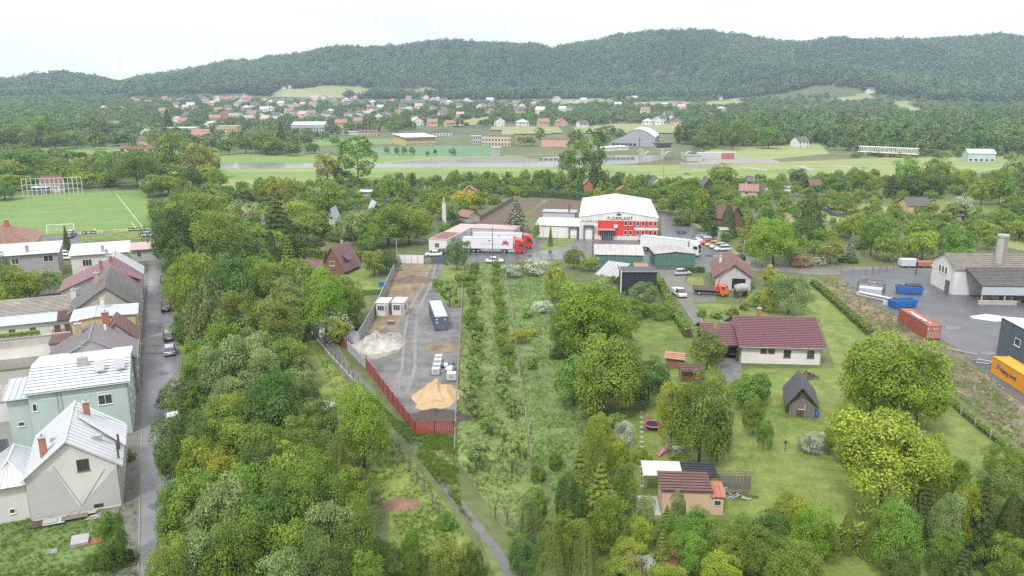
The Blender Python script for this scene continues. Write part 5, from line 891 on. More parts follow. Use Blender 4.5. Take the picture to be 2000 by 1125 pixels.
C_blue = mat('container_slate', (.095, .125, .165), rough=.55, var=.15, scale=.8, spec=.4); C_red = mat('container_rust', (.34, .1, .065), rough=.6, var=.22, scale=.7, fine=4, stretch=(1, 1, .4)); C_yel = mat('container_orange', (.72, .32, .02), rough=.45, var=.07, scale=.6)
a = P(849.5, 647); b = P(876, 645.5); rz = math.atan2(b[1] - a[1], b[0] - a[0])
c1 = container('shipping_container', 'slate blue shipping container with a pale roof standing in the gravel yard', a[0] + 2.44 * math.cos(rz), a[1] + 2.44 * math.sin(rz), rz + R(90), 11.5, C_blue); MB().box(.1, .1, 2.56, 11.4, 2.34, 2.62).build('roof_sheet', M['pale_metal'], c1)
for y_, z_ in ((.4, 1.9), (1.9, 1.4), (1.9, 2.0)): MB().box(-.05, y_, z_, -.03, y_ + .3, z_ + .25).build('sticker', M['white_render'], c1)
a = P(1864, 667); b = P(1836, 664.5); e = P(1784, 632); rz = math.atan2(e[1] - b[1], e[0] - b[0])
# door end faces the camera; side faces down-left. Origin at the end's left bottom corner
rzc = math.atan2(e[1] - b[1], e[0] - b[0])
c2 = container('shipping_container', 'rusty red shipping container with white stencil marks beside the blue skips', b[0], b[1], rzc, 11.2, C_red)
c2.location = (b[0], b[1], .06)
# the far long side must lie away from the camera: local +y has to point to the picture's upper side
def flipy(c, W_=2.44):
    n = (-math.sin(c.rotation_euler.z), math.cos(c.rotation_euler.z))
    if n[1] < 0: c.location.x -= n[0] * W_; c.location.y -= n[1] * W_; return True
    return False
f2 = flipy(c2); ys = 2.44 + .03 if f2 else -.03
for x_, z_, w_, h_ in ((6.0, 1.9, .7, .3), (5.9, 1.3, 1.0, .35), (5.9, .85, 1.0, .3), (10.3, 2.1, .6, .2), (.5, 2.0, .5, .15), (.5, 1.7, .5, .12)): MB().box(x_, ys - .02, z_, x_ + w_, ys + .02, z_ + h_).build('stencil_mark', M['white_render'], c2)
for i in range(9): yy = .2 + .25 * i; MB().box(-.07, yy, 1.7 + .3 * (i % 2), -.05, yy + .12, 1.85 + .35 * (i % 3 > 0)).box(-.07, yy, .3, -.05, yy + .05, 1.5).build('stencil_mark', M['white_render'], c2)
for k in range(2):
    sb = thing('roof_board', ('long white board lying along the red container roof', 'shorter dark-edged board beside the white one on the red container')[k], 'board', (0, 0, 0)); sb.location = c2.matrix_basis @ Vector((1.0 + 1.5 * k, (1.35 if not f2 else .35) + .42 * k, 2.62)); sb.rotation_euler = c2.rotation_euler; MB().box(0, 0, 0, 7.6 - 3 * k, .38, .08).build('board_face', (M['white_metal'], M['grey_metal'])[k], sb); MB().box(.5, .1, .08, 1.1, .3, .13).build('batten', M['dark_wood'], sb)
a = P(1934, 727); b = P(2006, 774); rz = math.atan2(b[1] - a[1], b[0] - a[0])
c3 = container('shipping_container', 'orange-yellow shipping container with dark blue lettering cut by the frame', a[0], a[1], rz, 12.2, C_yel)
def letters(txt, par, loc, rot, size, m, sp=1.0):
    cu = bpy.data.curves.new('lettering', 'FONT'); cu.body = txt; cu.size = size; cu.extrude = .01; cu.offset = .012; cu.space_character = sp; cu.materials.append(m); o = bpy.data.objects.new('lettering', cu); COL.objects.link(o); o.parent = par; o.location = loc; o.rotation_euler = rot; return o
NAVY = mat('navy_print', (.04, .06, .16), var=.05); letters('Hapag-Lloyd', c3, (2.5, -.03, 1.1), (R(90), 0, 0), .85, NAVY); MB().box(1.5, -.03, 1.2, 2.2, -.005, 1.9).build('logo_square', mat('blue_print', (.12, .2, .5), var=.05), c3)
P_skip = paint('skip_blue', (.02, .13, .42), .45)
def skip(label, px, rz, full):
    t = thing('skip', label, 'skip', (*P(*px), .06), rz, 'blue skips'); L_, W_, H_ = 5.2, 2.3, 1.5; b = MB(); o = [(0, 0), (L_, 0), (L_, W_), (0, W_)]; k = .25
    bt = [(.3, .15), (L_ - .3, .15), (L_ - .3, W_ - .15), (.3, W_ - .15)]
    for i in range(4):
        j = (i + 1) % 4; b.slab([(*bt[i], .12), (*bt[j], .12), (*o[j], H_), (*o[i], H_)], .05)
    b.build('side_wall', P_skip, t); MB().box(.3, .15, .08, L_ - .3, W_ - .15, .2).build('floor_plate', M['rust_sheet'], t)
    MB().bar((0, 0, H_), (L_, 0, H_), .06).bar((L_, 0, H_), (L_, W_, H_), .06).bar((L_, W_, H_), (0, W_, H_), .06).bar((0, W_, H_), (0, 0, H_), .06).build('rim', P_skip, t)
    rb = MB().box(0, -.1, .15, .09, .06, H_).mesh('rib', P_skip)
    for i in range(8): inst('rib', rb, t, (.3 + i * .64, 0, 0)); inst('rib', rb, t, (.3 + i * .64, W_ + .05, 0))
    if full: MB().bar((1.8, 1.1, 1.35), (4.6, 1.2, 1.5), .75, n=10).build('rolled_load', M['dark_cladding'], t); MB().box(.8, .4, .9, 1.9, 1.9, 1.6).build('load', M['dark_wood'], t)
    return t
skip('blue skip heaped with dark rolls standing behind the other skip', (1752, 574), R(-12), True); skip('empty blue skip standing next to the rusty red container', (1747, 604), R(12), False)
fr = thing('steel_frame', 'open dark steel frame standing on the earth bank above stacked sheets', 'frame', (*P(1672, 573), 0), R(-28)); W_, D_, H_ = 5.2, 3.2, 2.5
for x in (0, W_):
    for y in (0, D_): MB().box(x, y, 0, x + .14, y + .14, H_).build('post', M['anthracite'], fr)
for q in ((0, 0, W_ + .14, .14), (0, D_, W_ + .14, D_ + .14), (0, 0, .14, D_), (W_, 0, W_ + .14, D_)): MB().box(q[0], q[1], H_, q[2], q[3], H_ + .14).build('rail', M['anthracite'], fr)
MB().box(.4, .4, 0, W_ - .3, D_ - .2, 1.2).build('sheet_stack', M['pale_metal'], fr)
st = thing('timber_stack', 'stack of long pale beams lying beside the dark steel frame', 'timber stack', (*P(1702, 585), 0), R(-52)); rs = random.Random(3)
for i in range(16): x = (i % 6) * .42; z = .1 + (i // 6) * .28; l = rs.uniform(5, 8); MB().box(-l / 2 + 3 * 0, x, z, l / 2, x + .3, z + .2).build('beam', rs.choice([M['grey_wood'], M['fibre_cement'], M['pale_metal'], M['warm_white_render']]), st)
pal = thing('pallet_pile', 'pile of brown pallets between the timber stack and the blue skips', 'pallet pile', (*P(1738, 588), 0), R(10))
for i in range(5): MB().box(0 + .05 * (i % 2), 0, i * .17, 1.2, .8 + .02 * i, i * .17 + .12).build('pallet', M['brown_wood'], pal)
tag_ = tag(MB().add([(0, 0, 0), (3, -2.2, 0), (6.5, -1.8, 0), (6, 1, 0), (3.2, 2.0, 0), (.5, 1.6, 0), (1.2, .3, .5), (3.5, -.6, .7), (5.2, .1, .5), (3, .9, .6)], [(0, 1, 7, 6), (1, 2, 8, 7), (2, 3, 8), (3, 4, 9, 8), (4, 5, 6, 9), (5, 0, 6), (6, 7, 8, 9)]).build('tarpaulin', M['white_metal'], loc=(*P(1898, 622), .06), smooth=True), 'crumpled white tarpaulin on the asphalt in front of the timber store', 'tarpaulin')
tb = thing('metal_scrap', 'small heap of shiny bent metal poles beside the orange container', 'scrap heap', (*P(1893, 708), .04), R(-35))
for i in range(9): MB().bar((rs.uniform(0, 1), rs.uniform(0, 1.5), .1 + .08 * i), (rs.uniform(2.5, 4.2), rs.uniform(0, 1.5), .1 + .06 * i), .07).build('pole', M['white_metal'] if i % 2 else M['anthracite'], tb)
tb = thing('pole_bundle', 'two long grey poles lying at the edge of the works yard', 'poles', (*P(1850, 682), .05), R(-48))
for i in range(2): MB().bar((0, i * .5, .1), (4.5, i * .4, .1), .06).build('pole', M['grey_metal'], tb)
for lb, px, m_, w_ in (('white box trailer parked by the works gate', (1760, 524), 'white_metal', 4), ('dark red trailer parked beside the white box trailer', (1788, 524), 'brick_red', 4.5)):
    t = thing('box_trailer', lb, 'trailer', (*P(*px), .04), 0); MB().box(0, 0, .5, w_, 2, 2.1 if w_ == 4 else 1.5).build('box', M[m_], t); MB().bar((w_, 1, .5), (w_ + 1.2, 1, .4), .05).build('drawbar', M['anthracite'], t)
    for y in (0, 2): wheel(t, w_ * .45, y, .32)
# ------------------------------------------------------------------ the building yard
def heap(name, label, px, rx, ry, h, m, rot=0, seed=1, sharp=1.4, cat='heap', ctr=(0, 0)):
    n, k = 40, 18; vs = [(ctr[0], ctr[1], h)]; fs = []
    for j in range(1, k + 1):
        for i in range(n):
            a_ = 6.2832 * i / n; rr = j / k; e = 1 + .22 * MN.noise((math.cos(a_) * 1.4, math.sin(a_) * 1.4, seed)); z = h * (max(0, 1 - (rr + .05) ** 1.6)) ** sharp * (1 + .6 * MN.noise((math.cos(a_) * rr * 3, math.sin(a_) * rr * 3, seed + 5))) + (.16 * h * MN.noise((math.cos(a_) * rr * 6, math.sin(a_) * rr * 6, seed)) + .07 * h * MN.noise((math.cos(a_) * rr * 17, math.sin(a_) * rr * 17, seed))) * (1.1 - rr); vs.append((rx * e * rr * math.cos(a_) + ctr[0] * (1 - rr), ry * e * rr * math.sin(a_) + ctr[1] * (1 - rr), max(0, z) if j < k else -.05))
    for i in range(n): fs.append((0, 1 + i, 1 + (i + 1) % n))
    for j in range(k - 1):
        for i in range(n): fs.append((1 + j * n + i, 1 + (j + 1) * n + i, 1 + (j + 1) * n + (i + 1) % n, 1 + j * n + (i + 1) % n))
    b = MB(); b.v = vs; b.f = fs; o = b.build(name, m, smooth=True, loc=(*P(*px), .05)); o.rotation_euler = (0, 0, rot); return tag(o, label, cat)
SAND = mat('orange_sand', (.42, .29, .165), var=.13, scale=.7, fine=6, bump=.4); DSOIL = mat('dark_topsoil', (.07, .058, .05), var=.3, scale=1.5, fine=8, bump=.6); RUBB = mat('pale_rubble', (.27, .255, .23), var=.4, scale=1.2, fine=7, bump=1, c2=(.5, .48, .44))
heap('sand_pile', 'large heap of orange building sand against the yard boundary', (853, 775), 3.6, 4.2, 1.8, SAND, 0, 2, 1.2, 'sand heap', (.2, 1.0)); heap('sand_pile', 'lower tongue of the orange sand spilling towards the red fence', (845, 793), 2.7, 1.5, .9, SAND, .2, 8, 1.2, 'sand heap'); heap('soil_pile', 'dark soil heap between the orange sand and the red fence', (852, 815), 4.2, 2.4, 1.0, DSOIL, 0, 4, 1.1, 'soil heap')
heap('rubble_pile', 'wide pale heap of rubble at the bend of the yard fence', (738, 674), 4.6, 4.8, 1.7, RUBB, .3, 6, 1.5, 'rubble heap', (0, 1.2)); heap('soil_pile', 'low dark soil mound on the bare earth behind the site cabins', (808, 548), 4.8, 3.6, 1.1, mat('brown_soil', (.12, .09, .065), var=.3, scale=1, fine=6, bump=.6), 0, 9, 1.2, 'soil heap'); heap('gravel_pile', 'low brown gravel spread beside the blue container', (868, 678), 3.6, 2.4, .35, MATS['bare_dirt'], 0, 3, 1, 'gravel heap')
def booth(px, label):
    t = thing('site_cabin', label, 'site cabin', (*P(*px), .05), R(-6), 'white site cabins'); W_, D_, H_ = 2.3, 3.4, 2.5
    MB().box(0, 0, 0, W_, D_, H_).build('wall', M['warm_white_render'], t); MB().slab([(-.12, -.12, H_), (W_ + .12, -.12, H_), (W_ + .12, D_ + .12, H_ + .12), (-.12, D_ + .12, H_ + .12)], .1).build('roof', M['roof_white'], t)
    f = MB().box(.25, -.05, 1.0, 1.6, .01, 2.1).build('window', M['frame_white'], t)
    for i in range(3): MB().box(.31 + i * .43, -.065, 1.07, .68 + i * .43, -.045, 2.03).build('pane', GLASS, f)
    MB().box(1.75, -.04, .1, 2.2, .01, 2.1).build('door', M['grey_metal'], t); MB().box(W_ - .01, .8, .9, W_ + .04, 1.8, 1.9).build('side_window', GLASS, t); return t
booth((735, 617), 'white site cabin with a barred window standing beside the panel fence'); booth((766, 616), 'white site cabin with a darker roof seam standing further from the panel fence')
bl = thing('sack_pallet', 'x', 'pallet'); MB().box(0, 0, 0, 1.2, .9, .14).build('pallet', M['brown_wood'], bl); MB().box(.03, .03, .14, 1.17, .87, 1.05).build('wrapped_load', M['white_metal'], bl); MB().box(.3, .02, .35, .9, .03, .85).build('print', M['grey_metal'], bl)
bl['label'] = 'wrapped white pallet at the front of the row beside the sand heap'; bl['group'] = 'wrapped pallets in the yard'; bl.location = (*P(843, 734), .06)
for i, (px, lb) in enumerate([((845, 725), 'wrapped white pallet second from the sand heap'), ((847, 716), 'wrapped white pallet third from the sand heap'), ((849, 708), 'wrapped white pallet at the far end of the short row')]): copy_thing(bl, (*P(*px), .06), R(-4), lb, 'wrapped pallets in the yard')
copy_thing(bl, (*P(872, 745), .06), 0, 'wrapped pallet of pale blocks standing against the yard boundary', 'wrapped pallets in the yard', sc=(1.2, 1.3, 1.1))
bg_ = thing('bag_pile', 'jumble of white building bags beside the yard boundary', 'bags', (*P(868, 728), .06), .2)
for i in range(7): x, y = rs.uniform(0, 1.6), rs.uniform(0, 3); MB().lathe([(.1, 0), (.5, .1), (.48, .5), (.2, .72)], 9, (x, y, .0)).build('bag', M['white_metal'] if i % 3 else M['anthracite'], bg_, True)
mx_ = thing('concrete_mixer_box', 'small dark metal crate lying between the cabins and the rubble heap', 'crate', (*P(757, 634), .05), .1); MB().box(0, 0, 0, 1.2, .7, .5).build('crate_body', M['anthracite'], mx_); MB().box(.1, .1, .5, 1.1, .6, .56).build('crate_lid', M['grey_metal'], mx_)
# fences
def fence(name, label, pts, h, kind, m, px=True, gap=2.5, base=0, pm=None, sl=.16, group=None, limit=300):
    w = [P(*p) for p in pts] if px else pts; t = thing(name, label, 'fence', (*w[0], 0), 0, group); pm = pm or M['grey_metal']; ox, oy = w[0]; cnt = 0
    for a, b in zip(w, w[1:]):
        L_ = math.dist(a, b); dx, dy = (b[0] - a[0]) / L_, (b[1] - a[1]) / L_; n = max(1, round(L_ / gap)); ang_ = math.atan2(dy, dx)
        for i in range(n + 1 if b == w[-1] else n):
            s = L_ * i / n; inst('post', MATS_POST(h + base + .1, pm, kind), t, (a[0] - ox + dx * s, a[1] - oy + dy * s, 0), ang_)
        if kind == 'plank':
            k = int(L_ / sl)
            for i in range(k):
                s = L_ * (i + .5) / k; hh = 1 + .025 * math.sin(i * 2.3); inst('plank', PLK(sl, h, m), t, (a[0] - ox + dx * s, a[1] - oy + dy * s, base), ang_ + .05 * math.sin(i * 1.7), (1, 1, hh)); cnt += 1
        elif kind == 'panel':
            for i in range(n):
                s = L_ * i / n; inst('fence_panel', PNL(L_ / n, h, m), t, (a[0] - ox + dx * s, a[1] - oy + dy * s, base), ang_)
        else:
            r_ = MB()
            for z in ((.15, .5) if kind == 'rail' else (.1, .5, .9)): r_.bar((a[0] - ox, a[1] - oy, h * z + base), (b[0] - ox, b[1] - oy, h * z + base), .03 if kind == 'rail' else .012, n=4)
            if kind == 'rail': r_.bar((a[0] - ox, a[1] - oy, h * .95), (b[0] - ox, b[1] - oy, h * .95), .05, n=5)
            if kind == 'mesh':
                for i in range(int(L_ / .35)): s = i * .35; r_.bar((a[0] - ox + dx * s, a[1] - oy + dy * s, .1), (a[0] - ox + dx * s, a[1] - oy + dy * s, h * .95), .007, n=3)
            stuff(r_.build('wire_mesh', M['grey_wood'], t))
        if base: MB().box(0, -.08, 0, L_, .08, base).build('base_wall', M['concrete'], t, loc=(a[0] - ox, a[1] - oy, 0)).rotation_euler = (0, 0, ang_)
    return t
_pc = {}
def MATS_POST(h, m, kind):
    k = ('p', round(h, 2), m.name); r = .07 if kind != 'panel' else .05
    if k not in _pc: _pc[k] = MB().box(-r, -r, 0, r, r, h).mesh('post', m)
    return _pc[k]
def PLK(w, h, m):
    k = ('k', w, round(h, 2), m.name)
    if k not in _pc: _pc[k] = MB().box(-w * .43, -.02, .05, w * .43, .02, h).mesh('plank', m)
    return _pc[k]
def PNL(L_, h, m):
    k = ('n', round(L_, 2), round(h, 2), m.name)
    if k not in _pc:
        b = MB().box(.05, -.015, .1, L_ - .05, .015, h)
        for i in range(int(L_ / .25)): b.box(.08 + i * .25, -.045, .1, .16 + i * .25, .045, h)
        b.box(.05, -.06, h - .08, L_ - .05, .06, h).box(.05, -.06, .1, L_ - .05, .06, .18); _pc[k] = b.mesh('fence_panel', m)
    return _pc[k]
REDP = mat('red_plank', (.33, .075, .065), rough=.6, var=.22, scale=1.5, stretch=(1, 1, .3)); GREYP = mat('galvanised_panel', (.4, .42, .44), rough=.45, var=.12, scale=.8)
fence('red_fence', 'red plank fence closing the near corner of the gravel yard', [(716, 722), (811, 850), (887, 848)], 1.85, 'plank', REDP, gap=2.6, pm=M['dark_wood'], sl=.23)
fence('red_fence', 'short red plank fence at the kink beside the rubble heap', [(666, 672), (678, 684)], 1.8, 'plank', REDP, gap=2, pm=M['dark_wood'], sl=.23)
fence('panel_fence', 'tall galvanised panel fence running along the gravel yard to the white wall', [(702, 670), (740, 602), (779, 514)], 2.2, 'panel', GREYP, gap=2.5); fence('panel_fence', 'short galvanised panel fence across the kink of the yard', [(670, 671), (702, 670)], 2.1, 'panel', GREYP, gap=2.4); fence('panel_fence', 'low galvanised fence between the kink and the red planks', [(679, 685), (715, 721)], 1.7, 'panel', GREYP, gap=2.4)
ww = thing('boundary_wall', 'white panel wall closing the far end of the gravel yard', 'wall', (*P(779, 514), 0), math.atan2(P(827, 515)[1] - P(779, 514)[1], P(827, 515)[0] - P(779, 514)[0]))
for i in range(4): MB().box(i * 1.6 + .03, -.06, 0, i * 1.6 + 1.57, .06, 2.1).build('wall_panel', M['white_render'], ww); MB().box(i * 1.6 - .05, -.1, 0, i * 1.6 + .05, .1, 2.2).build('post', M['concrete'], ww)
gt = thing('yard_gate', 'dark steel gate between the white wall and the round street tree', 'gate', (*P(828, 516), 0), 0)
for x in (0, 1.9, 5.4): MB().box(x, -.06, 0, x + .12, .06, 2.0).build('post', M['black_paint'], gt)
MB().bar((.1, 0, .1), (1.9, 0, 1.8), .05).bar((.1, 0, 1.8), (1.9, 0, .1), .05).box(.1, -.03, 1.75, 1.9, .03, 1.85).box(.1, -.03, .1, 1.9, .03, .2).build('cross_brace', M['anthracite'], gt); MB().box(2.05, -.03, .15, 5.4, .03, 1.8).build('gate_leaf', M['anthracite'], gt)
fence('post_fence', 'concrete post fence between the gravel yard and the fruit orchard', [(905, 520), (901, 620), (893, 760), (888, 880)], 1.7, 'wire', M['concrete'], gap=2.6, pm=M['concrete'], base=.0); fence('post_fence', 'leaning white post fence between the orchard and the tall grass', [(987, 545), (1004, 640), (1018, 760), (1037, 890)], 1.4, 'wire', M['concrete'], gap=5, pm=M['concrete'])
fence('path_fence', 'old wire and post fence with a low wall beside the footpath', [(600, 640), (640, 690), (700, 755)], 1.1, 'wire', M['concrete'], gap=2.5, pm=M['grey_wood'], base=.35); fence('path_fence', 'wooden post fence along the long lawn below the bright walnut tree', [(781, 885), (800, 920), (845, 985), (870, 1020)], 1.2, 'mesh', M['concrete'], gap=2.6, pm=M['grey_wood'])
fence('rail_fence', 'short grey rail fence standing in the grass beside the footpath', [(967, 1012), (1015, 1040)], 1.4, 'rail', M['grey_wood'], gap=2.4, pm=M['grey_wood']); fence('company_fence', 'dark wire fence along the front of the company yard', [(905, 512), (960, 514), (1010, 515), (1100, 506), (1158, 507)], 1.5, 'wire', M['anthracite'], gap=3, pm=M['anthracite']); fence('works_fence', 'wire mesh fence at the gate of the works yard', [(1642, 532), (1690, 538), (1745, 528)], 1.6, 'mesh', M['grey_metal'], gap=3, pm=M['grey_wood'])
fence('garden_fence', 'dark wooden fence curving behind the low timber hut', [(1598, 408), (1625, 422), (1668, 428)], 1.5, 'panel', M['anthracite'], gap=3.5, pm=M['anthracite']); fence('garden_fence', 'brown wire fence along the hay strip behind the weekend house', [(1680, 402), (1760, 424), (1850, 447), (1925, 463)], 1.5, 'mesh', M['grey_wood'], gap=4, pm=M['grey_wood']); fence('garden_fence', 'dark hedge-like fence beside the ploughed field', [(935, 432), (1003, 392)], 1.6, 'plank', M['grey_wood'], gap=4, sl=.6)
fence('lawn_fence', 'thin wire fence between the big lawn and the weedy earth strip', [(1660, 622), (1740, 690), (1850, 790), (2000, 912)], 1.1, 'wire', M['grey_metal'], gap=4, pm=M['grey_metal'])
# hedges
def hedge(label, pts, w, h, lm, px=True, name='clipped_hedge'):
    wp = [P(*p) for p in pts] if px else pts; P_, N_ = [], []; rs_ = np.random.RandomState(len(label)); ox, oy = wp[0]
    for a, b in zip(wp, wp[1:]):
        L_ = math.dist(a, b); n = int(L_ * (h * 2 + w) * 42 * min(1, 90 / max(60, a[1]) * 1.2)); s = rs_.uniform(0, L_, n); f = rs_.uniform(0, h * 2 + w, n); dx, dy = (b[0] - a[0]) / L_, (b[1] - a[1]) / L_
        o = np.where(f < h, -w / 2, np.where(f < h + w, f - h - w / 2, w / 2)); z = np.where(f < h, f, np.where(f < h + w, h, f - h - w)); wav = 1 + .06 * np.sin(s * 1.3) + .05 * np.sin(s * 3.1 + 1); o = o * wav + rs_.normal(0, .05, n); z = z * (1 + .04 * np.sin(s * 2.1)) + rs_.normal(0, .04, n)
        P_.append(np.stack([a[0] - ox + dx * s - dy * o, a[1] - oy + dy * s + dx * o, z], 1)); N_.append(np.stack([-dy * np.sign(o) * (z < h * .95) * 1.0, dx * np.sign(o) * (z < h * .95), .35 + (z > h * .9) * 1.0], 1)); CLEAR.append([(a[0] - 1, a[1] - .5), (b[0] - 1, b[1] - .5), (b[0] + 1, b[1] + .5), (a[0] + 1, a[1] + .5)])
    me = leafmesh('foliage', np.concatenate(P_), np.concatenate(N_), .16 if wp[0][1] < 160 else .3, lm, elong=1.5); t = thing(name, label, 'hedge', (ox, oy, 0)); inst('foliage', me, t); c = MB()
    for a, b in zip(wp, wp[1:]):
        L_ = math.dist(a, b); dx, dy = (b[0] - a[0]) / L_ * 1, (b[1] - a[1]) / L_; k = w * .36; c.prism([(a[0] - ox + dy * k, a[1] - oy - dx * k), (b[0] - ox + dy * k, b[1] - oy - dx * k), (b[0] - ox - dy * k, b[1] - oy + dx * k), (a[0] - ox - dy * k, a[1] - oy + dx * k)], 0, h * .86)
    c.build('branches', BARK, t); return t
# ------------------------------------------------------------------ hedges, garden things, poles
hedge('tall clipped dark hedge behind the steep maroon chalet', [(560, 500), (640, 510), (720, 512)], 1.6, 2.6, LEAVES['green']); hedge('trimmed hedge lining the gravel lane beside the garden lawn', [(1288, 555), (1310, 605), (1345, 660)], 1.3, 1.5, LEAVES['green']); hedge('clipped hedge behind the silver hatchback', [(1338, 531), (1376, 532)], 1.2, 1.2, LEAVES['dark'])
hedge('long low hedge dividing the big lawn from the rough earth', [(1588, 555), (1640, 600), (1700, 655)], 1.3, 1.0, LEAVES['green']); hedge('ragged low hedge running on beyond the big walnut trees', [(1850, 780), (1920, 842), (2010, 910)], .9, .7, LEAVES['walnut']); hedge('dark clipped hedge beside the brick barbecue hut', [(1800, 425), (1866, 436)], 1.6, 1.5, LEAVES['dark']); hedge('dark hedge beyond the ploughed fields', [(1018, 384), (1080, 386), (1150, 392)], 2.5, 2.6, LEAVES['dark'])
hedge('tall yellow-green clipped hedge at the near edge of the cottage lawn', [(1612, 1078), (1695, 1080)], 1.2, 2.8, LEAVES['walnut']); hedge('planted trough of bright leaves on the courtyard wall', [S(23, 61.7), S(12.5, 61.7)], .8, 5.2, LEAVES['walnut'], px=False, name='wall_planting') if 0 else None
def pole(px, top, label, lamp=False, arm=False, m=None, cat='pole', name='utility_pole', r=.13):
    x, y = P(*px); h = HZ(y, top); t = thing(name, label, cat, (x, y, 0)); MB().bar((0, 0, 0), (0, 0, h), r, r * .7, 8).build('shaft', m or M['grey_wood'], t)
    if arm: MB().box(-.8, -.06, h - .5, .8, .06, h - .38).build('cross_arm', M['grey_wood'], t)
    for s in ((-.7, 0, .7) if arm else (0,)): MB().lathe([(.05, 0), (.07, .1), (.03, .2)], 8, (s, 0, h - (.38 if arm else 0))).build('insulator', M['white_render'], t)
    if lamp: MB().bar((0, 0, h), (.9, -.3, h + .2), .04).build('bracket', M['grey_metal'], t); MB().box(.7, -.5, h + .12, 1.3, -.2, h + .24).build('lamp_head', M['pale_metal'], t)
    return t
pole((962, 520), 443, 'thin dark pole in front of the red-cabbed lorries'); pole((1025, 508), 462, 'short dark pole between the lorries and the flowering shrubs'); pole((1157, 506), 470, 'pole rising over the longer green shed') ; pole((1452, 502), 470, 'pale lamp post beside the lone black car', lamp=True, m=M['concrete'], name='street_lamp', cat='lamp post'); pole((1608, 522), 482, 'wooden pole beside the white flowering bush at the works road', lamp=True); pole((1788, 537), 466, 'tall dark pole with a lamp before the trailers', lamp=True, m=M['dark_wood'])
pole((775, 498), 465, 'concrete pole beyond the galvanised panel fence', arm=True, m=M['concrete']); pole((347, 536), 490, 'grey pole among the trees at the top of the street', arm=True, m=M['concrete']); pole((1221, 1000), 930, 'old wooden pole standing in the shrubs beside the summer cottage', m=M['grey_wood']); pole((604, 384), 358, 'bare pole at the meadow edge'); pole((1295, 356), 320, 'ivy-clad pole on the riverside meadow')
for i, (x, yb, yt) in enumerate(((695, 265, 222), (720, 268, 222), (855, 262, 228), (1082, 330, 306), (1024, 337, 318), (1249, 318, 278))): pole((x, yb), yt, ('tall floodlight mast beside the club houses', 'second floodlight mast beside the club houses', 'slim mast behind the yellow hall', 'pole on the bank below the stone tip', 'dark pole on the near bank', 'mast in front of the arched hall')[i], m=M['grey_metal'], r=.22)
def wire(a, b, sag, n=10):
    a = Vector(a); b = Vector(b); m_ = MB(); pr = a
    for i in range(1, n + 1): t = i / n; q = a.lerp(b, t) - Vector((0, 0, 4 * sag * t * (1 - t))); m_.bar(pr, q, .018, n=3); pr = q
    return m_
x1, y1 = P(775, 498); x2, y2 = P(560, 500); tag(wire((x1, y1, HZ(y1, 465)), (x2, y2 + 4, 9.0), 1).build('overhead_wire', M['grey_metal']), 'thin overhead wire stretching above the chalet to the concrete pole', 'wire'); x3, y3 = P(1157, 506); tag(wire((x1, y1, HZ(y1, 465)), (x3, y3, HZ(y3, 472)), 1.2).build('overhead_wire', M['grey_metal']), 'overhead wire crossing in front of the depot and lorries', 'wire')
x1, y1 = P(1452, 502); x2, y2 = P(1608, 522); tag(wire((x1, y1, HZ(y1, 472)), (x2, y2, HZ(y2, 484)), .8).build('overhead_wire', M['grey_metal']), 'overhead wire between the lamp post and the works road pole', 'wire')
# woodpile, pergola, trampoline, swings, slide
rs = random.Random(11); wpile = thing('log_pile', 'round heap of split grey logs on the lawn behind the bungalow wall', 'log heap', (*P(1577, 737), 0)); LG = MB().bar((-.28, 0, 0), (.28, 0, 0), .11, n=6).mesh('log', M['grey_wood']); LG2 = MB().bar((-.25, 0, 0), (.25, 0, 0), .12, n=5).mesh('log', M['dark_wood'])
for i in range(150):
    a_ = rs.uniform(0, 6.28); q = math.sqrt(rs.random()); o = inst('log', rs.choice([LG, LG2]), wpile, (q * 1.6 * math.cos(a_), q * 1.2 * math.sin(a_), .1 + (1 - q) * .85 * rs.random() ** .5)); o.rotation_euler = (rs.uniform(-.4, .4), rs.uniform(-.4, .4), rs.uniform(0, 6.28))
pg = thing('garden_shelter', 'open brown timber shelter with stacked boards beside the olive tree', 'shelter', (*P(1330, 748), 0), R(-2))
for x in (0, 3.1):
    for y in (0, 2): MB().box(x, y, 0, x + .12, y + .12, 1.9).build('post', M['brown_wood'], pg)
slopes(pg, [[(-.2, -.3, 1.9), (3.4, -.3, 1.9), (3.4, 2.3, 2.2), (-.2, 2.3, 2.2)]], 'row', M['brown_tile'], .08, .5)
for i in range(6): MB().box(.2, .4, .1 + i * .18, 2.9 - .1 * i, 1.8, .22 + i * .18).build('board', M['brown_wood'], pg)
tbn = thing('garden_bench', 'light wooden garden bench beside the brown timber shelter', 'bench', (*P(1357, 745), 0), R(15)); MB().box(0, 0, .4, 1.6, .45, .46).build('seat', M['orange_paint'] if 0 else M['brown_wood'], tbn); MB().box(0, .45, .5, 1.6, .5, .9).build('backrest', M['brown_wood'], tbn)
for x in (.05, 1.45): MB().box(x, 0, 0, x + .1, .45, .4).build('leg', M['brown_wood'], tbn)
rf = thing('playhouse', 'small playhouse with a worn pinkish tile roof behind the shelter', 'playhouse', (*P(1300, 718), 0), R(-20)); MB().box(0, 0, 0, 2.6, 2, 1.6).build('wall', M['brown_wood'], rf); slopes(rf, [[(-.3, -.3, 1.55), (2.9, -.3, 1.55), (2.9, 1, 2.3), (-.3, 1, 2.3)], [(2.9, 2.3, 1.55), (-.3, 2.3, 1.55), (-.3, 1, 2.3), (2.9, 1, 2.3)]], 'row', mat('pink_tile', (.42, .24, .17), var=.3, scale=2), .08, .35)
PINK = mat('pink_plastic', (.5, .1, .24), rough=.4, var=.05); tr = thing('trampoline', 'pink-rimmed trampoline in the shade beside the stepping stones', 'trampoline', (*P(1276, 838), 0)); ring = MB()
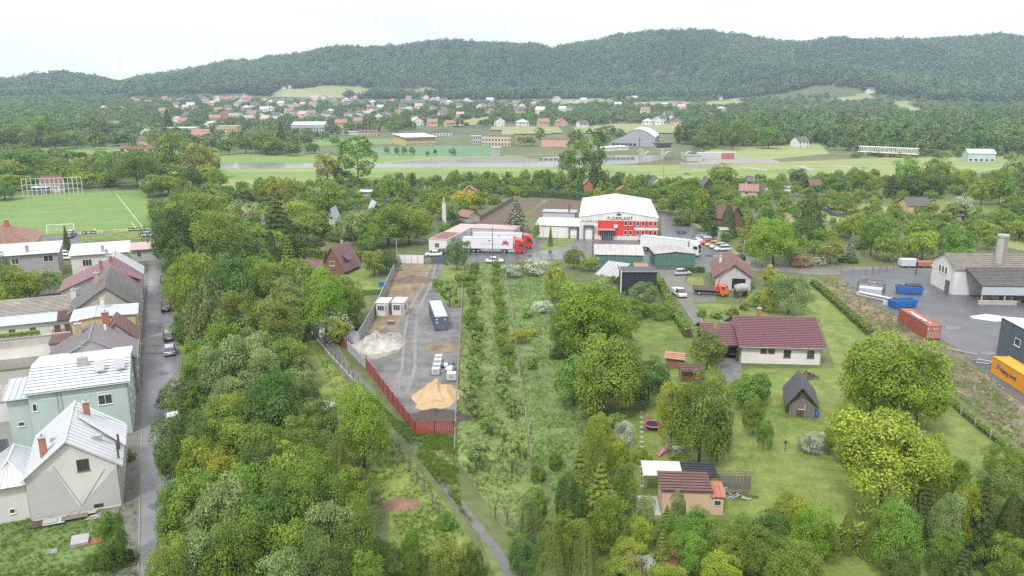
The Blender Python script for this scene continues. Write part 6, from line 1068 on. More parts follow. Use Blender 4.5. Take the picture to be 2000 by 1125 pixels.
for i in range(20): a0, a1 = 6.2832 * i / 20, 6.2832 * (i + 1) / 20; ring.bar((1.1 * math.cos(a0), 1.1 * math.sin(a0), .7), (1.1 * math.cos(a1), 1.1 * math.sin(a1), .7), .09)
ring.build('rim', PINK, tr); MB().lathe([(1.05, .66), (1.05, .68)], 20).build('mat_sheet', M['black_paint'], tr)
for i in range(4): a0 = i * 1.57 + .4; MB().bar((1.1 * math.cos(a0), 1.1 * math.sin(a0), 0), (1.1 * math.cos(a0), 1.1 * math.sin(a0), .7), .03).build('leg', M['grey_metal'], tr); MB().bar((1.15 * math.cos(a0), 1.15 * math.sin(a0), .7), (1.15 * math.cos(a0), 1.15 * math.sin(a0), 2.2), .045).build('net_pole', PINK, tr)
slx = thing('slide', 'small pink plastic slide behind the pale porch canopy', 'slide', (*P(1283, 890), 0), R(-60)); MB().slab([(0, 0, .1), (.5, 0, .1), (.5, 1.6, 1.2), (0, 1.6, 1.2)], .06).build('chute', PINK, slx); MB().box(.02, 1.6, 0, .08, 1.7, 1.3).box(.42, 1.6, 0, .48, 1.7, 1.3).build('ladder_rail', PINK, slx)
tbl = thing('garden_table', 'pale garden table with chairs beside the slide under the big tree', 'table', (*P(1315, 888), 0)); MB().box(0, 0, .7, 1.4, .8, .76).build('table_top', M['pale_metal'], tbl)
for x in (.1, 1.25):
    for y in (.1, .65): MB().box(x, y, 0, x + .06, y + .06, .7).build('leg', M['grey_metal'], tbl)
ch_ = thing('garden_chair', 'white garden chair at the pale garden table', 'chair', (*P(1325, 890), 0)); MB().box(0, 0, .4, .45, .45, .45).build('seat', M['white_metal'], ch_); MB().box(0, .4, .45, .45, .46, .9).build('backrest', M['white_metal'], ch_)
for x, y in ((0, 0), (.4, 0), (0, .4), (.4, .4)): MB().box(x, y, 0, x + .05, y + .05, .4).build('leg', M['white_metal'], ch_)
for i in range(16):
    x, y = P(1253 + (i > 11) * 1.5, 806 + i * 9.6); tag(MB().prism([(-.24, -.17), (.25, -.15), (.23, .18), (-.22, .16)], .0, .05).build('stepping_stone', M['concrete'], loc=(x, y, .03)), 'flat pale stepping stone in the line leading to the porch canopy', 'stepping stone', 'stepping stones in the lawn')
br = thing('plastic_barrel', 'blue plastic barrel at the corner of the old timber shed', 'barrel', (*P(1594, 815), 0)); MB().lathe([(.26, 0), (.32, .15), (.32, .75), (.26, .9)], 14).build('drum', P_skip, br, True); MB().lathe([(.24, .9), (.24, .94)], 12).build('lid', M['black_paint'], br)
fd = thing('bird_feeder', 'black bird feeder on a thin stake in the open lawn', 'bird feeder', (*P(1533, 883), 0)); MB().bar((0, 0, 0), (0, 0, 1.1), .03).build('stake', M['black_paint'], fd); MB().lathe([(.12, 1.1), (.15, 1.25), (.22, 1.32), (.02, 1.5)], 8).build('feeder_roof', M['black_paint'], fd)
lt = thing('timber_lean_to', 'weathered lean-to and heap of old boards beside the summer cottage', 'lean-to', (*P(1408, 972), 0), R(-3))
for x in (0, 1.6, 3.4): MB().box(x, 1.8, 0, x + .1, 1.9, 1.8).build('post', M['grey_wood'], lt)
for i in range(9): MB().box(.05 + i * .38, 1.75, .1, .38 + i * .38, 1.8, 1.7).build('board', M['grey_wood'], lt)
MB().bar((-.6, 1.9, 1.9), (3.8, 1.9, 2.0), .07).bar((-.8, 2.6, 1.9), (3.9, 2.4, 1.9), .06).build('beam', M['grey_wood'], lt)
for i in range(22): x, y = rs.uniform(.1, 3.4), rs.uniform(-.6, 1.5); a_ = rs.uniform(-1, 1); MB().bar((x - .6 * math.cos(a_), y - .3 * math.sin(a_), rs.uniform(.05, .5)), (x + .6 * math.cos(a_), y + .3 * math.sin(a_), rs.uniform(.1, .6)), rs.uniform(.04, .1), n=5).build('plank', rs.choice([M['grey_wood'], M['grey_metal'], M['white_metal'], M['brown_tile'], M['grey_wood']]), lt)
sb_ = thing('sandbox_tub', 'small blue tub on the chalet lawn beside the panel fence', 'tub', (*P(740, 560), 0)); MB().box(0, 0, 0, 1.8, 1.6, .9).build('tub_wall', P_skip, sb_); MB().box(-.05, -.05, .9, 1.85, 1.65, 1.0).build('tub_rim', P_skip, sb_)
vb = thing('vegetable_bed', 'fenced dark vegetable bed beside the blue tub', 'bed', (*P(705, 578), 0), R(12)); MB().box(0, 0, 0, 5, 4, .12).build('soil', MATS['brown_soil'], vb)
for i in range(7): MB().box(.3, .3 + i * .55, .12, 4.7, .45 + i * .55, .3).build('plant_row', LEAVES['green'], vb)
cf = thing('cold_frame', 'grey-lidded cold frame in the garden in front of the gable-end house', 'cold frame', (*P(138, 1072), 0), R(22)); MB().box(0, 0, 0, 1.5, 1.4, .35).build('box', M['concrete'], cf); MB().slab([(0, 0, .36), (1.5, 0, .36), (1.5, 1.4, .55), (0, 1.4, .55)], .04).build('lid', M['grey_metal'], cf)
cf = thing('brick_bed', 'little bed edged with red bricks beside the grey cold frame', 'bed', (*P(163, 1068), 0), R(22))
BK = MB().box(0, 0, 0, .28, .14, .12).mesh('brick', M['brick_red'])
for i in range(6):
    for j in range(5): inst('brick', BK, cf, (i * .3, j * .24, .02 + .03 * ((i + j) % 2)), .05 * (i - 2))
cf = thing('cold_frame', 'small pale slab lying in the grass further from the house', 'slab', (*P(90, 1084), 0), R(22)); MB().box(0, 0, 0, .9, .7, .12).build('slab_face', M['concrete'], cf); MB().box(.1, .1, .12, .8, .6, .15).build('slab_lid', M['fibre_cement'], cf)
bp = thing('board_pile', 'old boards and sheets lying along the foot of the grey gable', 'boards', (*S(8.0, -1.4), 0), R(23.6))
for i in range(11): x = rs.uniform(-.6, 6); MB().box(x, rs.uniform(-.6, .4), .05 + .03 * i, x + rs.uniform(1, 2.6), rs.uniform(.5, .9), .08 + .03 * i).build('board', rs.choice([M['grey_wood'], M['concrete'], M['pale_metal'], M['fibre_cement'], M['dark_wood']]), bp)
rh = heap('compost_heap', 'reddish-brown heap of cuttings on the long lawn', (783, 985), 2.0, 1.5, .45, mat('cuttings', (.2, .12, .075), var=.35, scale=2, fine=9, bump=.8), 0, 12, 1, 'compost heap')
# shelter on the lawn hidden below the dark tree
pt = thing('dark_trailer', 'dark garden shed edge with white junk half hidden under the dark green tree', 'shed', (*P(612, 838), 0), R(65)); MB().box(0, 0, 0, 5, 2, 1.6).build('wall', M['anthracite'], pt); MB().box(-.1, -.1, 1.6, 5.1, 2.1, 1.7).build('roof', M['grey_metal'], pt)
# football things
FB_ = mat('goal_white', (.75, .76, .74), var=.03)
def goal(c, label, d):
    t = thing('football_goal', label, 'goal', (*c, 0), math.atan2(uy, ux), 'football goals'); 
    for x in (-3.66, 3.66): MB().bar((x, 0, 0), (x, 0, 2.44), .08).build('goal_post', FB_, t); MB().bar((x, 0, 2.44), (x, 1.8 * d, 0), .05).build('net_support', FB_, t)
    MB().bar((-3.7, 0, 2.44), (3.7, 0, 2.44), .08).build('crossbar', FB_, t); n_ = MB()
    for i in range(15): x = -3.66 + i * .523; n_.bar((x, 0, 2.42), (x, 1.8 * d, .02), .012, n=3)
    for i in range(7): q = i / 6; n_.bar((-3.66, 1.8 * d * q, 2.42 * (1 - q)), (3.66, 1.8 * d * q, 2.42 * (1 - q)), .012, n=3)
    stuff(n_.build('net', FB_, t)); return t
goal(gm, 'white football goal close to the clubhouse yard', -1); goal(PT(0, vl), 'white football goal below the ball catcher screen', 1)
bc = thing('ball_catcher', 'tall white lattice ball catcher behind the far football goal', 'ball catcher', (*P(46, 384), 0)); a = P(46, 384); b = P(162, 379); dx, dy = b[0] - a[0], b[1] - a[1]; h = HZ(a[1], 350)
for i in range(14): MB().bar((dx * i / 13, dy * i / 13, 0), (dx * i / 13, dy * i / 13, h), .1, n=5).build('post', FB_, bc)
for z in (.33, .66, 1): MB().bar((0, 0, h * z), (dx, dy, h * z), .07, n=5).build('rail', FB_, bc)
sd_ = thing('spectator_stand', 'small open stand with a white canopy at the pitch corner', 'stand', (*P(300, 402), 0), math.atan2(P(330, 400)[1] - P(290, 372)[1], P(330, 400)[0] - P(290, 372)[0]) if 0 else R(-62))
slopes(sd_, [[(-.5, -1.5, 3.6), (13, -1.5, 3.6), (13, 2.6, 4.2), (-.5, 2.6, 4.2)]], 'rib', M['pale_metal'], .1, 1.2)
for i in range(5): MB().box(i * 3, 2.2, 0, i * 3 + .15, 2.35, 4).build('post', M['grey_metal'], sd_)
for i in range(3): MB().box(0, .4 + i * .6, 0, 12.4, .9 + i * .6, .4 + i * .4).build('step', M['grey_wood'], sd_)
sd_.location = (*P(281, 374), 0)
house('clubhouse', 'clubhouse with a maroon roof behind the lattice ball catcher', 'clubhouse', P(80, 377), P(118, 376), 8, 4.2, 2.6, M['pale_grey_render'], M['brown_tile'], 'x', style='rib', wins=[('f', 1, 1.2, 1.4, 1.2), ('f', 5, 1.2, 1.4, 1.2)])
house('garage', 'dark garage block beside the maroon-roofed clubhouse', 'garage', P(62, 378), P(92, 378), 3, 2.4, 0, M['anthracite'], M['pale_metal'], 'shed', he2=2.6, style='plain', gut=False)
AD = [('yellow_render', 'dark_cladding'), ('brick_red', 'white_render'), ('dark_cladding', 'ochre_render'), ('white_render', 'grey_metal')]
for i, (x, y, m1) in enumerate([(152, 459, 'ochre_render'), (160, 458.5, 'dark_cladding'), (168, 458, 'brick_red'), (178, 457.5, 'dark_cladding'), (190, 457, 'white_render'), (222, 454.5, 'white_render'), (238, 453, 'ochre_render'), (250, 452, 'dark_cladding'), (262, 451.5, 'dark_cladding'), (275, 450.5, 'pale_metal')]):
    x0, y0 = P(x, y); t = thing('advert_board', f'{("yellow", "black", "red", "dark", "white", "plain white", "gold", "black", "black and white", "pale blue")[i]} advertising board at the near touchline, {("nearest the goal", "beside the yellow one", "between two dark ones", "beside the red one", "ending the short row", "starting the long row", "beside the plain white one", "in mid row", "near the row end", "at the row end")[i]}'.replace('nearest', 'next to'), 'advert board', (x0, y0, 0), R(14), 'advertising boards'); w_ = (1.2, 1.2, 1.4, 1.4, 1.6, 2.4, 1.9, 1.6, 1.8, 2.2)[i]; MB().box(0, 0, .1, w_, .05, 1.0).build('board_face', M[m1], t); MB().box(.2, -.01, .4, w_ - .2, -.002, .7).build('lettering', M['white_render'] if m1 != 'white_render' else M['brick_red'], t)
bx_ = thing('planted_trough', 'long trough of bright green leaves on the courtyard wall', 'planter', (*S(22.8, 60.0), 3.1), R(23.6)); MB().box(0, 0, 0, 9, .4, .3).build('trough', M['concrete'], bx_); rr_ = np.random.RandomState(8); n_ = 2600; inst('foliage', leafmesh('foliage', np.stack([rr_.uniform(0, 9, n_), rr_.uniform(-.15, .6, n_), rr_.uniform(.25, .85, n_)], 1), np.tile([0, -.4, .9], (n_, 1)), .14, LEAVES['walnut']), bx_)
for i, (px, sx_, m_) in enumerate([((1700, 560), 1.2, 'grey_metal'), ((1722, 571), .9, 'dark_wood'), ((1733, 597), 1.1, 'white_metal'), ((1690, 548), 1.4, 'fibre_cement')]):
    q = thing('material_crate', ('grey crate of offcuts at the foot of the dark steel frame', 'dark wooden crate between the frame and the timber stack', 'white wrapped bundle beside the empty blue skip', 'pale crate of boards behind the dark steel frame')[i], 'crate', (*P(*px), .04), .3 * i); MB().box(0, 0, 0, sx_, 1, .8).build('crate_body', M[m_], q); [MB().bar((rs.uniform(0, sx_), rs.uniform(0, .4), .8), (rs.uniform(0, sx_), rs.uniform(.6, 1.4), rs.uniform(.9, 1.5)), .04, n=4).build('offcut', M['grey_wood'], q) for _ in range(5)]
CLEAR.append([P(*p) for p in [(268, 366), (345, 366), (350, 418), (300, 420)]])
# ------------------------------------------------------------------ river works, far buildings, town
def fb(name, label, A, B, D, he, rise, wm, rm, ridge='x', cat='building', wn=0, wh=1.4, **k):
    a, b = PG(*A), PG(*B); W_ = math.dist(a[:2], b[:2]); wins = []
    rows_ = max(1, int(he / 3.2)) if wn else 0
    for r_ in range(rows_):
        for i in range(wn): wins.append(('f', W_ * (i + .5) / wn - W_ / wn * .3, r_ * 3.1 + 1, W_ / wn * .6, wh, 1))
    return house(name, label, cat, a[:2], b[:2], D, he, rise, M[wm], M[rm], ridge, wins=wins, style=k.pop('style', 'plain'), gut=False, z=min(a[2], b[2]) - .5, **k)
def arch(t, W_, D, hr): pass
a = PG(1212, 286); b = PG(1276, 287); W_ = math.dist(a[:2], b[:2]); ad = thing('arched_hall', 'large grey arched sports hall with a white vaulted roof beside the river', 'hall', (a[0], a[1], 0), R(-14)); n = 12; Wd, Dp, Hh = W_ * 1.05, 46, 7
pr_ = [(Wd * i / n, Hh + 6 * math.sin(math.pi * i / n)) for i in range(n + 1)]; w_ = MB().add([(0, 0, 0), (Wd, 0, 0)] + [(x, 0, z) for x, z in pr_[::-1]] + [(0, Dp, 0), (Wd, Dp, 0)] + [(x, Dp, z) for x, z in pr_[::-1]], [tuple(range(n + 3)), tuple(range(2 * n + 5, n + 2, -1)), (0, n + 2, 2 * n + 5, n + 3), (1, n + 4, n + 5, 2)]); w_.build('wall', M['grey_metal'], ad)
rr = MB()
for i in range(n): (x0, z0), (x1, z1) = pr_[i], pr_[i + 1]; rr.add([(x0, -.5, z0 + .1), (x1, -.5, z1 + .1), (x1, Dp + .5, z1 + .1), (x0, Dp + .5, z0 + .1)], [(0, 1, 2, 3)])
rr.build('roof', M['white_metal'], ad)
for i in range(6): MB().box(Wd * i / 6 + .6, -.2, .5, Wd * i / 6 + .9, -.02, Hh + 5 * math.sin(math.pi * i / 6)).build('wall_rib', M['pale_metal'], ad)
ad2 = thing('side_hall', 'lower vaulted grey wing in front of the arched sports hall', 'hall', (*PG(1190, 286)[:2], 0), R(-14)); Wd, Dp, Hh = W_ * .9, 22, 3; pr_ = [(Wd * i / n, Hh + 4.5 * math.sin(math.pi * (i / n) * .6)) for i in range(n + 1)]
MB().add([(0, 0, 0), (Wd, 0, 0)] + [(x, 0, z) for x, z in pr_[::-1]] + [(0, Dp, 0), (Wd, Dp, 0)] + [(x, Dp, z) for x, z in pr_[::-1]], [tuple(range(n + 3)), tuple(range(2 * n + 5, n + 2, -1)), (0, n + 2, 2 * n + 5, n + 3), (1, n + 4, n + 5, 2)] + [(n + 2 - i, n + 1 - i, 2 * n + 4 - i, 2 * n + 5 - i) for i in range(n)]).build('shell', M['grey_metal'], ad2)
for i in range(6): MB().box(2 + i * Wd / 7, -.2, 1, 2 + i * Wd / 7 + Wd / 9, -.03, 2.6).build('window', GLASS, ad2)
lk = thing('river_lock', 'concrete river lock with arched gate housings and a control cabin', 'lock', (*PG(1258, 312)[:2], 0), R(4))
for i, x in enumerate((0, 13, 26)):
    q = MB(); 
    for j in range(8): a0, a1 = math.pi * j / 8, math.pi * (j + 1) / 8; q.add([(x + 3 - 3 * math.cos(a0), 0, 2 + 3 * math.sin(a0)), (x + 3 - 3 * math.cos(a1), 0, 2 + 3 * math.sin(a1)), (x + 3 - 3 * math.cos(a1), 2, 2 + 3 * math.sin(a1)), (x + 3 - 3 * math.cos(a0), 2, 2 + 3 * math.sin(a0))], [(0, 1, 2, 3)])
    q.build('gate_arch', M['white_render'], lk); MB().box(x - 2.5, 1, 0, x - .2, 5, 6.5 if i < 2 else 4).build('pier', M['concrete'], lk)
MB().box(8, 4, 6, 18, 9, 9.5).build('control_cabin', M['grey_metal'], lk); MB().box(8.3, 3.9, 7, 17.7, 4.0, 9).build('cabin_window', GLASS, lk); MB().box(7, 3.4, 9.5, 19, 10, 10).build('cabin_roof', M['dark_slate'], lk); MB().box(34, 0, 0, 58, 5, 4.2).build('machine_house', M['pale_grey_render'], lk); MB().box(49, -.1, .3, 57, 0, 3.8).build('gate', M['brick_red'], lk)
fence('lock_jetty', 'low dark jetty dividing the river below the lock', [PG(1052, 313)[:2], PG(1240, 311)[:2]], 1.2, 'plank', M['grey_wood'], px=False, gap=20, sl=3) ; tag(MB().box(0, 0, 0, 24, 3, 2.5).box(2, 3, 0, 20, 6, 1).build('stone_outlet', M['concrete'], loc=(*PG(1330, 328)[:2], 0)), 'square concrete outlet on the meadow below the lock', 'outlet')
tb = thing('truss_bridge', 'long white steel truss bridge among the riverside trees', 'bridge', (*PG(1675, 303)[:2], 2.0)); a = PG(1675, 303); b = PG(1790, 309); L_ = math.dist(a[:2], b[:2]); tb.rotation_euler = (0, 0, math.atan2(b[1] - a[1], b[0] - a[0])); nb = 14
for y in (0, 4):
    for z in (.3, 3.8): MB().bar((0, y, z), (L_, y, z), .28, n=5).build('chord', M['white_render'], tb)
    for i in range(nb): x0, x1 = L_ * i / nb, L_ * (i + 1) / nb; MB().bar((x0, y, .3), ((x0 + x1) / 2, y, 3.8), .17, n=4).build('diagonal', M['white_render'], tb); MB().bar(((x0 + x1) / 2, y, 3.8), (x1, y, .3), .17, n=4).build('diagonal', M['white_render'], tb)
MB().box(0, 0, 0, L_, 4, .3).build('deck', M['concrete'], tb)
fb('mill_house', 'pale green two-storey house with a blue-grey roof at the meadow end', (1890, 316), (1943, 317), 12, 5.6, 2.2, 'mint_render', 'pale_metal', wn=5, cat='house'); fb('long_shed', 'long low brown-roofed white shed on the far bank', (232, 296), (312, 297), 8, 2.6, 2.0, 'white_render', 'brown_tile', wn=6, cat='shed'); fb('old_house', 'pink-grey house rising behind the long low shed', (268, 289), (291, 289), 10, 6, 3, 'peach_render', 'grey_tile', wn=3, wh=1.5, cat='house')
fb('school', 'long pale school block with a flat roof among the far trees', (135, 252), (232, 250), 14, 7.5, 0, 'peach_render', 'fibre_cement', 'shed', he2=7.6, wn=12, cat='school'); fb('gabled_villa', 'white villa with pinkish roofs between two dark trees', (276, 272), (300, 272), 12, 7, 4, 'white_render', 'red_tile', 'y', wn=3, cat='house'); fb('flat_hall', 'long white flat hall behind the gabled villa', (322, 262), (378, 262), 14, 6, 0, 'white_render', 'white_metal', 'shed', he2=6.5, cat='hall')
fb('tan_house', 'tan gabled house with a pink tile roof at the far bank', (372, 278), (405, 278), 14, 6, 5, 'peach_render', 'red_tile', wn=4, cat='house'); fb('arched_store', 'white gabled store beside the yellow glazed hall', (395, 254), (415, 254), 18, 5, 4, 'white_render', 'white_metal', 'y', cat='hall'); fb('yellow_hall', 'yellow hall with a band of dark windows', (422, 263), (463, 263), 14, 8, 0, 'ochre_render', 'fibre_cement', 'shed', he2=8.5, wn=8, wh=1.8, cat='hall')
fb('red_block', 'tall block with one red end wall in the town', (431, 238), (446, 238), 14, 12, 0, 'brick_red', 'grey_metal', 'shed', he2=12, cat='block'); fb('white_block', 'white stepped flats beside the red end wall', (447, 238), (468, 238), 14, 11, 0, 'white_render', 'fibre_cement', 'shed', he2=11, wn=5, cat='block'); fb('white_block', 'pale flats further along beside the stepped white flats', (472, 238), (496, 238), 12, 9, 0, 'warm_white_render', 'fibre_cement', 'shed', he2=9, wn=5, cat='block')
fb('market_hall', 'big white hall with a glazed front and curved white roof', (570, 262), (634, 261), 40, 9, 2, 'pale_metal', 'white_metal', wn=12, wh=2.4, cat='hall', rpos=.6); fb('club_building', 'low building with a brown roof beside the running track', (700, 266), (736, 266), 12, 4, 2, 'peach_render', 'brown_tile', wn=6, cat='club building'); fb('row_garages', 'long low garages behind the training pitch', (638, 262), (700, 264), 8, 3.2, 0, 'pale_grey_render', 'pink_metal', 'shed', he2=3.4, wn=0, cat='garages')
fb('sports_hall', 'yellow two-storey sports hall under a white overhanging roof', (793, 285), (850, 283), 26, 7, 0, 'ochre_render', 'white_metal', 'shed', he2=8.5, wn=14, ov=1.5, cat='hall'); fb('pavilion', 'low pavilion with a dark hipped roof beyond the yellow hall', (846, 265), (882, 265), 14, 3.4, 2.4, 'white_render', 'dark_slate', 'hip', wn=6, cat='pavilion'); fb('glass_annexe', 'glazed grey annexe beside the long beige hotel', (920, 281), (941, 281), 12, 6.5, 0, 'pale_metal', 'grey_metal', 'shed', he2=6.5, wn=5, wh=2, cat='annexe')
fb('hotel', 'long beige two-storey hotel with a dark red flat roof', (941, 284), (997, 285), 16, 8, 0, 'cream_render', 'brown_tile', 'shed', he2=8.4, wn=9, wh=1.6, cat='hotel'); fb('pink_building', 'long pink windowless building with a brown flat roof', (1058, 287), (1110, 287), 14, 6.5, 0, 'pink_render', 'brown_tile', 'shed', he2=6.8, cat='building'); fb('low_white_store', 'row of low white stores in front of the arched hall', (1175, 296), (1228, 293), 8, 3, 0, 'white_render', 'white_metal', 'shed', he2=3.4, cat='store')
fb('grey_kiosk', 'grey cube-shaped pump house on the near bank', (960, 305), (977, 305), 8, 6, 0, 'grey_metal', 'pale_metal', 'shed', he2=6, cat='pump house'); fb('orange_building', 'long orange building half hidden by the riverside wood', (1722, 243), (1762, 243), 12, 6, 0, 'pink_render', 'pink_metal', 'shed', he2=6.5, wn=4, cat='building'); fb('brick_hut', 'grey hut with a red gate beside the lock', (1342, 315), (1372, 315), 6, 4, 0, 'pale_grey_render', 'grey_metal', 'shed', he2=4, cat='hut')
# the town: every house by itself
TOWN = [(253,198,'w','r'),(262,201,'p','r'),(283,204,'w','r'),(315,198,'p','r'),(331,197,'w','g'),(347,198,'y','r'),(388,197,'w','g'),(418,195,'w','p'),(432,199,'y','r'),(445,196,'p','r'),(461,193,'w','g'),(478,198,'p','r'),(395,203,'w','r'),(410,206,'y','p'),(438,215,'y','g'),(460,208,'w','r'),(472,204,'p','r'),(490,211,'y','g'),(198,216,'p','p'),(211,220,'p','r'),(228,219,'w','g'),(337,238,'w','p'),(348,243,'p','r'),(410,240,'p','r'),(515,208,'w','g'),(523,203,'w','b'),(541,208,'w','b'),(546,199,'p','r'),(557,208,'w','g'),(572,214,'p','r'),(585,208,'p','p'),(603,210,'w','r'),(575,230,'r','r'),(583,238,'r','r'),(530,232,'w','g'),(503,232,'w','g'),(492,228,'y','g'),(508,240,'w','p'),(600,228,'p','r'),(632,228,'w','g'),(645,235,'p','g'),(640,222,'w','b'),(646,202,'o','o'),(668,206,'p','p'),(686,200,'r','r'),(692,228,'b','g'),(718,218,'w','g'),(735,213,'w','p'),(757,204,'r','p'),(781,205,'w','g'),(794,195,'y','r'),(808,206,'w','g'),(812,213,'w','p'),(826,194,'w','g'),(840,197,'w','g'),(850,196,'w','b'),(862,200,'w','g'),(793,218,'p','p'),(780,214,'y','g'),(890,211,'w','g'),(835,216,'w','g'),(807,246,'w','w'),(835,248,'o','o'),(873,248,'o','r'),(470,190,'w','g'),(549,174,'w','g'),(560,173,'w','g'),(622,165,'w','g'),(990,210,'w','g'),(1000,207,'y','r'),(1012,212,'w','g'),(1036,207,'p','p'),(1047,203,'w','g'),(1091,218,'w','w'),(1110,205,'w','w'),(1121,203,'w','g'),(1135,200,'w','b'),(1163,203,'w','g'),(965,247,'w','w'),(1014,248,'w','b'),(1054,248,'p','r'),(1091,247,'p','r'),(1132,251,'w','g'),(1254,246,'w','b'),(1274,246,'w','b'),(1310,245,'p','g'),(1195,190,'w','p'),(1208,184,'w','w'),(1222,196,'w','g'),(1239,183,'w','w'),(1233,196,'w','b'),(1256,188,'w','w'),(1276,192,'p','p'),(1284,184,'o','r'),(1355,192,'w','r'),(1325,215,'w','p'),(1407,217,'w','w'),(1401,195,'w','g'),(1690,183,'w','g'),(1697,181,'w','g'),(1010,222,'p','g'),(1300,232,'w','g'),(1285,238,'w','g'),(1560,288,'w','g'),(655,250,'p','r'),(690,244,'p','r'),(672,230,'w','g'),(745,228,'w','g'),(770,225,'p','r'),(860,218,'w','g'),(905,200,'w','r'),(930,213,'w','g'),(950,222,'p','r')]
WMK = {'w': 'white_render', 'p': 'peach_render', 'y': 'cream_render', 'r': 'pink_render', 'o': 'ochre_render', 'b': 'pale_metal'}; RMK = {'r': 'red_tile', 'g': 'grey_tile', 'p': 'pink_metal', 'b': 'pale_metal', 'o': 'red_tile', 'w': 'white_metal'}
WN_ = {'w': 'white', 'p': 'peach', 'y': 'cream', 'r': 'pink', 'o': 'orange', 'b': 'bluish'}; RN_ = {'r': 'red-tiled', 'g': 'grey', 'p': 'pinkish', 'b': 'blue-grey', 'o': 'orange', 'w': 'white'}
rq = random.Random(19)
for _ in range(46):
    hx = rq.uniform(300, 900); TOWN.append((hx, rq.choice((196, 202, 209, 215, 222, 229)) + rq.uniform(-3, 3) + (6 if hx > 700 else 0), rq.choice('wwwwypp'), rq.choice('grggbpr')))
for _ in range(14): TOWN.append((rq.uniform(900, 1320), rq.uniform(196, 224), rq.choice('wwwyp'), rq.choice('grgbw')))
protos = []
def tproto(k):
    t = house('town_house', 'x', 'house', (0, 0), (11, 0), 9.5, 5.8, 3.4 if k < 2 else 2.6, M['white_render'], M['red_tile'], ('x', 'y', 'hip')[k], wins=[('f', 1, 3.4, 1.3, 1.4, 1), ('f', 4.8, 3.4, 1.3, 1.4, 1), ('f', 8.4, 3.4, 1.3, 1.4, 1), ('f', 1, .8, 1.3, 1.4, 1), ('f', 8.4, .8, 1.3, 1.4, 1)], style='plain', ov=.5, chims=[(3.5, 4.8, 7, 10, .7)], gut=False); CLEAR.pop(); return t
for k in range(3): protos.append(tproto(k))
first = set(); rs = random.Random(77)
for i, (x, y, wk, rk) in enumerate(TOWN):
    X, Y, Z = PG(x, y); k = rs.choice((0, 0, 1, 2)); s = rs.uniform(.85, 1.15); rz = rs.uniform(-.5, .5); fac = M[WMK[wk]]; rfm = M[RMK[rk]]; pr = protos[k]
    s *= 1.0
    if k not in first:
        first.add(k); r_ = pr; r_.location = (X, Y, Z - .8); r_.rotation_euler = (0, 0, rz); r_.scale = (s, s, s); r_['group'] = 'houses of the town'
        for c in r_.children:
            if c.name.startswith('wall'): c.data.materials[0] = fac
            if c.name.startswith('roof'): c.data.materials[0] = rfm
    else:
        r_ = copy_thing(pr, (X, Y, Z - .8), rz, '', 'houses of the town', {'wall': fac, 'roof': rfm, 'ridge_cap': rfm}, (s, s, s))
    r_['auto'] = f'{WN_[wk]} town house with a {RN_[rk]} roof'; CLEAR.append([(X - 5 - X * .03, Y - 52), (X + 12 - X * .03, Y - 52), (X + 13, Y + 10), (X - 7, Y + 10)])
TREES = []      # (x, y, width, height, code, individually wanted)
def T(px, yt, yb, wp, code, key=True):
    X, Y = P(px, yb); h = max(1.0, HZ(Y, yt)); w = wp / SCL(X, Y, h * .5)
    # the crown's top leans out from the base by its own height: keep the picture column
    TREES.append((X, Y, w, h, code, key))
def TL(s, key=True):
    for ln in s.strip().split(';'):
        q = ln.split()
        if len(q) == 5: T(float(q[0]), float(q[1]), float(q[2]), float(q[3]), q[4], key)
# belt between the street and the footpath
TL("""395 372 478 120 g;345 400 520 95 d;432 408 520 100 g;478 392 485 70 s;520 442 520 75 u;490 462 555 80 d;545 362 505 86 c;533 452 530 34 t;566 458 548 52 l;
382 492 632 96 y;352 478 560 60 d;455 500 640 110 d;420 520 600 80 g;520 512 620 100 u;560 540 640 70 s;410 545 720 72 s;478 565 690 105 u;540 580 706 120 o;440 620 730 80 g;500 640 740 100 s;
398 632 712 66 y;365 610 690 50 d;600 505 575 50 o;595 560 640 50 s;455 665 800 120 s;505 670 790 110 s;560 655 760 90 u;590 690 760 60 s;385 700 770 60 g;355 745 808 80 d;410 740 800 70 g;
545 722 880 128 d;605 740 850 60 d;437 778 900 118 u;470 760 860 70 y;370 800 960 110 d;345 850 940 70 g;400 850 990 90 u;430 880 1010 120 y;520 860 1010 110 d;580 870 1040 120 g;500 900 1050 100 u;
345 960 1110 70 g;385 935 1100 140 g;450 930 1130 140 s;540 950 1130 130 d;610 920 1110 130 g;655 980 1150 120 s;590 1010 1170 130 u;700 985 1150 100 g;480 1010 1190 130 g;395 1030 1190 130 s;345 1060 1220 100 g;640 1060 1240 120 d;
670 845 1010 72 n;712 762 915 118 w;690 900 1030 80 u;740 1050 1130 70 d;560 1080 1260 130 s;720 1090 1220 80 g;805 1040 1120 50 g;875 1050 1150 80 o;920 1060 1150 50 d;870 985 1030 44 h""")
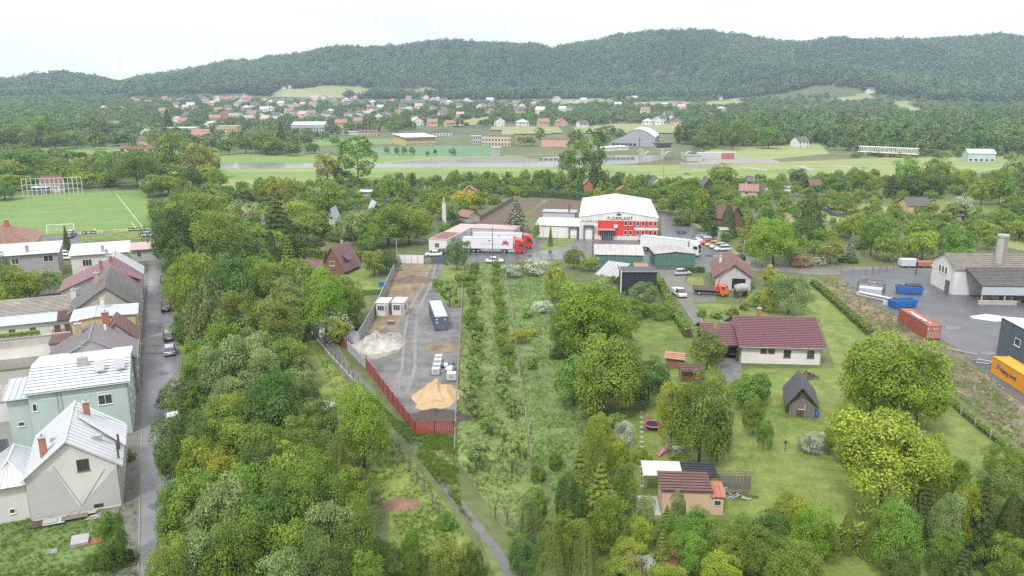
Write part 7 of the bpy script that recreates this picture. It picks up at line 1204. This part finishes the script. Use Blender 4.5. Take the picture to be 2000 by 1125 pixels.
TL("""640 530 660 90 w;618 560 650 60 u;680 545 640 60 g;655 590 665 70 f;660 620 672 50 y;700 560 620 30 g;690 600 655 34 d;732 487 540 50 o;755 490 530 50 d;
545 415 480 60 d;600 415 470 70 u;560 390 450 110 y;640 358 430 84 g;590 440 500 60 H;612 460 480 40 r;700 410 480 70 s;665 430 470 50 h;760 400 480 100 g;725 440 490 60 g;800 405 475 90 u;
765 345 395 60 g;640 300 358 60 o;700 262 356 76 p;670 330 356 40 o;735 352 385 20 t;805 336 368 18 c;918 336 366 20 b;540 345 400 40 y;520 350 395 50 u;470 370 395 50 d;1133 336 380 20 c;1072 340 375 22 t;1160 300 370 44 c;1140 250 362 72 p;1110 290 350 40 P;1178 330 368 30 d;
893 470 528 46 d;860 372 430 60 u;880 395 440 40 s;905 372 410 50 k;1008 388 456 62 b;1048 432 470 14 q;1075 440 480 12 l;1120 484 525 38 g;1150 498 530 40 y;1050 496 535 60 f;1025 505 530 50 Y;1000 508 540 44 f;
878 540 600 48 q;900 530 560 30 q;855 540 570 24 q;1083 515 570 46 y;1090 545 590 50 g;1060 580 610 40 f;1150 545 700 150 w;1110 590 690 90 g;1175 560 680 110 g;1200 620 700 90 g;1180 655 810 140 g;1215 680 800 110 g;1265 700 790 90 d;1120 700 790 80 g;1150 740 800 60 u;
1030 600 620 24 h;1015 640 670 40 y;1042 638 655 26 Y;1040 690 720 24 h;1100 660 700 40 H;1085 680 700 30 H;1200 535 560 30 g;1255 550 600 60 s;1240 580 625 50 u;1290 590 625 40 g;1265 590 618 30 g;1230 600 640 40 h;
1540 535 612 86 s;1505 520 560 40 y;1510 425 520 100 w;1455 430 490 40 l;1580 383 470 62 t;1560 430 480 40 d;1385 373 460 44 c;1420 400 465 40 t;1370 370 440 40 y;1340 345 395 70 u;1330 370 420 60 g;1330 400 440 40 h;1480 440 500 50 u;1300 395 415 40 u;
1380 640 722 66 o;1440 530 560 20 h;1370 600 618 22 r;1452 580 605 20 K;1480 570 600 40 g;1500 560 610 40 y;1400 605 622 26 x;1430 595 615 30 h;
1365 735 905 130 g;1310 745 880 70 y;1400 800 900 60 d;1455 735 800 60 u;1470 780 850 50 u;1490 820 880 36 u;1480 730 790 56 u;1440 740 780 40 o;1455 725 745 16 k;1740 655 830 200 w;1700 690 820 110 w;1790 700 830 100 w;
1720 795 1005 220 y;1650 800 900 90 y;1790 850 1000 120 y;1590 835 880 60 f;1800 940 1060 60 c;1880 940 1090 60 y;1905 930 1100 70 c;1960 960 1100 70 t;1995 950 1100 60 t;1840 960 1100 60 s;1770 1000 1110 60 c;1745 1010 1100 50 b;1700 1000 1090 50 T;1650 1000 1080 40 T;
1170 805 880 60 y;1220 800 870 40 f;1200 850 930 60 y;1250 860 900 40 Y;1160 840 960 60 g;1130 870 1010 70 l;1170 900 1040 100 l;1215 900 1020 60 g;1110 920 1060 60 d;1080 1010 1180 90 n;1140 1020 1180 70 n;1225 955 1010 70 f;1190 960 1080 80 u;1262 965 1050 46 s;
1322 962 1045 40 s;1300 985 1060 50 l;1250 1010 1080 60 y;1210 1020 1090 50 Y;1350 1000 1080 90 g;1400 1015 1090 74 g;1450 1012 1100 84 g;1500 1000 1100 90 d;1540 960 1060 80 y;1580 990 1100 80 w;1610 1020 1100 50 g;1420 1040 1120 90 u;1480 1040 1130 80 g;1350 1040 1130 70 u;1290 1030 1130 50 l;1230 1060 1140 50 x;1265 1065 1130 50 f;1020 1050 1130 60 d;1030 960 1100 40 s;1050 890 940 30 h;1085 870 915 30 H;1050 950 1040 50 u;1310 1060 1140 50 x;1320 1040 1120 40 g;
930 855 920 60 q;1000 828 925 70 q;960 790 850 60 q;228 1000 1110 60 g;215 1050 1110 50 H;245 1060 1100 40 H;180 1070 1110 40 h;258 870 900 18 h;132 440 490 18 t;
30 520 590 60 g;60 530 590 60 y;100 525 575 50 s;20 560 600 60 g;130 535 560 30 s;45 575 600 50 Y;5 500 580 50 d;90 590 600 40 h;90 700 720 16 h;5 560 610 40 y""")
for i, y in enumerate([530, 543, 557, 571, 586, 602, 619, 637, 656, 677, 700, 725, 752, 782, 815]):
    for x0, x1 in ((926, 925), (948, 958), (970, 994)):
        if x0 == 948: continue
        t = (y - 528) / 300; x = x0 + (x1 - x0) * t + random.uniform(-7, 7); w = random.uniform(17, 24) + 24 * t; T(x, y - 20 - 22 * t + random.uniform(-5, 5), y + random.uniform(0, 6), w, random.choice('qqQ'))
# mid-distance gardens and the belt beyond, listed where a tree can be picked out
TL("""270 290 365 100 g;340 262 345 70 g;395 280 350 76 o;330 340 380 76 y;300 345 385 50 g;370 325 370 60 d;420 330 372 40 g;50 290 345 110 g;110 310 350 70 u;160 318 352 60 u;215 310 360 60 g;30 340 372 60 y;10 355 390 60 u;95 335 365 50 u;210 335 365 50 y;
305 245 290 40 s;235 255 285 44 g;550 238 290 30 c;520 255 300 50 g;535 270 302 60 g;610 278 300 30 d;575 280 304 36 d;480 262 300 40 u;440 270 302 40 d;655 262 285 26 s;270 262 288 30 u;
755 285 300 12 g;775 286 302 12 g;790 285 302 13 g;805 286 303 13 g;884 288 304 16 g;850 290 302 8 u;835 293 306 9 u;1055 247 280 22 g;1170 247 290 30 u;1185 243 285 40 P;1210 250 275 24 g;1125 250 280 40 u;1030 262 285 40 u;
1770 310 368 60 w;1830 310 372 60 g;1800 340 385 80 d;1740 340 385 44 c;1765 338 385 40 c;1680 330 380 56 u;1630 342 385 60 g;1410 322 362 56 g;1555 328 362 40 d;1980 300 375 60 s;1950 330 400 60 u;1880 375 405 36 f;1915 350 400 50 y;1870 330 370 40 y;
1860 392 430 46 q;1880 400 428 30 c;1790 430 480 60 w;1720 420 480 60 g;1660 415 470 50 y;1660 450 510 30 b;1735 460 510 60 g;1800 450 510 60 y;1850 440 500 50 u;1700 440 500 50 u;1620 470 515 50 o;1560 485 520 44 x;1590 470 505 40 g;1595 495 518 30 f;1655 495 512 40 H;1950 410 460 60 g;1990 430 470 50 y;1920 430 470 50 y;1640 380 420 40 g;1980 395 430 50 d;1870 480 505 50 o
;40 230 290 60 s;80 220 280 60 u;110 260 292 50 d;150 255 290 44 g;15 250 300 50 d;190 258 292 40 g;330 215 262 30 c;500 255 300 36 s;635 255 275 20 g;1395 235 290 40 p;1450 232 285 40 P;1345 250 282 40 u;1430 240 292 44 u;1500 250 290 50 g;1375 262 300 50 d""", True)
def scatter(poly, spacing, wr, hr, codes, key=False, world=False, n=None, seed=1, gap=.8):
    rs = random.Random(seed); w = [p if world else PG(*p)[:2] for p in poly]
    xs = [p[0] for p in w]; ys = [p[1] for p in w]; area = (max(xs) - min(xs)) * (max(ys) - min(ys)); tries = int(area / spacing ** 2 * 1.5)
    grid = {}
    for t in TREES:
        if t[3] > 2: grid.setdefault((int(t[0] // 12), int(t[1] // 12)), []).append(t)
    for _ in range(tries):
        x = rs.uniform(min(xs), max(xs)); y = rs.uniform(min(ys), max(ys))
        if not inside((x, y), w): continue
        wd = rs.uniform(*wr)
        if any(inside((x, y), c) for c in CLEAR): continue
        gx, gy = int(x // 12), int(y // 12)
        if any(math.hypot(x - t[0], y - t[1]) < (wd + t[2]) * .5 * gap for i in (-1, 0, 1) for j in (-1, 0, 1) for t in grid.get((gx + i, gy + j), ())): continue
        t = (x, y, wd, wd * rs.uniform(*hr), rs.choice(codes), key); TREES.append(t); grid.setdefault((gx, gy), []).append(t)
scatter([(300, 395), (320, 520), (360, 620), (400, 720), (420, 800), (380, 900), (330, 960), (320, 1125), (560, 1160), (760, 1150), (700, 1000), (640, 880), (590, 800), (600, 700), (590, 640), (560, 560), (520, 500), (480, 420), (400, 380)], 3.5, (4, 7), (.9, 1.3), 'gdusgu', seed=3, gap=.62)
scatter([(430, 372), (700, 360), (900, 352), (1150, 352), (1300, 358), (1300, 400), (1150, 388), (1000, 385), (900, 430), (830, 480), (700, 480), (540, 470), (430, 440)], 5, (2.5, 6.5), (.7, 1.15), 'gugsuhhdYug', seed=4)
scatter([(1300, 358), (1500, 352), (1900, 345), (2100, 350), (2100, 470), (1900, 500), (1700, 515), (1560, 515), (1440, 500), (1330, 415), (1300, 390)], 6, (2.5, 6), (.7, 1.1), 'guusyhgwugf', seed=5, gap=.9)
scatter([(-120, 300), (260, 300), (420, 320), (430, 375), (250, 368), (-120, 380)], 6, (6, 12), (.7, 1.1), 'gguysd', seed=6)
scatter([(1060, 540), (1120, 545), (1200, 600), (1230, 700), (1240, 860), (1200, 1000), (1150, 900), (1130, 800), (1090, 640)], 10, (1.2, 2.6), (.7, 1.1), 'hYghq', seed=8)
scatter([(1010, 1090), (1180, 1040), (1300, 1075), (1640, 1085), (1690, 1130), (1500, 1160), (1000, 1180)], 3, (3, 5), (.8, 1.2), 'guydgu', seed=9, gap=.6)
scatter([(1690, 1050), (1740, 960), (2040, 930), (2060, 1120), (1900, 1180), (1720, 1180)], 3, (3, 5), (1, 1.6), 'ctdgug', seed=10, gap=.6)
scatter([(230, 560), (0, 560), (0, 590), (80, 605), (180, 560)], 3, (2.5, 5), (.7, 1), 'gysu', seed=12)
NEAR_N = len(TREES)
# beyond the river: trees that are scattered through the town and along its streams
scatter([(-500, 190), (200, 184), (560, 200), (900, 205), (1300, 195), (1700, 188), (2500, 186), (2700, 290), (2000, 302), (1700, 300), (1350, 282), (1320, 248), (1000, 245), (700, 262), (560, 300), (400, 298), (200, 285), (-500, 310)], 16, (6, 11), (.7, 1.0), 'guudsop', seed=21, gap=.6)
scatter([(1320, 250), (1700, 230), (2500, 225), (2500, 300), (2000, 302), (1600, 282), (1400, 292), (1330, 285)], 10, (7, 13), (.9, 1.5), 'gusPpud', seed=22, gap=.5)
scatter([(-500, 200), (250, 195), (240, 240), (160, 285), (-500, 310)], 11, (8, 14), (.8, 1.2), 'gusdu', seed=23, gap=.5)
scatter([(1660, 308), (1990, 312), (2200, 320), (2200, 305), (1700, 300)], 8, (3, 6), (.6, 1), 'huY', seed=24)
# ---- the 300 that show largest stand singly, the rest of a kind as one mass
def shows(t): return t[2] * max(t[3], t[2] * .5) * SCL(t[0], t[1]) ** 2
near = sorted(TREES, key=lambda t: -shows(t) * (3 if t[5] else 1))
def onscreen(t):
    x, y = TOPX(t[0], t[1], t[3]); xb, yb = TOPX(t[0], t[1], 0); w = t[2] * SCL(t[0], t[1])
    return -w < x < 2000 + w and y < 1125 + w * .3 and yb > 0
vis = [t for t in near if onscreen(t)]; near300 = vis[:430]; rest = vis[430:] + [t for t in near if not onscreen(t)]
SHRUB = 'fhHYKrx'
ni = {}
single = []
for t in near300:
    c = 'shrub' if t[4] in SHRUB else 'tree'; ni[c] = ni.get(c, 0) + 1
    (single if ni[c] <= 300 else rest).append(t)
GROUPS = {'Q': 'fruit trees of the orchard and gardens', 'q': 'fruit trees of the orchard and gardens', 'c': 'spruces and thujas', 't': 'spruces and thujas', 'b': 'spruces and thujas', 'f': 'flowering garden shrubs'}
for i, (x, y, w, h, c, key) in enumerate(single):
    ck, lm, nm, cat, words_ = SPEC[c]; s = SCL(x, y, h / 2); lod = 'A' if s * w > 85 and c not in 'qQ' or s > 15 else 'B' if s * w > 34 else 'C'
    z = ground(x, y); rs = random.Random(i * 7 + 1)
    o = bpy.data.objects.new(nm, None); COL.objects.link(o); o.location = (x, y, z - .05); o.rotation_euler = (0, 0, rs.uniform(0, 6.28)); o['category'] = cat; o['group'] = GROUPS.get(c, 'garden shrubs' if cat == 'shrub' else 'leafy trees')
    o['auto'] = words_; o.empty_display_size = .3; TAGGED.append(o)
    me = rs.choice(crowns(ck, lod)); hw = h * (1.06 if ck in ('round', 'wild') else 1)
    inst('crown', me, o, (0, 0, 0), 0, (w * 1.04, w * 1.04, hw), LEAVES[lm])
    inst('trunk', TRC if ck in ('spruce', 'larch', 'thuja') else TRS if cat == 'shrub' else rs.choice(TR), o, (0, 0, 0), 0, (max(w * .75, 1), max(w * .75, 1), h), BARKB if c == 'n' else None)
# ---- masses: crowns instanced on points
HIDE = bpy.data.collections.new('crown_sources')
def far_crown(kind, n, seed, name):
    me = crown(kind, n, seed, LEAVES['hill']); return me
def mass(name, pts, meshes, m, label=None):
    """pts: x, y, z, width, height, rotation, variant."""
    c = bpy.data.collections.new(name + '_source')
    for i, me in enumerate(meshes):
        o = bpy.data.objects.new(f'{name}_crown_{i:02d}', me); c.objects.link(o); o.material_slots[0].link = 'OBJECT'; o.material_slots[0].material = m[i] if isinstance(m, list) else m
    me = bpy.data.meshes.new(name); me.from_pydata([p[:3] for p in pts], [], [])
    for an, ty, fn in (('sc', 'FLOAT_VECTOR', lambda p: (p[3], p[3], p[4])), ('ro', 'FLOAT_VECTOR', lambda p: (0, 0, p[5]))):
        a = me.attributes.new(an, ty, 'POINT'); a.data.foreach_set('vector', [q for p in pts for q in fn(p)])
    a = me.attributes.new('ix', 'INT', 'POINT'); a.data.foreach_set('value', [int(p[6]) for p in pts])
    o = bpy.data.objects.new(name, me); COL.objects.link(o); o['kind'] = 'stuff'
    ng = bpy.data.node_groups.new(name, 'GeometryNodeTree'); ng.interface.new_socket('Geometry', in_out='INPUT', socket_type='NodeSocketGeometry'); ng.interface.new_socket('Geometry', in_out='OUTPUT', socket_type='NodeSocketGeometry')
    N = ng.nodes.new; K = ng.links.new; gi = N('NodeGroupInput'); go = N('NodeGroupOutput'); ip = N('GeometryNodeInstanceOnPoints'); ci = N('GeometryNodeCollectionInfo')
    ci.inputs['Collection'].default_value = c; ci.inputs['Separate Children'].default_value = True; ci.inputs['Reset Children'].default_value = True; ip.inputs['Pick Instance'].default_value = True
    def na(n, t):
        q = N('GeometryNodeInputNamedAttribute'); q.data_type = t; q.inputs['Name'].default_value = n; return [s for s in q.outputs if s.enabled and s.name == 'Attribute'][0]
    er = N('FunctionNodeEulerToRotation'); K(na('ro', 'FLOAT_VECTOR'), er.inputs[0]); K(er.outputs[0], ip.inputs['Rotation']); K(na('sc', 'FLOAT_VECTOR'), ip.inputs['Scale']); K(na('ix', 'INT'), ip.inputs['Instance Index'])
    K(gi.outputs[0], ip.inputs['Points']); K(ci.outputs[0], ip.inputs['Instance']); K(ip.outputs[0], go.inputs[0]); md = o.modifiers.new('scatter', 'NODES'); md.node_group = ng
    return o
# forest on the hills
rs = random.Random(5); fp = []
x = 0
for _ in range(32000):
    y = rs.uniform(1380, 2440); x = rs.uniform(-1250, 2050)
    if abs(x) > y * .72: continue
    gx = TOPX(x, y, 0)
    edge = 1640 + 60 * MN.noise((x / 130, 5, 0)) - 240 * ss(300, 1000, x)
    if y < edge or x < -1140: continue
    if any(inside((x, y), c) for c in CLEAR): continue
    w = rs.uniform(14, 27) if rs.random() > .1 + .35 * (MN.noise((x / 300, y / 300, 4)) > .2) else rs.uniform(5, 7); fp.append((x, y, ground(x, y) - 1, w, w * rs.uniform(.65, .95) if w > 8 else w * 2.4, rs.uniform(0, 6.28), (rs.randrange(4) + (5 if MN.noise((x / 190, y / 240, 9)) + rs.uniform(-.25, .25) > .12 else 0)) if w > 8 else 4))
for _ in range(14000):
    y = rs.uniform(2500, 3400); x = rs.uniform(-2450, -1150)
    w = rs.uniform(12, 19); 
    if TOPX(x, y, 30)[0] > 300: continue
    fp.append((x, y, ground(x, y) - 1, w, w * rs.uniform(.8, 1.1), rs.uniform(0, 6.28), rs.randrange(4)))
FC = [far_crown('round', 420, 40 + i, '') for i in range(4)] + [far_crown('spruce', 500, 3, '')]
mass('hill_forest', fp, FC + FC[:4], [LEAVES['hill']] * 4 + [LEAVES['hill2']] * 5)
mid = [t for t in rest if t[1] > 420]; low = [t for t in rest if t[1] <= 420]
MCK = {'round': 0, 'wild': 1, 'open': 1, 'tall': 2, 'shrub': 3, 'bloom': 3, 'spruce': 4, 'larch': 4, 'thuja': 4, 'weep': 2}
def rp_(ts):
    o = []
    for i, t in enumerate(ts):
        r_ = random.Random(i); o.append((t[0], t[1], ground(t[0], t[1]) - .1, t[2], t[3], r_.uniform(0, 6.28), MCK[SPEC[t[4]][0]] + 5 * (1 if t[4] in 'dHctb' else 0) + 10 * (1 if t[4] in 'yYwk' else 0)))
    return o
MM = [crown('round', 700, 50, LEAVES['belt']), crown('wild', 700, 51, LEAVES['belt']), crown('tall', 800, 52, LEAVES['belt']), crown('shrub', 700, 53, LEAVES['belt']), crown('spruce', 900, 54, LEAVES['belt'])]
mass('valley_woodland', rp_(mid), MM * 3, [LEAVES['belt']] * 5 + [LEAVES['dark']] * 5 + [LEAVES['yellow']] * 5)
LMM = [crowns('round', 'C')[0], crowns('wild', 'C')[0], crowns('tall', 'C')[0], crowns('shrub', 'C')[0], crowns('spruce', 'C')[0]]
mass('garden_undergrowth', rp_(low), LMM * 3, [LEAVES['green']] * 5 + [LEAVES['dark']] * 5 + [LEAVES['yellow']] * 5)
print('TREES', len(TREES), 'single', len(single), 'mid', len(mid), 'low', len(low), 'forest', len(fp))

# ---- tall grass: tufts on the rough meadows
def tuft(seed, blades=16, h=.5, sp=.22):
    rs_ = random.Random(seed); b = MB()
    for _ in range(blades):
        a_ = rs_.uniform(0, 6.28); r_ = rs_.uniform(0, sp); x, y = r_ * math.cos(a_), r_ * math.sin(a_); l = rs_.uniform(.4, 1) * h; dx, dy = math.cos(a_) * l * .35, math.sin(a_) * l * .35; w = .02
        b.add([(x - w * math.sin(a_), y + w * math.cos(a_), 0), (x + w * math.sin(a_), y - w * math.cos(a_), 0), (x + dx, y + dy, l)], [(0, 1, 2)])
    return b.mesh('tuft', LEAVES['fruit'])
def meadow(poly, n, sc, seed):
    rs_ = random.Random(seed); w = [P(*p) for p in poly]; xs = [p[0] for p in w]; ys = [p[1] for p in w]; o = []
    while len(o) < n:
        x = rs_.uniform(min(xs), max(xs)); y = rs_.uniform(min(ys), max(ys)) if rs_.random() < .4 else min(ys) + (max(ys) - min(ys)) * rs_.random() ** 2
        if not inside((x, y), w) or MN.noise((x / 3.5, y / 3.5, seed)) + rs_.uniform(-.25, .5) < 0: continue
        s_ = rs_.uniform(*sc); o.append((x, y, .02, s_, s_ * rs_.uniform(.7, 1.3), rs_.uniform(0, 6.28), rs_.randrange(6)))
    return o
TF = [tuft(i) for i in range(6)]; TM = [LEAVES['tuft'], LEAVES['fruit'], LEAVES['walnut']] * 2
mass('meadow_grass', meadow([(908, 516), (985, 516), (1012, 700), (1035, 900), (1060, 960), (1110, 1010), (1000, 1060), (895, 900), (893, 850)], 4500, (.35, .8), 1) + meadow([(988, 540), (1060, 530), (1090, 560), (1110, 700), (1150, 790), (1150, 860), (1080, 960), (1040, 900), (1010, 700)], 4500, (.35, .85), 2)
     + meadow([(650, 655), (700, 745), (775, 822), (888, 856), (900, 1000), (1010, 1110), (930, 1030), (810, 885), (712, 765)], 2500, (.5, 1.1), 3) + meadow([(0, 1125), (0, 1015), (240, 990), (262, 905), (270, 1125)], 1300, (.4, .9), 4) + meadow([(600, 640), (640, 700), (700, 775), (740, 830), (790, 880), (850, 960), (960, 1125), (760, 1125), (700, 900)], 2500, (.4, .9), 5)
     + meadow([(1600, 545), (1648, 545), (1700, 592), (1780, 634), (1868, 690), (1990, 800), (2000, 880), (1900, 800), (1800, 710), (1700, 640)], 1800, (.4, 1.1), 6), TF, TM)

def low_bits(poly, n, sc, seed, nv, px=True):
    rs_ = random.Random(seed); w = [P(*p) for p in poly]; xs = [p[0] for p in w]; ys = [p[1] for p in w]; o = []; tr_ = 0
    while len(o) < n and tr_ < n * 12:
        tr_ += 1; x = rs_.uniform(min(xs), max(xs)); y = rs_.uniform(min(ys), max(ys))
        if not inside((x, y), w): continue
        s_ = rs_.uniform(*sc) * rs_.random() ** .5; o.append((x, y, .04, s_, s_ * rs_.uniform(.5, 1), rs_.uniform(0, 6.28), rs_.randrange(nv)))
    return o
def stone(seed):
    rs_ = random.Random(seed); b = MB(); b.lathe([(.3, -.1), (.5, .1), (.42, .35), (.12, .5)], 6); b.v = [(x * rs_.uniform(.8, 1.2), y * rs_.uniform(.8, 1.2), z * rs_.uniform(.8, 1.2)) for x, y, z in b.v]; return b.mesh('stone', M['concrete'])
ys_ = [(697, 650), (779, 516), (862, 516), (902, 600), (889, 845), (812, 845), (715, 722)]
mass('loose_stones', low_bits(ys_, 1500, (.06, .28), 41, 4) + low_bits([(1600, 545), (1648, 545), (1700, 592), (1780, 634), (1868, 684), (2010, 800), (2000, 890), (1900, 790), (1800, 700), (1655, 600)], 1200, (.1, .5), 42, 4) + low_bits([(716, 690), (780, 692), (800, 660), (750, 640), (705, 660)], 500, (.1, .35), 43, 4) + low_bits([(815, 812), (888, 812), (888, 760), (820, 760)], 200, (.05, .2), 44, 4), [stone(i) for i in range(4)], [M['grey_wood'], M['brown_wood'], M['grey_wood'], M['fibre_cement']])
lw_ = [(1240, 630), (1330, 630), (1380, 700), (1430, 760), (1620, 730), (1640, 560), (1720, 650), (1990, 900), (1990, 1000), (1650, 1000), (1500, 960), (1240, 800)]
mass('lawn_weeds', low_bits(lw_, 9000, (.15, .42), 51, 6) + low_bits([(610, 650), (700, 780), (790, 885), (900, 1020), (960, 1120), (770, 1120), (700, 900)], 2500, (.15, .45), 52, 6) + low_bits([(352, 700), (351, 760), (400, 735), (400, 640), (341, 580)], 300, (.2, .4), 53, 6), TF, TM)
# ------------------------------------------------------------------ air
def setup_haze():
    m = bpy.data.materials.new('valley_haze'); m.use_nodes = True; t = m.node_tree; t.nodes.clear(); v = t.nodes.new('ShaderNodeVolumePrincipled'); o = t.nodes.new('ShaderNodeOutputMaterial')
    v.inputs['Color'].default_value = (.62, .79, .96, 1); v.inputs['Density'].default_value = HAZE; v.inputs['Anisotropy'].default_value = .2; t.links.new(v.outputs[0], o.inputs['Volume'])
    b = MB().box(-3200, -120, -4, 3200, 4100, 262).build('haze', m); b['kind'] = 'stuff'
HAZE = .00016
setup_haze()
# flat print is turned into mesh, so that every part is a plain mesh
dg = bpy.context.evaluated_depsgraph_get()
for o in [o for o in COL.objects if o.type == 'FONT']:
    me = bpy.data.meshes.new_from_object(o.evaluated_get(dg)); n = bpy.data.objects.new('lettering', me); COL.objects.link(n); n.parent = o.parent; n.location = o.location; n.rotation_euler = o.rotation_euler; bpy.data.objects.remove(o)
# ------------------------------------------------------------------ labels of the many: look, then place beside a landmark
LMK = {'company hall': (1210, 468), 'white depot': (860, 490), 'site cabins': (765, 617), 'slate blue container': (863, 646), 'rubble heap': (740, 676), 'sand heap': (852, 776), 'red plank fence': (840, 850), 'steep maroon chalet': (650, 535), 'green sheds': (1265, 522), 'black garden house': (1247, 577), 'grey-gabled maroon house': (1432, 567), 'long bungalow': (1525, 711), 'old timber shed': (1567, 816), 'summer cottage': (1340, 1004), 'works building': (1860, 576), 'rusty red container': (1825, 655), 'orange container': (1960, 745), 'blue skips': (1768, 588), 'gable-end house': (150, 1000), 'mint house': (160, 855), 'football pitch': (150, 420), 'ball catcher': (104, 382), 'pitch-side stand': (300, 395), 'weekend house': (1795, 420), 'reddish bungalow': (1462, 385), 'ploughed fields': (1030, 405), 'steel frame': (1690, 570), 'big round stone bank': (930, 312), 'river lock': (1300, 310), 'arched hall': (1250, 286), 'truss bridge': (1735, 306), 'pale green mill house': (1917, 316), 'yellow sports hall': (820, 284), 'beige hotel': (970, 284), 'market hall': (600, 262), 'long low shed': (270, 297), 'school block': (185, 251), 'pink building': (1085, 287), 'yellow glazed hall': (442, 263), 'orange building': (1742, 243), 'club hip-roofed villa': (30, 480), 'parked car row': (1392, 477), 'white hatchback': (339, 826), 'footpath bend': (675, 721), 'red-cabbed lorries': (1000, 493), 'trampoline': (1276, 838), 'rail fence': (990, 1025), 'carport': (1415, 705), 'log heap': (1577, 737), 'street top': (300, 500), 'blue-grey cottage': (648, 446), 'lamp post': (1452, 502), 'garden cold frame': (138, 1072), 'hillside meadow': (650, 178)}
LW = [(k, PG(*v)[:2]) for k, v in LMK.items()]
def place(x, y):
    best = min(LW, key=lambda q: math.hypot(x - q[1][0], (y - q[1][1])) / (1 + .0 * y)); bx, by = best[1]; dx = x - bx * y / max(by, 1); dy = y - by
    if abs(dx) > abs(dy) * .9: return ('on the street side of the ' if dx < 0 else 'on the works side of the ') + best[0], math.hypot(x - bx, dy)
    return ('beyond the ' if dy > 0 else 'in front of the ') + best[0], math.hypot(x - bx, dy)
ORD = ['', 'second ', 'third ', 'fourth ', 'fifth ', 'sixth ', 'seventh ', 'eighth ', 'ninth ', 'tenth ', 'eleventh ', 'twelfth ', 'thirteenth ', 'fourteenth ', 'fifteenth ', 'sixteenth ', 'seventeenth ', 'eighteenth ', 'nineteenth ', 'twentieth ']
bk = {}
for o in TAGGED:
    if 'auto' in o.keys():
        x, y = o.location.x, o.location.y; pl, d = place(x, y); bk.setdefault((o['auto'], pl), []).append((d, o))
SZ = lambda o: o.children[0].scale.z if o.children else 1
for (w, pl), l in bk.items():
    l.sort(key=lambda q: q[0]); n = len(l)
    for i, (d, o) in enumerate(l):
        o['label'] = f'{ORD[i] if i < len(ORD) else "outer "}{w} {pl}' if n > 1 and i else (f'first {w} {pl}' if n > 1 else f'{w} {pl}')
        del o['auto']
sn = {}
for o in TAGGED: sn.setdefault(o.get('label', ''), []).append(o.name)
print('DUP', [(k, v[:3]) for k, v in sn.items() if len(v) > 1][:20])
